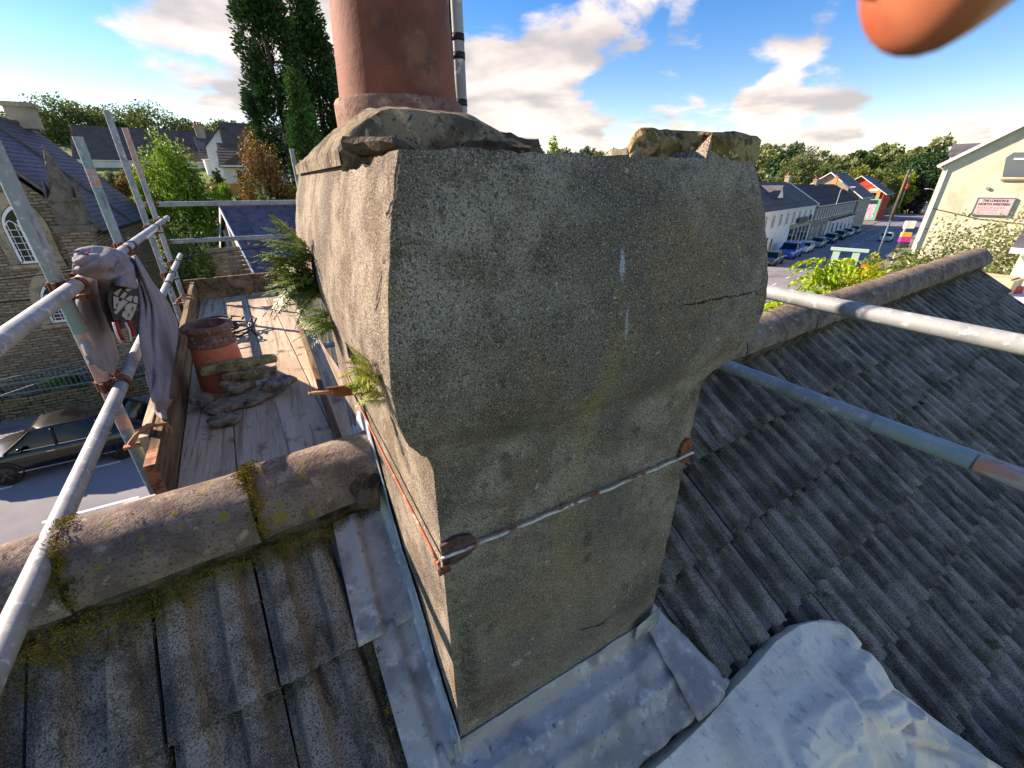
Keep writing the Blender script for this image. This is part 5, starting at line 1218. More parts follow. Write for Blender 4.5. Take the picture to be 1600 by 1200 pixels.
mb = MB(); mb.tube([(wx1 + .06, YG - .08, ezr - .1), (wx1 + .06, YG - .08, base)], .05, 8); mb.build('downpipe', m_plastic_blk, ch)
# churchyard wall with pointed railings
YW = 21.75
w = thing('boundary_wall', 'low mossy stone wall with coping in front of the church', 'wall', (-12, YW, GROUND))
mb = MB(); mb.box((-30, YW, GROUND - .1), (-1.0, YW + .38, GROUND + .86)); mb.build('masonry', m_stone_mossy, w)
rnd = random.Random(2); x = -13.0
while x < -1.2:
    L_ = rnd.uniform(.35, .6); mb = MB(); mb.box((x, YW - .05 + rnd.uniform(-.02, .02), GROUND + .862), (x + L_ - .015, YW + .43, GROUND + .96 + rnd.uniform(0, .03))); mb.build('coping_stone', m_stone_mossy, w); x += L_
for row in range(4):                                                # proud stones of the face, near stretch
    x = -12.8 + .2 * (row % 2)
    while x < -4:
        L_ = rnd.uniform(.28, .62); mb = MB(); z0 = GROUND + .12 + row * .18; mb.box((x, YW - .012 - rnd.uniform(0, .035), z0), (x + L_ - .03, YW + .05, z0 + .155 + rnd.uniform(-.02, .01))); mb.build('stone', m_stone_mossy, w); x += L_
rl = thing('railing', 'pointed pale blue green iron railings on top of the churchyard wall', 'railing', (-9, YW + .2, GROUND + .96))
zt = GROUND + 1.62
for z in (GROUND + 1.05, GROUND + 1.48): mb = MB(); mb.box((-14, YW + .18, z), (-1.3, YW + .22, z + .035)); mb.build('rail', m_railing, rl)
mbr = MB(); mbr.tube([(0, 0, GROUND + .96), (0, 0, zt)], .011, 5); mbr.lathe([(.011, zt - .02), (.034, zt + .02), (.0, zt + .12)], (0, 0, 0), 5); mer = mbr.mesh('bar', m_railing)
x = -13.6
while x < -1.4: o = bpy.data.objects.new('bar', mer); COL.objects.link(o); setpar(o, rl); o.location = (x, YW + .2, 0); x += .155
# clay pots with plants along the church foot
def leaf_mass(c, r, n, size, seed, mt=None, flat=1.0, clumps=0, up=0.):
    rs = np.random.RandomState(seed); vs = []; fs = []
    c = np.asarray(c, float); r = np.asarray(r, float) * np.ones(3)
    if clumps:
        cc = rs.normal(size=(clumps, 3)); cc /= np.linalg.norm(cc, axis=1)[:, None]; cc *= (rs.rand(clumps, 1) ** .33) * .86; rad = .22 + .16 * rs.rand(clumps); k = rs.randint(0, clumps, n)
        d = rs.normal(size=(n, 3)); d /= np.linalg.norm(d, axis=1)[:, None]; p = cc[k] + d * (rs.rand(n, 1) ** .45) * rad[k][:, None]
    else:
        d = rs.normal(size=(n, 3)); d /= np.linalg.norm(d, axis=1)[:, None]; p = d * rs.rand(n, 1) ** .4
    p = c + p * r
    a = rs.normal(size=(n, 3)); a[:, 2] += up; a /= np.linalg.norm(a, axis=1)[:, None]; b = np.cross(a, rs.normal(size=(n, 3))); b /= np.linalg.norm(b, axis=1)[:, None]
    s = size * (.6 + .8 * rs.rand(n, 1)); q = np.stack([p - a * s, p + b * s * .5, p + a * s, p - b * s * .5], 1).reshape(-1, 3)
    return q, np.arange(4 * n).reshape(-1, 4)
def leafmesh(parts, name, mt):
    vs = np.concatenate([p[0] for p in parts]); off = 0; fs = []
    for p in parts: fs.append(p[1] + off); off += len(p[0])
    fs = np.concatenate(fs); me = bpy.data.meshes.new(name); me.vertices.add(len(vs)); me.vertices.foreach_set('co', vs.astype(np.float32).ravel()); me.loops.add(fs.size); me.loops.foreach_set('vertex_index', fs.ravel().astype(np.int32))
    me.polygons.add(len(fs)); me.polygons.foreach_set('loop_start', np.arange(0, fs.size, 4, dtype=np.int32)); me.update(calc_edges=True); me.validate()
    for m in (mt if isinstance(mt, list) else [mt]): me.materials.append(m)
    return me
def lobj(parts, name, mt, parent=None): o = bpy.data.objects.new(name, leafmesh(parts, name, mt)); COL.objects.link(o); setpar(o, parent); return o
for i, (x, y, lab) in enumerate(((-10.9, 23.6, 'lush potted plant left of the church drainpipe'), (-9.3, 23.9, 'small potted plant under the lower church window'), (-8.6, 23.8, 'taller potted plant right of the lower church window'), (-7.6, 23.5, 'bushy potted plant beside the church buttress'))):
    pz = hgt(x, y) + .05; t = thing('potted_plant', lab, 'plant', (x, y, pz)); mb = MB(); mb.lathe([(.0, 0), (.13, 0), (.2, .34), (.215, .36), (.17, .36)], (x, y, pz), 16); mb.build('clay_pot', m_clay, t, smooth=True)
    lobj([leaf_mass((x, y, pz + .6), (.3, .3, .34), 260, .07, i + 3)], 'foliage', m_leaf_bright if i % 2 else m_leaf_mid, t)

# overhead cables
for i, (a, b, lab) in enumerate((((-10, 596, 19.5), (160, 556, 19.5), 'upper of two pale overhead cables crossing in front of the churchyard'), ((-10, 622, 19.2), (160, 564, 19.2), 'lower of two pale overhead cables crossing in front of the churchyard'), ((235, 408, 17.), (398, 388, 17.), 'black overhead cable crossing behind the scaffold end rails'))):
    p, q = ony(a[0], a[1], a[2]), ony(b[0], b[1], b[2]); d = q - p; mb = MB(); mb.tube([p + d * t - V(0, 0, .25 * (1 - (2 * t - .5) ** 2 / 4) * 0) for t in np.linspace(-4, 5, 10)], .014 if i < 2 else .02, 5)
    tag(mb.build('overhead_cable', m_railing if i < 2 else m_plastic_blk, None, smooth=True), lab, 'cable')

# ------------------------------------------------------------------ vehicles
def car(name, label, loc, rz, paint, kind='hatch', group=None, detail=True, cat='car'):
    """local: nose at +x, z up. Lofted body, separate glasshouse, wheels, lamps"""
    S = dict(hatch=dict(L=4.1, W=1.74, H=1.47, hood=.92, belt=.93, wb=2.55, wr=.31, ws=(.98, 1.55), rs=(3.55, 4.0)), suv=dict(L=4.45, W=1.86, H=1.62, hood=1.02, belt=1.04, wb=2.68, wr=.36, ws=(1.02, 1.72), rs=(3.75, 4.36)), van=dict(L=4.8, W=1.95, H=1.95, hood=1.12, belt=1.12, wb=3.0, wr=.33, ws=(.72, 1.5), rs=(4.55, 4.76)))[kind]
    L, W, H, wr = S['L'], S['W'], S['H'], S['wr']; X = lambda s: L / 2 - s
    t = thing(name, label, cat, loc, group, local=True, rz=rz)
    def loft(sts, mt, nm, auto=40, par=None):
        mb = MB(); rows = []
        for s, secs in sts: rows.append([(X(s), y, z) for y, z in secs] + [(X(s), -y, z) for y, z in reversed(secs)])
        rows = [r + [r[0]] for r in rows]; mb.grid(rows); k = len(rows[0]) - 1
        mb.add(rows[0][:-1], [tuple(range(k))]); mb.add(rows[-1][:-1], [tuple(range(k - 1, -1, -1))]); return mb.build(nm, mt, par or t, auto=auto)
    b, hd_ = S['belt'], S['hood']; hw = W / 2; gc = .18 if kind == 'hatch' else .22
    def sec(w, zb, zs, zt, cr): return [(w * .80, zb), (w * .97, zb + .1), (w, zs), (w * .985, zt - .10), (w * .93, zt - .02), (w * .5, zt + cr)]
    sts = [(0.0, sec(hw * .80, .30, .42, .62, .0)), (.06, sec(hw * .90, .24, .46, .74, .0)), (.25, sec(hw * .96, gc, .5, hd_ - .16, .03)), (.6, sec(hw * .995, gc, .52, hd_ - .07, .04)), (S['ws'][0], sec(hw, gc, .54, hd_ - .01, .03)),
           (S['ws'][0] + .5, sec(hw, gc, .54, b, .0)), (L * .5, sec(hw, gc, .54, b, .0)), (L - .9, sec(hw, gc, .54, b + .02, .0)), (L - .35, sec(hw * .98, gc + .02, .55, b + .03, .0)), (L - .08, sec(hw * .92, .3, .56, b - .02, .0)), (L, sec(hw * .84, .36, .54, b - .2, .0))]
    loft(sts, paint, 'body')
    g0, g1 = S['ws']; r0, r1 = S['rs']; rw = hw * .78
    def gs(w, z0, w2, z1): return [(w, z0), (w * .5 + w2 * .5 + .01, (z0 + z1) / 2), (w2, z1)]
    # glasshouse
    gl = [(g0 - .02, gs(hw * .9, b - .04, hw * .86, b - .02)), (g1, gs(hw * .93, b - .03, rw, H - .06)), (L * .56, gs(hw * .94, b - .03, rw * 1.01, H - .045)), (r0, gs(hw * .92, b - .01, rw * .95, H - .09)), (r1, gs(hw * .86, b - .01, rw * .84, b + .12))]
    loft(gl, m_carglass if kind != 'van' else m_carglass, 'glasshouse')
    # roof skin and pillars
    mb = MB(); rows = []
    for s, w_, z_ in ((g1 - .10, rw * .99, H - .10), (g1, rw * 1.0, H - .052), (g1 + .3, rw * 1.01, H - .015), (L * .56, rw * 1.02, H), (r0 - .1, rw * .98, H - .03), (r0 + .1, rw * .93, H - .11)):
        rows.append([(X(s), y * w_, z_ - .045 * abs(y) ** 3) for y in np.linspace(-1, 1, 9)])
    mb.grid(rows); rf = mb.build('roof', paint, t, smooth=True); md = rf.modifiers.new('s', 'SOLIDIFY'); md.thickness = .03
    pm = paint if kind != 'suv' else m_plastic_blk
    for sg in (1, -1):
        def gp(s, f): # point on glasshouse side at station s, height fraction f
            for (sa, ga), (sb, gb) in zip(gl, gl[1:]):
                if sa <= s <= sb: k = (s - sa) / (sb - sa); q0 = np.array(ga[0]) + (np.array(gb[0]) - np.array(ga[0])) * k; q2 = np.array(ga[2]) + (np.array(gb[2]) - np.array(ga[2])) * k; q = q0 + (q2 - q0) * f; return V(X(s), sg * (q[0] + .012 + .012 * math.sin(math.pi * f)), q[1])
        for ps_, r in (([gp(g0, .2), gp((g0 + g1) / 2, .9), gp(g1, .97)], .035), ([gp(L * .5, 0), gp(L * .5, .5), gp(L * .5, .96)], .04), ([gp(L * .74, 0), gp(L * .74, .5), gp(L * .74, .96)], .05), ([gp(r0, .96), gp((r0 + r1) / 2, .9), gp(r1, .5)], .06)):
            MB().tube(ps_, r, 6).build('pillar', pm, t, smooth=True)
    if kind == 'van':
        mb = MB(); mb.box((X(L - .35), -hw * .96, b - .02), (X(2.25), hw * .96, H - .12)); mb.build('load_side', paint, t)
    for s in (.5 * (L - S['wb']) - .03, .5 * (L + S['wb']) - .03):
        for sg in (1, -1):
            x = X(s); y = sg * (hw - .085)
            def wl(prof, nm, mt, par):
                mb = MB(); n = 28; vs = []
                for r, yy in prof:
                    for j in range(n): a = 2 * math.pi * j / n; vs.append((x + r * math.cos(a), y + sg * yy, wr + r * math.sin(a)))
                k = len(prof); mb.add(vs, [(i * n + j, i * n + (j + 1) % n, (i + 1) * n + (j + 1) % n, (i + 1) * n + j) for i in range(k - 1) for j in range(n)] + [tuple(range((k - 1) * n, k * n))]); return mb.build(nm, mt, par, auto=35)
            ty = wl([(wr * .5, -.10), (wr * .93, -.10), (wr, -.07), (wr, .07), (wr * .94, .095), (wr * .72, .098), (wr * .70, .07)], 'wheel', m_tyre, t)
            if detail:
                wl([(wr * .70, .072), (wr * .62, .05), (wr * .2, .045)], 'rim', m_plastic_blk, ty)
                mb = MB()
                for k in range(5):
                    a = 2 * math.pi * k / 5 + .3; c_, s_ = math.cos(a), math.sin(a)
                    for da in (-.14, .14): mb.obox((x + wr * .1 * c_, y + sg * .062, wr + wr * .1 * s_), (wr * .58 * math.cos(a + da), sg * .012, wr * .58 * math.sin(a + da)), (-.03 * s_, 0, .03 * c_), (0, sg * .018, 0))
                mb.tube([(x, y + sg * .05, wr), (x, y + sg * .085, wr)], wr * .16, 10); mb.build('spokes', m_rim, ty)
                # arch lip
                mb = MB(); mb.tube([(x + (wr + .055) * math.cos(a), sg * (hw + .002), wr + (wr + .055) * math.sin(a)) for a in np.linspace(-.1, math.pi + .1, 16)], .028, 6); mb.build('wheel_arch', m_plastic_blk, t, smooth=True)
    for sg in (1, -1):
        mb = MB(); mb.obox((X(.10), sg * hw * .88, hd_ - .34), (-.30, sg * .06, .07), (.02, -sg * .30, 0), (0, 0, .13)); mb.build('headlight', m_lamp, t)
        mb = MB(); mb.obox((X(L - .10), sg * hw * .90, b - .22), (.10, sg * .02, 0), (-.03, -sg * .18, 0), (0, 0, .20)); mb.build('tail_light', m_redlamp, t)
        mb = MB(); mb.lathe([(.0, 0), (.08, .02), (.09, .09), (.05, .15), (0, .16)], (X(g0 + .42), sg * (hw + .08), b - .02), 8); mb.build('mirror', paint, t, smooth=True)
    mb = MB(); mb.box((X(.03), -.26, .40), (X(-.005), .26, .51)); mb.build('number_plate', m_whitepaint, t)
    mb = MB(); mb.box((X(.16), -hw * .6, .52), (X(.015), hw * .6, .66)); mb.build('grille', m_plastic_blk, t)
    if detail:
        for sg in (1, -1):
            mb = MB(); mb.box((X(L * .78), sg * hw - .004, .36), (X(L * .26), sg * hw + .012, .40)); mb.box((X(L - .9), sg * (hw * .955), b - .005), (X(g1 - .3), sg * (hw * .965), b + .022)); mb.build('bright_trim', m_chrome, t)
            for s in (L * .44, L * .68): mb = MB(); mb.box((X(s + .2), sg * hw - .005, b - .16), (X(s), sg * hw + .03, b - .125)); mb.build('door_handle', m_chrome, t)
    return t
car('parked_car', 'shiny black sports utility car parked below the scaffold opposite the church', (-7.05, 17.45, GROUND), math.pi, m_carblack, 'suv')
row = [('parked_car', 'dark grey hatchback nearest the camera in the parked row, half hidden by the chimney', 9.5, carpaint('graphite_paint', (60, 66, 72)), 'hatch', 'car'), ('parked_van', 'bright blue van in the parked row outside the white house', 17.4, carpaint('blue_paint', (36, 84, 190)), 'van', 'van'),
       ('parked_car', 'white car right behind the blue van', 25.0, carpaint('white_car_paint', (214, 216, 214)), 'hatch', 'car'), ('parked_car', 'pale green grey car behind the white car', 33.0, carpaint('green_grey_paint', (120, 140, 138)), 'hatch', 'car'),
       ('parked_car', 'dark blue car in the middle of the parked row', 42.0, carpaint('dark_blue_paint', (48, 62, 86)), 'hatch', 'car'), ('parked_car', 'black car behind the dark blue car', 50.0, carpaint('off_black_paint', (40, 44, 48)), 'hatch', 'car'),
       ('parked_car', 'silver car second from the far end of the parked row', 58.0, carpaint('silver_paint', (170, 176, 178)), 'hatch', 'car'), ('parked_car', 'grey car at the far end of the parked row', 66.0, carpaint('grey_paint', (112, 118, 120)), 'hatch', 'car')]
for nm, lb, t_, pt, kd, ct in row: car(nm, lb, tuple(st(t_, 3.75)), AS + math.pi, pt, kd, 'vehicles parked along the far kerb', False, ct)
car('oncoming_car', 'silver car driving towards the camera in the near lane', tuple(st(52.5, -2.6)), AS + math.pi, carpaint('pale_silver_paint', (176, 184, 176)), 'hatch', None, False)
# ------------------------------------------------------------------ houses
def gable_house(name, label, base, yaw, L, D, eave, rise, wall, roofm, fwins=(), lwins=(), rwins=(), chims=(), doors=(), barge=None, courses=16, group=None, cat='house', frame=m_whitepaint, over=.3, glass=m_glass):
    """local: x along the ridge 0..L, front face y = 0, z = 0 ground"""
    t = thing(name, label, cat, tuple(base), group, local=True, rz=yaw)
    mb = MB(); pr = [(0, -1.2), (D, -1.2), (D, eave), (D / 2, eave + rise), (0, eave)]
    vs = [(0, y, z) for y, z in pr] + [(L, y, z) for y, z in pr]; mb.add(vs, [(4, 3, 2, 1, 0), (5, 6, 7, 8, 9), (0, 1, 6, 5), (1, 2, 7, 6), (4, 0, 5, 9)]); mb.build('wall', wall, t)
    k = rise / (D / 2)
    for sg in (0, 1):
        a = V(-over, -over if sg == 0 else D + over, eave - over * k + .04); dn = V(0, (D / 2 + over) * (1 if sg == 0 else -1), rise + over * k)
        slope(a, dn, V(L + 2 * over, 0, 0), courses, roofm, t, 'roof', .035)
    mb = MB(); mb.tube([(-over, D / 2, eave + rise + .06), (L + over, D / 2, eave + rise + .06)], .09, 6); mb.build('ridge', roofm, t)
    if barge:
        for x in (-over - .03, L + over):
            for sg in (0, 1):
                a = V(x, -over if sg == 0 else D + over, eave - over * k - .14); dn = V(0, (D / 2 + over) * (1 if sg == 0 else -1), rise + over * k)
                mb = MB(); mb.obox(a, (.04, 0, 0), dn, (0, 0, .22)); mb.build('barge_board', barge, t)
    mb = MB(); mb.tube([(-over, -over - .02, eave - over * k), (L + over, -over - .02, eave - over * k)], .06, 6); mb.build('gutter', frame, t)
    def win(o, ax, nrm, w, h, door=False):
        o, ax, nrm = np.asarray(o, float), np.asarray(ax, float), np.asarray(nrm, float); up = V(0, 0, 1)
        mb = MB(); mb.obox(o + nrm * .012, ax * w, up * h, nrm * .02)
        wd = mb.build('door' if door else 'window', glass if not door else m_navy, t)
        mb = MB(); f = .07
        for oo, a_, u_ in ((o, w, f), (o + up * (h - f), w, f)): mb.obox(oo + nrm * .03, ax * a_, up * u_, nrm * .05)
        for dx in (0, w - f): mb.obox(o + ax * dx + nrm * .031, ax * f, up * h, nrm * .05)
        if not door:
            mb.obox(o + ax * (w / 2 - .03) + nrm * .032, ax * .06, up * h, nrm * .04); mb.obox(o + up * h * .68 + nrm * .033, ax * w, up * .05, nrm * .035)
        mb.build('frame', frame, wd)
        if not door: mb = MB(); mb.obox(o - ax * .06 - up * .09 + nrm * .01, ax * (w + .12), up * .08, nrm * .14); mb.build('sill', frame, wd)
    for x, z, w, h in fwins: win((x, 0, z), (1, 0, 0), (0, -1, 0), w, h)
    for x, z, w, h in doors: win((x, 0, z), (1, 0, 0), (0, -1, 0), w, h, True)
    for y, z, w, h in lwins: win((0, y + w, z), (0, -1, 0), (-1, 0, 0), w, h)
    for y, z, w, h in rwins: win((L, y, z), (0, 1, 0), (1, 0, 0), w, h)
    for x, w, h in chims:
        mb = MB(); mb.box((x - w, D / 2 - .3, eave + rise - .5), (x + w, D / 2 + .3, eave + rise + h)); mb.box((x - w - .06, D / 2 - .36, eave + rise + h - .18), (x + w + .06, D / 2 + .36, eave + rise + h)); c = mb.build('chimney', m_orange if w < .5 else m_buff, t)
        for k_ in range(3): mb = MB(); mb.lathe([(.13, 0), (.10, .45), (.12, .5), (.07, .5)], (x - w * .6 + k_ * w * .6, D / 2, eave + rise + h), 8); mb.build('pot', m_clay, c, smooth=True)
    return t
FO = 5.85
def sb(t, off): p = st(t, off); return (p[0], p[1], p[2] + .1)
# white shop terrace
wh = gable_house('terrace_house', 'white painted terrace with shopfront behind the blue van', sb(6, FO), AS, 29.6, 9.4, 5.55, 2.95, m_white, m_greyroof, fwins=[(1.6 + 3.1 * i, 3.4, 1.0, 1.5) for i in range(9)] + [(1.4, .8, 1.6, 1.6), (6.5, .8, 1.6, 1.6)], doors=[(4.0, 0, 1, 2.1), (9.2, 0, 1, 2.1)], chims=[(10.4, .8, .9), (29.2, .8, 1.0)], courses=14)
mb = MB(); mb.box((17, -.35, 2.75), (28.4, -.02, 3.2)); mb.build('shop_fascia', m_buff, wh)
mb = MB(); mb.box((19.5, -.42, 3.35), (24.5, -.12, 4.0)); mb.build('shop_sign', m_navy, wh)
mb = MB(); mb.tube([(26.9, -.2, 3.75), (26.9, -.32, 3.75)], .42, 20); mb.build('round_sign', m_navy, wh)
for i in range(5): mb = MB(); mb.box((17.4 + 2.2 * i, -.1, .5), (19.2 + 2.2 * i, -.02, 2.65)); pn = mb.build('shop_window', m_glass, wh); mb = MB(); mb.box((19.22 + 2.2 * i, -.16, .1), (19.42 + 2.2 * i, -.02, 2.72)); mb.build('pilaster', m_whitepaint, wh)
mb = MB(); mb.prism([(-1.5, 0), (1.5, 0), (0, 1.3)], (13.5, 1.2, 6.7), (1, 0, 0), (0, 0, 1), (0, 2.6, 0)); mb.build('dormer', m_whitepaint, wh)
mb = MB()
for sg in (-1, 1): mb.obox((13.5 + sg * 1.65, 1.1, 6.65), (-sg * 1.65, 0, 1.45), (0, 2.8, 0), (0, 0, .08))
mb.build('dormer_roof', m_greyroof, wh)
mb = MB(); mb.obox((29.55, -.32, 5.45), (.32, 0, 0), (0, 5.05, 3.16), (0, 0, .14)); mb.build('party_coping', m_whitepaint, wh)
# brown stone terrace
bt_ = gable_house('terrace_house', 'brown stone terrace with bay windows between the white shop and the cream gable', sb(36.1, FO), AS, 36.5, 9.4, 5.7, 2.8, m_pinkstone, m_darkroof, fwins=[(1.0 + 2.05 * i, 3.55, .95, 1.55) for i in range(17)] + [(1.0 + 4.1 * i, .8, 1.0, 1.6) for i in range(3)], doors=[(3.2 + 6.1 * i, 0, 1, 2.15) for i in range(6)], chims=[(18, .9, 1.0), (35.7, .45, 1.6)], courses=14)
for i in range(6):
    x = 12.2 + 4.1 * i; mb = MB(); mb.prism([(0, 0), (.45, -.75), (1.75, -.75), (2.2, 0)], (x, -.01, .1), (1, 0, 0), (0, 1, 0), (0, 0, 2.7)); by = mb.build('bay', m_whitepaint, bt_)
    mb = MB(); mb.box((x + .55, -.80, .9), (x + 1.65, -.77, 2.4)); mb.build('bay_window', m_glass, by)
    mb = MB(); mb.prism([(-.1, 0), (.4, -.85), (1.8, -.85), (2.3, 0)], (x, -.01, 2.81), (1, 0, 0), (0, 1, 0), (0, 0, .16)); mb.build('bay_roof', m_greyroof, by)
mb = MB(); mb.box((0, -.06, 3.05), (36.4, -.012, 3.2)); mb.build('string_course', m_buff, bt_)
gable_house('gable_house', 'taller grey rendered house with wide white gable beyond the brown terrace', sb(73.6, FO - .2), AS, 17, 12.8, 6.8, 4.6, m_buff, m_slateroof, fwins=[(2, 3.8, 1.2, 1.6), (7, 3.8, 1.2, 1.6), (12, 3.8, 1.2, 1.6)], lwins=[(8, 6.5, 1.2, 1.4)], barge=m_whitepaint, over=.6, courses=12)
rh = gable_house('gable_house', 'bright red gable fronted building with orange framed window and hoarding', sb(121, FO + .6), AS, 18, 13.0, 7.4, 4.4, m_redwall, m_slateroof, barge=m_whitepaint, over=.7, courses=12)
mb = MB(); mb.box((-.35, .9, 4.6), (-.02, 4.2, 8.2)); wo = mb.build('window_surround', m_orange, rh); mb = MB(); mb.box((-.42, 1.8, 5.2), (-.36, 3.3, 7.4)); mb.build('window', m_glass, wo)
mb = MB(); mb.box((-.45, 1.6, 7.9), (-.36, 3.6, 8.5)); mb.build('window_head', m_whitepaint, wo)
hb = thing('hoarding', 'teal framed advertising hoarding below the red building', 'hoarding', sb(117, 6.5))
o_ = st(116.5, 6.2, .3); dv = SM
mb = MB(); mb.obox(o_, dv * 8.0, V(0, 0, 5.6), SE * .3); mb.build('frame', m_teal, hb); mb = MB(); mb.obox(o_ + dv * .6 + V(0, 0, .5) - SE * .05, dv * 6.6, V(0, 0, 3.7), SE * .04); mb.build('poster', m_pinkposter, hb); mb = MB(); mb.obox(o_ + dv * .6 + V(0, 0, 4.3) - SE * .06, dv * 6.6, V(0, 0, 1.0), SE * .05); mb.build('header', m_navy, hb)
gable_house('cottage', 'small pale cottage at the far bend of the street', sb(176, 9.5), AS - .25, 11, 8, 4.2, 3.0, m_buff, m_darkroof, lwins=[(2, 1, 1.4, 1.6)], barge=m_whitepaint, over=.5, courses=8)
gable_house('cottage', 'grey cottage beyond the far bend, right of the small pale cottage', sb(204, 8), AS - .3, 12, 8, 4.6, 3.0, m_white, m_greyroof, fwins=[(2, 3, 1.2, 1.2), (7, 3, 1.2, 1.2)], over=.4, courses=8)
for i, (t_, of, L_, lb, rf, lw) in enumerate(((30, 34, 17, 'left one of two grey roofed houses behind the white terrace', m_roofgrey2, ()), (50, 34, 18, 'right one of two grey roofed houses behind the white terrace, with a white gable end', m_roofgrey2, ()))):
    p = st(t_, of); z_ = p[2] + 1.2; gable_house('back_house', lb, (p[0], p[1], z_), AS, L_, 9, 6.2, 3.4, m_white, rf, fwins=[(2 + 4 * k, 3.4, 1.1, 1.4) for k in range(4)], barge=m_whitepaint, courses=10)
p = st(44, 58); gable_house('hill_house', 'white house with red window surrounds on the slope above the grey roofs', (p[0], p[1], hgt(p[0], p[1]) + .8), AS, 16, 8, 6, 2.6, m_white, m_greyroof, fwins=[(1.2 + 3.6 * k, 4.0, 1.5, 1.4) for k in range(4)], frame=m_redwall, courses=8)

# ------------------------------------------------------------------ pub on the right with its painted sign
TP = -6.0; OP = -8.45; pb = st(10, OP); zp = GROUND + .1
pub = gable_house('pub', 'tall cream rendered pub with white verge and painted sign on its side', (pb[0], pb[1], zp), AS + math.pi, 16, 11, 9.55, 3.85, m_cream, m_greyroof, barge=m_whitepaint, over=.28, courses=14, cat='pub')
PIN[pub.name] = Matrix.Translation(Vector((pb[0], pb[1], zp))) @ Matrix.Rotation(AS + math.pi, 4, 'Z')
def pubp(off, z): return st(TP, off, 0) * V(1, 1, 0) + V(0, 0, z)
nP = -SE
def onpub(px, py): d = ray(px, py); t_ = (np.dot(SQ, SE) + TP) / np.dot(d, SE); P = d * t_; return P
def quad_on(pts, name, mt, parent, off=.03, th=.04):
    P = [onpub(*p) for p in pts]; mb = MB(); k = len(P); a = [p + nP * (off + th) for p in P]; b = [p + nP * off for p in P]
    mb.add(a + b, [tuple(range(k)), tuple(range(2 * k - 1, k - 1, -1))] + [(i, k + i, k + (i + 1) % k, (i + 1) % k) for i in range(k)]); return mb.build(name, mt, parent)
so, sz1 = -10.62, -.78; sw, shh = 1.66, 1.04
lo_c = pubp(so, sz1 - shh); rt_ = -SM
sg_ = thing('pub_sign', 'faded pink pub sign lettered The London and North Western on the cream gable', 'sign', tuple(lo_c + nP * .1))
mb = MB(); mb.obox(lo_c + nP * .04, rt_ * sw, V(0, 0, shh), nP * .06); mb.build('board', m_sign_face, sg_)
mb = MB()
for o2, a2, u2 in ((lo_c, sw, .05), (lo_c + V(0, 0, shh - .05), sw, .05)): mb.obox(o2 + nP * .1, rt_ * a2, V(0, 0, u2), nP * .02)
for dx in (0, sw - .05): mb.obox(lo_c + rt_ * dx + nP * .101, rt_ * .05, V(0, 0, shh), nP * .02)
mb.build('frame', m_sign_frame, sg_)
def text(body, org, size, mt, parent, align='CENTER', width=None):
    cu = bpy.data.curves.new('lettering', 'FONT'); cu.body = body; cu.size = size; cu.align_x = align; cu.extrude = .004; cu.materials.append(mt); cu.offset = .004
    o = bpy.data.objects.new('lettering', cu); COL.objects.link(o)
    Mx = Matrix((Vector(rt_), Vector((0, 0, 1)), Vector(nP))).transposed().to_4x4(); o.matrix_basis = Matrix.Translation(Vector(org)) @ Mx
    bpy.context.view_layer.update(); dg = bpy.context.evaluated_depsgraph_get(); me = bpy.data.meshes.new_from_object(o.evaluated_get(dg)); mbx = o.matrix_basis.copy(); s_ = width / o.dimensions.x if width else 1
    bpy.data.objects.remove(o); o = bpy.data.objects.new('lettering', me); COL.objects.link(o); setpar(o, parent); o.matrix_basis = mbx @ Matrix.Diagonal((s_, 1, 1, 1)); return o
ctr = lo_c + rt_ * sw / 2 + nP * .105
text('THE LONDON &', ctr + V(0, 0, .80), .185, m_sign_text, sg_, width=1.12); text('NORTH WESTERN', ctr + V(0, 0, .60), .185, m_sign_text, sg_, width=1.36)
mb = MB(); rnd = random.Random(3)                                # worn-out lower lines: only broken strokes are left
for zz, n_, hh in ((.40, 9, .10), (.27, 11, .07), (.13, 12, .06)):
    for k in range(n_): x = .2 + 1.22 * k / n_ + rnd.uniform(0, .03); mb.obox(lo_c + rt_ * x + V(0, 0, zz + rnd.uniform(-.01, .01)) + nP * .1, rt_ * rnd.uniform(.04, .085), V(0, 0, hh * rnd.uniform(.4, 1)), nP * .003)
mb.build('worn_lettering', m_sign_faded, sg_)
wn = quad_on([(1566, 276), (1572, 246), (1584, 238), (1640, 238), (1640, 276)], 'side_window', m_glass_pale, pub, -.02, .05)
quad_on([(1563, 279), (1563, 282), (1640, 282), (1640, 279)], 'window_sill', m_ashlar, pub, .0, .12); quad_on([(1584, 250), (1584, 247), (1640, 247), (1640, 250)], 'window_bar', m_whitepaint, pub, .03, .04)
mb = MB(); mb.tube([pubp(OP - .22, .9) + nP * .08, pubp(OP - .22, -8.2) + nP * .08], .055, 8); mb.build('downpipe', m_whitepaint, pub, smooth=True)
mb = MB(); mb.tube([onpub(1455, 325) + nP * .03, onpub(1530, 342) + nP * .03, onpub(1600, 350) + nP * .03], .02, 6); mb.build('wall_cable', m_plastic_blk, pub)
quad_on([(1438, 362), (1600, 345), (1600, 520), (1380, 520)], 'white_plinth', m_white, pub, .01, .03) if False else None
mb = MB(); c_ = onpub(1543, 294); mb.tube([c_, c_ + nP * .12], .09, 10); mb.build('vent', m_ashlar, pub)
# rear wing dormer seen over the verge
dd_ = st(2, OP - 2.4); mb = MB(); q_ = onpub(1482, 240) + SE * 4.0; mb.obox(q_ + V(0, 0, -2.2), rt_ * 2.6, SE * 2.4, V(0, 0, 2.2)); mb.build('dormer', m_cream, pub)
mb = MB(); mb.obox(q_ + rt_ * -.15 - SE * .2, rt_ * 2.9, SE * 1.5 + V(0, 0, .72), V(0, 0, .1)); mb.build('dormer_roof', m_greyroof, pub)
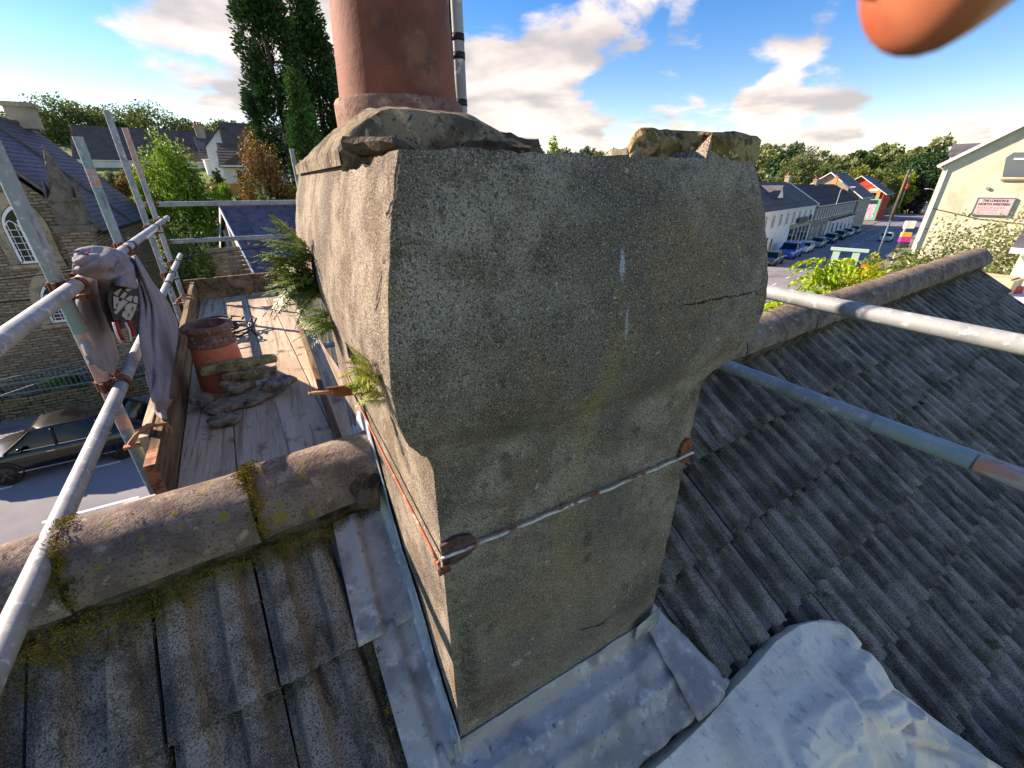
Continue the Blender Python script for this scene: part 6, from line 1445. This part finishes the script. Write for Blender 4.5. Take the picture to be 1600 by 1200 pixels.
# cream neighbour wall at the right edge
bn = at(1583, 420, 13.0); yawn = -1.42
nb = gable_house('side_house', 'cream rendered house with white downpipe at the right edge beyond the roof gable', (bn[0], bn[1], GROUND), yawn, 9, 9, 7.3, 2.0, m_cream, m_greyroof, fwins=[(1.6, 3.6, 1.1, 1.3)], courses=8, over=.15)
mb = MB(); mb.tube([(.22, -.09, 0), (.22, -.09, 7.2)], .05, 8); mb.build('downpipe', m_whitepaint, nb, smooth=True)
cr = at(1558, 428, 11.5); o = MB().box((-.3, -.3, 0), (.3, .3, .25)).box((-.24, -.24, .25), (.24, .24, .27)).build('planter', m_timber, None); o.location = (cr[0], cr[1], cr[2] - .3); tag(o, 'timber planter box on the flat roof between our gable and the cream house', 'planter')
fr_ = MB().box((cr[0] - 2, cr[1] - 2.2, GROUND), (cr[0] + 2.2, cr[1] + 1.2, cr[2] - .302)).build('flat_roof_annexe', m_white, None); tag(fr_, 'low white flat roofed annexe beyond our roof gable', 'building')
rb = at(1572, 443, 11.2); o = MB().obox((0, 0, 0), (.5, -.15, 0), (.1, .3, 0), (0, 0, .12)).box((.05, -.02, .12), (.4, .12, .16)).build('red_crate', m_red, None); o.location = (rb[0], rb[1], cr[2] - .30); tag(o, 'flat red crate beside the timber planter', 'crate')

# ------------------------------------------------------------------ street furniture
lp = st(17.8, -4.95); pole = thing('utility_pole', 'leaning utility pole, blue grey below and timber above, with red box', 'pole', tuple(lp))
top = V(lp[0], lp[1], 1.35) ; mid_ = lp + (top - lp) * .52
mb = MB(); mb.tube([lp, mid_], [.13, .10], 12); mb.build('steel_shaft', m_pole_blue, pole, smooth=True); mb = MB(); mb.tube([lp + (top - lp) * .5, top], [.16, .11], 12); mb.build('timber_shaft', m_pole_wood, pole, smooth=True)
mb = MB(); c_ = lp + (top - lp) * .84; mb.box(c_ + V(.05, -.35, -.25), c_ + V(.5, .1, .25)); mb.build('red_box', m_red, pole); mb = MB(); mb.tube([c_ + V(.3, -.2, -2.2), c_ + V(.3, -.2, 1.6)], .05, 8); mb.build('conduit', m_galv, pole, smooth=True)
for q in ((60, 14), (60, -3), (-40, 9), (90, 5)):
    e_ = st(17.8 + q[0], q[1]); e_ = V(e_[0], e_[1], -1.2); mb = MB(); mb.tube([top + (e_ - top) * s - V(0, 0, 1.6 * (1 - (2 * s - 1) ** 2) + .3) for s in np.linspace(0, 1, 12)], .02, 4); mb.build('wire', m_plastic_blk, pole)
for t_, of, lb in ((46, 5.0, 'pale street lamp rising in front of the brown terrace'), (88, -5.2, 'tall street lamp right of the utility pole'), (140, -5.4, 'distant street lamp near the far bend')):
    b_ = st(t_, of); L_ = thing('street_lamp', lb, 'lamp', tuple(b_), 'street lamps'); hh = 8.0; mb = MB(); mb.tube([b_, b_ + V(0, 0, hh), b_ + V(0, 0, hh + .35) - SM * np.sign(of) * .5, b_ + V(0, 0, hh + .45) - SM * np.sign(of) * 1.2], [.09, .06, .05, .04], 8); mb.build('column', m_galv, L_, smooth=True)
    c_ = b_ + V(0, 0, hh + .4) - SM * np.sign(of) * 1.5; mb = MB(); mb.obox(c_ - SE * .12 - SM * .35, SE * .24, SM * .7, V(0, 0, .12)); mb.build('lantern', m_lamp, L_)
# pale green framed board over the kerb
b_ = st(-7.5, -5.0); fb_ = thing('notice_frame', 'pale green framed glazed notice board on posts behind the lime conifer', 'notice board', tuple(b_))
zt_ = at(1322, 386, 30)[2]; w_ = 2.0
P0_ = at(1303, 390, 30); P1_ = at(1346, 388, 30); ax_ = unit((P1_ - P0_) * V(1, 1, 0)); wd_ = np.linalg.norm((P1_ - P0_)[:2]); zt_ = P0_[2]; dp_ = unit(np.cross(ax_, V(0, 0, 1)))
for dx in (0, wd_ - .3): mb = MB(); mb.obox(V(P0_[0], P0_[1], GROUND) + ax_ * dx, ax_ * .32, dp_ * .3, V(0, 0, zt_ - GROUND)); mb.build('post', m_green_frame, fb_)
mb = MB(); mb.obox(V(P0_[0], P0_[1], zt_) - ax_ * .15, ax_ * (wd_ + .5), dp_ * .34, V(0, 0, .14)); mb.build('head_rail', m_green_frame, fb_)
for zz, hh in ((-.55, .12), (-1.9, .12)): mb = MB(); mb.obox(V(P0_[0], P0_[1], zt_ + zz) + ax_ * .33, ax_ * (wd_ - .64), dp_ * .2, V(0, 0, hh)); mb.build('cross_rail', m_green_frame, fb_)
mb = MB(); mb.obox(V(P0_[0], P0_[1], zt_ - 1.78) + ax_ * .33 + dp_ * .1, ax_ * (wd_ - .64), dp_ * .04, V(0, 0, 1.2)); mb.build('panel', M('pale_green_panel', (196, 214, 200), rough=.3), fb_)
# stacked shop boards at the pub corner
b_ = st(4, -7.6); P0_ = at(1402, 388, 42); sgb = thing('shop_board', 'tall signboard in white, yellow and magenta beside the pub corner', 'signboard', (P0_[0], P0_[1], GROUND)); axv = V(math.cos(YAW), -math.sin(YAW), 0)
for (x0_, x1_, y0_, y1_, mt, nm) in ((1405, 1432, 388, 378, m_navy, 'navy_panel'), (1406, 1434, 378, 370, m_magenta, 'magenta_panel'), (1409, 1436, 370, 363, m_yellowp, 'yellow_panel'), (1414, 1440, 357, 345, m_whitepaint, 'white_panel')):
    a_, b2, c2 = at(x0_, y0_, 42), at(x1_, y0_, 42), at(x0_ + 2, y1_, 42); mb = MB(); mb.obox(V(P0_[0], P0_[1], a_[2]) + axv * np.dot(a_ - P0_, axv), axv * np.dot(b2 - a_, axv), V(0, 0, c2[2] - a_[2] - .02), V(-axv[1], axv[0], 0) * .2); mb.build(nm, mt, sgb)
for dx in (.2, 1.3): mb = MB(); mb.obox(V(P0_[0], P0_[1], GROUND) + axv * dx + V(-axv[1], axv[0], 0) * .22, axv * .1, V(-axv[1], axv[0], 0) * .1, V(0, 0, at(1420, 350, 42)[2] - GROUND)); mb.build('post', m_galv, sgb)
o_p = at(1349, 425, 24); op_ = thing('flag_marker', 'small orange marker poking out of the lime conifer foliage', 'marker', (o_p[0], o_p[1], GROUND)); mb = MB(); mb.tube([(o_p[0], o_p[1], GROUND), (o_p[0], o_p[1], o_p[2])], .03, 6); mb.build('stem', m_pole_wood, op_); mb = MB(); mb.box((o_p[0] - .12, o_p[1] - .12, o_p[2] - .05), (o_p[0] + .12, o_p[1] + .12, o_p[2] + .3)); mb.build('flag', m_orangep, op_)

# ------------------------------------------------------------------ houses beyond the church, on the rising ground
P0 = at(351, 326, 25); th_ = .2; yaw_t = th_; Dp = 8.0
loc = P0 + V(math.sin(th_), -math.cos(th_), 0) * (Dp / 2); bz = GROUND
tg = gable_house('timber_gable_house', 'house with dark slate roof and pale boarded timber gable beyond the scaffold', (loc[0], loc[1], bz), yaw_t, 9.5, Dp, P0[2] - bz - 2.4, 2.4, m_timber, m_slateroof, barge=m_whitepaint, over=.18, courses=13, lwins=())
for yy in (2.2, 4.0, 5.6): mb = MB(); mb.box((-.09, yy, 1), (-.01, yy + .16, P0[2] - bz - 2.4 + (1 - abs(yy + .08 - 4) / 4) * 2.3)); mb.build('stud', m_whitepaint, tg)
fn = thing('plank_fence', 'stack of weathered horizontal planks left of the timber gabled house', 'fence', tuple(at(362, 410, 22)))
c_ = at(335, 425, 22.5)
for k in range(8): mb = MB(); mb.obox(V(c_[0], c_[1], c_[2] - .6 + k * .2), V(1.5, .2, 0), V(-.02, .06, 0), V(0, 0, .17)); mb.build('plank', m_fence, fn)
mb = MB(); 
for dx in (0, 1.5): mb.obox(V(c_[0] + dx, c_[1] + .1, GROUND), V(.1, 0, 0), V(0, .1, 0), V(0, 0, c_[2] + 1.1 - GROUND))
mb.build('fence_posts', m_fence, fn)
def hillhouse(nm, lb, px, py, D, yaw, L, Dp, ev, rs, wall, rf, fw=(), rw=(), **k):
    p = at(px, py, D); return gable_house(nm, lb, (p[0], p[1], p[2] - ev), yaw, L, Dp, ev, rs, wall, rf, fwins=fw, rwins=rw, **k)
hillhouse('white_house', 'white house with dark brown windows and small gable right of the bright green tree', 347, 258, 60, -.05, 4.6, 7, 5.2, 2.2, m_white, m_brownroof, fw=[(1.2, 3.4, 1.7, 1.3), (2.0, .9, 1.2, 1.2)], frame=m_plastic_blk, courses=8)
w2 = at(352, 258, 59); g2 = thing('porch_gable', 'dark triangular front gable on the white house with brown windows', 'gable', tuple(w2)); mb = MB(); mb.prism([(-.4, 0), (5.0, 0), (2.3, 1.7)], (w2[0], w2[1], w2[2]), (1, 0, 0), (0, 0, 1), (0, 1.2, 0)); mb.build('gable_face', m_brownroof, g2); mb = MB(); mb.box((w2[0] - .5, w2[1] - .15, w2[2] - .16), (w2[0] + 5.1, w2[1] + .1, w2[2])); mb.build('fascia', m_whitepaint, g2)
hillhouse('brown_roof_house', 'house showing a brown tiled roof slope behind the bronze tree', 358, 250, 66, .0, 9, 9, 4.5, 4.2, m_white, m_brownroof, courses=12)
hillhouse('white_villa', 'white villa with pointed gable and pale windows behind the bright green tree', 318, 247, 72, .1, 7.5, 9, 4.5, 2.6, m_white, m_greyroof, fw=[(1.0, 2.0, 1.2, 1.6)], glass=m_glass_pale, courses=10, chims=[(.6, .5, 1.3)])
w3 = at(330, 262, 70); g3 = thing('gabled_wing', 'white gabled wing with paired pale windows on the villa', 'wing', tuple(w3 - V(0, 0, 4))); mb = MB(); mb.prism([(0, -4), (4.4, -4), (4.4, 2.2), (2.2, 4.6), (0, 2.2)], tuple(w3), (1, 0, 0), (0, 0, 1), (0, 4, 0)); mb.build('wall', m_white, g3)
mb = MB(); mb.obox(w3 + V(-.3, -.3, 1.95), V(2.5, 0, 2.75), V(0, 4.5, 0), V(0, 0, .16)); mb.obox(w3 + V(4.7, -.3, 1.95), V(-2.5, 0, 2.75), V(0, 4.5, 0), V(0, 0, .16)); mb.build('roof', m_greyroof, g3)
for dx in (1.0, 2.4): mb = MB(); mb.box(w3 + V(dx, -.06, .2), w3 + V(dx + 1.0, -.01, 1.9)); mb.build('window', m_glass_pale, g3)
hillhouse('long_house', 'long low house with brown tiled roof behind the scaffold posts', 118, 247, 78, .05, 24, 11, 4.2, 3.8, m_white, m_brownroof, fw=[(2 + 4 * k, 1.2, 1.4, 1.3) for k in range(5)], courses=14)
hillhouse('far_house', 'pale house end just above the church roof, left of the long brown roof', 100, 232, 96, .3, 9, 7, 4.5, 2.4, m_white, m_slateroof, barge=m_whitepaint, courses=8)
dk = at(325, 300, 50); o = MB().box((0, 0, 0), (4.2, .2, .9)).box((-.2, -.3, -.2), (4.6, .6, 0)).build('deck_fence', m_orange, None); o.location = tuple(dk - V(0, 0, .2)); tag(o, 'low orange brown deck fence left of the white house', 'fence')

# ------------------------------------------------------------------ trees
def tree(name, label, base, top, rx, mt, n=4500, size=.16, clumps=46, seed=1, trunk=.22, crown_lo=.3, group=None, ry=None, cat='tree', shape='round'):
    base, top = np.asarray(base, float), np.asarray(top, float); H = top[2] - base[2]
    t = thing(name, label, cat, tuple(base), group)
    cz = base[2] + H * (crown_lo + 1) / 2; rz_ = H * (1 - crown_lo) / 2
    mb = MB(); rnd = random.Random(seed); mb.tube([base - V(0, 0, .4), base + V(.03 * H, 0, H * .35), V(base[0] + .02 * H, base[1], cz + rz_ * .3)], [trunk * H / 8, trunk * H / 11, trunk * H / 30], 8)
    for k in range(6):
        a = rnd.uniform(0, 6.28); z0 = base[2] + H * rnd.uniform(.28, .6); p = V(base[0] + .02 * H, base[1], z0); mb.tube([p, p + V(math.cos(a) * rx * .4, math.sin(a) * rx * .4, H * .12), p + V(math.cos(a) * rx * .75, math.sin(a) * rx * .75, H * .25)], [trunk * H / 22, trunk * H / 30, trunk * H / 70], 6)
    mb.build('trunk', m_bark, t, smooth=True)
    lobj([leaf_mass((base[0], base[1], cz), (rx, ry or rx, rz_), n, size, seed, clumps=clumps)], 'crown', mt, t); return t
def conifer(name, label, base, H, r, mt, n, size, seed, cat='tree', group=None, droop=.35, lean=(0, 0), pw=.75):
    rs = np.random.RandomState(seed); base = np.asarray(base, float); t = thing(name, label, cat, tuple(base), group)
    mb = MB(); mb.tube([base - V(0, 0, .4), base + V(lean[0] * .5, lean[1] * .5, H * .5), base + V(lean[0], lean[1], H * .97)], [r * .13, r * .08, r * .015], 8); mb.build('trunk', m_bark, t, smooth=True)
    K = 190; zc = rs.rand(K) ** .85; az = rs.rand(K) * 6.283; prof_r = (1 - zc) ** pw * (.55 + .45 * np.minimum(1, zc * 5 + .25)); rc_ = prof_r * (.55 + .5 * rs.rand(K)); k = rs.randint(0, K, n)
    cr_ = .13 + .12 * rs.rand(K)
    c = np.stack([rc_ * np.cos(az) * r, rc_ * np.sin(az) * r, zc * H], 1)
    d = rs.normal(size=(n, 3)); d /= np.linalg.norm(d, axis=1)[:, None]; p = c[k] + d * (rs.rand(n, 1) ** .4) * (cr_[k][:, None]) * np.array([r * 1.15, r * 1.15, r * 2.2]); p[:, 2] = np.maximum(p[:, 2], .02 * H)
    f = p[:, 2:3] / H; p = p + base + np.concatenate([lean[0] * f, lean[1] * f, 0 * f], 1)
    out = np.stack([np.cos(az[k]), np.sin(az[k]), np.full(n, .75 - droop)], 1) + rs.normal(size=(n, 3)) * .45; out /= np.linalg.norm(out, axis=1)[:, None]; b = np.cross(out, rs.normal(size=(n, 3))); b /= np.linalg.norm(b, axis=1)[:, None]
    s = size * (.6 + .8 * rs.rand(n, 1)); q = np.stack([p - out * s * .6, p + b * s * .38, p + out * s, p - b * s * .38], 1).reshape(-1, 3)
    lobj([(q, np.arange(4 * n).reshape(-1, 4))], 'crown', mt, t); return t
def rooted(px, py, D, dz=0): p = at(px, py, D); return V(p[0], p[1], hgt(p[0], p[1]) + dz)
b1 = rooted(462, 260, 44); b1[2] = max(b1[2], -5); conifer('cypress_tree', 'tallest dark green cypress left of the chimney pot', b1, 21.0, 3.0, m_leaf_conifer, 42000, .2, 21, lean=(-.5, 0), pw=.5)
b2 = rooted(516, 260, 46); conifer('cypress_tree', 'second dark cypress half hidden behind the chimney pot', b2, at(505, 30, 46)[2] - b2[2] + 1.0, 3.2, m_leaf_conifer, 30000, .2, 33, pw=.55)
b3 = rooted(487, 270, 40); conifer('cypress_tree', 'lower greener cypress in front of the two tall ones', b3, at(480, 125, 40)[2] - b3[2], 1.9, leafmat('green_cypress_leaf', (58, 98, 46), (74, 112, 52), tr=.15), 16000, .16, 35, pw=.5)
def px_tree(name, label, px, pytop, pybase, D, rpx, mt, **k):
    top = at(px, pytop, D); b = at(px, pybase, D); base = V(b[0], b[1], min(b[2], max(hgt(b[0], b[1]), b[2] - 6))); r = rpx / F * D * .95; return tree(name, label, base, V(base[0], base[1], top[2]), r, mt, **k)
px_tree('leafy_tree', 'bright green leafy tree between the scaffold posts and the white houses', 280, 212, 330, 36, 40, m_leaf_bright, n=20000, size=.095, clumps=70, seed=4, crown_lo=.12)
px_tree('bronze_tree', 'bronze tinted tree against the tall cypresses', 420, 205, 310, 38, 36, m_leaf_bronze, n=16000, size=.085, clumps=60, seed=5, crown_lo=.05)
px_tree('dark_bush', 'dark green bush in shade behind the far end rails', 305, 335, 440, 24, 44, m_leaf_dark, n=16000, size=.07, clumps=60, seed=6, crown_lo=0., cat='bush')
px_tree('garden_bush', 'yellow green garden bush under the white house', 345, 300, 335, 34, 26, m_leaf_bright, n=2600, size=.13, clumps=26, seed=7, crown_lo=0., cat='bush')
px_tree('garden_bush', 'grey green bush at the foot of the bronze tree', 418, 288, 330, 33, 26, m_leaf_olive, n=2600, size=.12, clumps=26, seed=8, crown_lo=0., cat='bush')
px_tree('garden_bush', 'dark shrub behind the orange brown deck fence', 346, 262, 300, 54, 10, m_leaf_dark, n=1600, size=.16, clumps=20, seed=9, crown_lo=0., cat='bush')
for k_, (px, yt, yb_, D, rp, mt, lb) in enumerate(((150, 262, 305, 58, 22, m_leaf_mid, 'rounded shrub below the long brown roof, right of the church roof'), (188, 258, 310, 56, 20, m_leaf_olive, 'olive shrub below the long brown roof between the posts'), (222, 262, 315, 54, 20, m_leaf_bronze, 'russet shrub below the long brown roof left of the bright tree'), (352, 284, 318, 46, 16, m_leaf_bright, 'light green shrub below the deck fence'), (385, 296, 325, 48, 14, m_leaf_dark, 'dark shrub at the foot of the white house'))):
    px_tree('garden_shrub', lb, px, yt, yb_, D, rp, mt, n=5000, size=.12, clumps=30, seed=300 + k_, crown_lo=0., cat='bush', group='shrubs below the hillside houses')
px_tree('hedge_bush', 'mid green bush left of the plank stack', 328, 380, 440, 22.5, 20, m_leaf_mid, n=2200, size=.1, clumps=20, seed=10, crown_lo=0., cat='bush')
sky_trees = [(-20, 160, 245, 104, 48, m_leaf_dark, 'dark tree at the far left edge above the church ridge'), (60, 172, 245, 112, 40, m_leaf_mid, 'low wooded tree above the church chimney'), (140, 150, 235, 100, 44, m_leaf_mid, 'broad round tree rising above the church roof slope'),
             (205, 168, 240, 106, 40, m_leaf_dark, 'dark tree directly behind the two tall scaffold posts'), (262, 164, 240, 100, 52, m_leaf_mid, 'wide spreading tree above the bright green tree'), (318, 186, 235, 108, 34, m_leaf_dark, 'lower dark tree above the white villa'), (370, 188, 235, 96, 32, m_leaf_mid, 'tree left of the cypresses above the brown roof'), (-70, 165, 245, 100, 60, m_leaf_mid, 'tree just past the left edge of the skyline'), (110, 185, 240, 118, 40, m_leaf_dark, 'darker tree in the gap of the left skyline'), (400, 205, 240, 110, 30, m_leaf_dark, 'dark tree low behind the bronze tree')]
for i, (px, yt, yb_, D, rp, mt, lb) in enumerate(sky_trees): px_tree('woodland_tree', lb, px, yt, yb_ + 22, D, rp, mt, n=12000, size=.2, clumps=60, seed=60 + i, crown_lo=.0, group='trees on the left skyline')
# right foreground greenery
def arching(name, label, base, top, r, mt, n, seed, cat='conifer'):
    """feathery conifer: drooping sprays"""
    rs = np.random.RandomState(seed); base = np.asarray(base, float); H = top - base[2]; t = thing(name, label, cat, tuple(base)); mb = MB(); mb.tube([base, base + V(0, 0, H * .95)], [.12, .02], 7); mb.build('trunk', m_bark, t); parts = []; vs = []
    for i in range(130):
        a = rs.rand() * 6.283; z0 = base[2] + H * (.25 + .72 * rs.rand()); L_ = r * (.5 + .6 * rs.rand()) * (1.05 - .5 * (z0 - base[2]) / H); p = V(base[0], base[1], z0); d = V(math.cos(a), math.sin(a), .55)
        for k in range(14):
            s_ = L_ / 14; p = p + unit(d) * s_; d = d + V(0, 0, -.12)
            for j in range(3):
                e = unit(d + rs.normal(size=3) * .55) * .16; w_ = unit(np.cross(e, rs.normal(size=3))) * .035; vs += [p, p + e * .5 + w_, p + e + V(0, 0, -.05), p + e * .5 - w_]
    vs = np.array(vs); lobj([(vs, np.arange(len(vs)).reshape(-1, 4))], 'crown', mt, t); return t
p = at(1275, 455, 21); arching('lime_conifer', 'feathery lime green conifer nearest the chimney behind the ridge', (p[0], p[1], GROUND), at(1275, 398, 21)[2], 2.1, m_leaf_lime, 0, 3)
p = at(1330, 440, 23); arching('lime_conifer', 'feathery lime green conifer in front of the notice board', (p[0], p[1], GROUND), at(1330, 402, 23)[2], 1.7, m_leaf_lime, 0, 5)
p = at(1222, 475, 19); arching('lime_conifer', 'low lime green conifer tight against the chimney edge', (p[0], p[1], GROUND), at(1222, 470, 19)[2], 1.5, m_leaf_lime, 0, 7)
p = at(1415, 400, 25); tree('yellow_bush', 'rounded yellow green bush left of the pub wall', (p[0], p[1], GROUND), (p[0], p[1], at(1415, 382, 25)[2]), 1.75, m_leaf_yellow, n=11000, size=.065, clumps=46, seed=12, crown_lo=.3, cat='bush')
p = at(1372, 425, 22); tree('yellow_bush', 'low yellow green bush along the far side of the ridge', (p[0], p[1], GROUND), (p[0], p[1], at(1372, 408, 22)[2]), 1.5, m_leaf_yellow, n=9000, size=.06, clumps=40, seed=13, crown_lo=.3, cat='bush')
p = at(1545, 385, 19); tree('olive_tree', 'grey green willowy shrub in front of the pub sign', (p[0], p[1], GROUND), (p[0], p[1], at(1545, 334, 19)[2]), 2.2, m_leaf_olive, n=26000, size=.05, clumps=90, seed=14, crown_lo=.35)
p = at(1480, 405, 20); tree('dark_shrub', 'dark green shrub low between the yellow bush and the olive shrub', (p[0], p[1], GROUND), (p[0], p[1], at(1480, 388, 20)[2]), 1.5, m_leaf_dark, n=8000, size=.055, clumps=40, seed=15, crown_lo=.3, cat='bush')
p = at(1585, 440, 14); tree('dark_shrub', 'dark shrub in shade beneath the gable end of our roof', (p[0] - .6, p[1] + 1.6, GROUND), (p[0], p[1], at(1560, 405, 14)[2]), 1.2, m_leaf_dark, n=3000, size=.08, clumps=34, seed=16, crown_lo=.3, cat='bush')
px_tree('bare_shrub', 'thin reddish shrub top showing over the chimney edge', 838, 206, 245, 40, 22, m_leaf_bronze, n=900, size=.09, clumps=20, seed=17, crown_lo=0., cat='bush')
px_tree('green_bush', 'bright green bush top showing over the chimney edge', 860, 218, 250, 42, 24, m_leaf_bright, n=2600, size=.16, clumps=26, seed=18, crown_lo=0., cat='bush')
# distinct trees on the right hillside
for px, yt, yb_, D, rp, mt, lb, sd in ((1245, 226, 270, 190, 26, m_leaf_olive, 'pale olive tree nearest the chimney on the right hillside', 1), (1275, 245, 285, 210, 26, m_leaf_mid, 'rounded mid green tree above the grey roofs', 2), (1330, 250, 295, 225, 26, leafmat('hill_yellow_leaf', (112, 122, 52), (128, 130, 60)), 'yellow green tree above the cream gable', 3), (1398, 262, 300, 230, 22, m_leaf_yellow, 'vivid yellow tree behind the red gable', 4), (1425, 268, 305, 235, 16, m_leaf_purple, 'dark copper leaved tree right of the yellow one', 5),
             (1440, 226, 290, 240, 30, m_leaf_conifer, 'tall dark pine at the right end of the hillside', 6), (1405, 235, 285, 250, 24, m_leaf_dark, 'dark broad tree left of the tall pine', 7), (1218, 222, 265, 240, 12, m_leaf_conifer, 'dark pointed conifer beside the chimney edge on the skyline', 8), (1335, 226, 255, 290, 13, m_leaf_dark, 'lone round tree on the skyline right of the green field', 9), (1352, 229, 258, 285, 11, m_leaf_dark, 'second lone tree on the skyline right of the green field', 10), (1365, 255, 295, 225, 22, m_leaf_mid, 'mid green tree behind the red gable roof', 11), (1300, 262, 300, 215, 20, m_leaf_mid, 'green tree just above the cream gable apex', 12)):
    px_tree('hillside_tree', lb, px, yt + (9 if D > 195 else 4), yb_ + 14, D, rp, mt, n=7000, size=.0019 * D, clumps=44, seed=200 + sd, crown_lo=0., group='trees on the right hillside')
# the woods behind, one mass
rs = np.random.RandomState(9); parts1 = []; parts2 = []
def skip(az, D): return False
fieldaz = math.atan2(*[ray(1308, 238)[i] for i in (0, 1)])
for i in range(560):
    az = math.radians(rs.uniform(-42, 72)); D = rs.uniform(215, 400); x, y = D * math.sin(az), D * math.cos(az); t_, of = near(x, y)
    if abs(of) < 26 and t_ < 240: continue
    if D > 290 and abs(az - fieldaz) < .055: continue
    h = hgt(x, y); H = rs.uniform(7.5, 12); r = rs.uniform(4.5, 8)
    (parts1 if rs.rand() < .62 else parts2).append(leaf_mass((x, y, h + H * .52), (r, r, H * .52), 520, .5 + D * .0016, 1000 + i, clumps=20))
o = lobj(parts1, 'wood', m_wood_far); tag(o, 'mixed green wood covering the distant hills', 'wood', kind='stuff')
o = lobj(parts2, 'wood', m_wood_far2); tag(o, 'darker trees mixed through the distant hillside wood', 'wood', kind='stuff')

# ------------------------------------------------------------------ lift everything so that the road lies at z = 0
for o in list(COL.objects):
    if o.parent is None: o.location.z += EYE
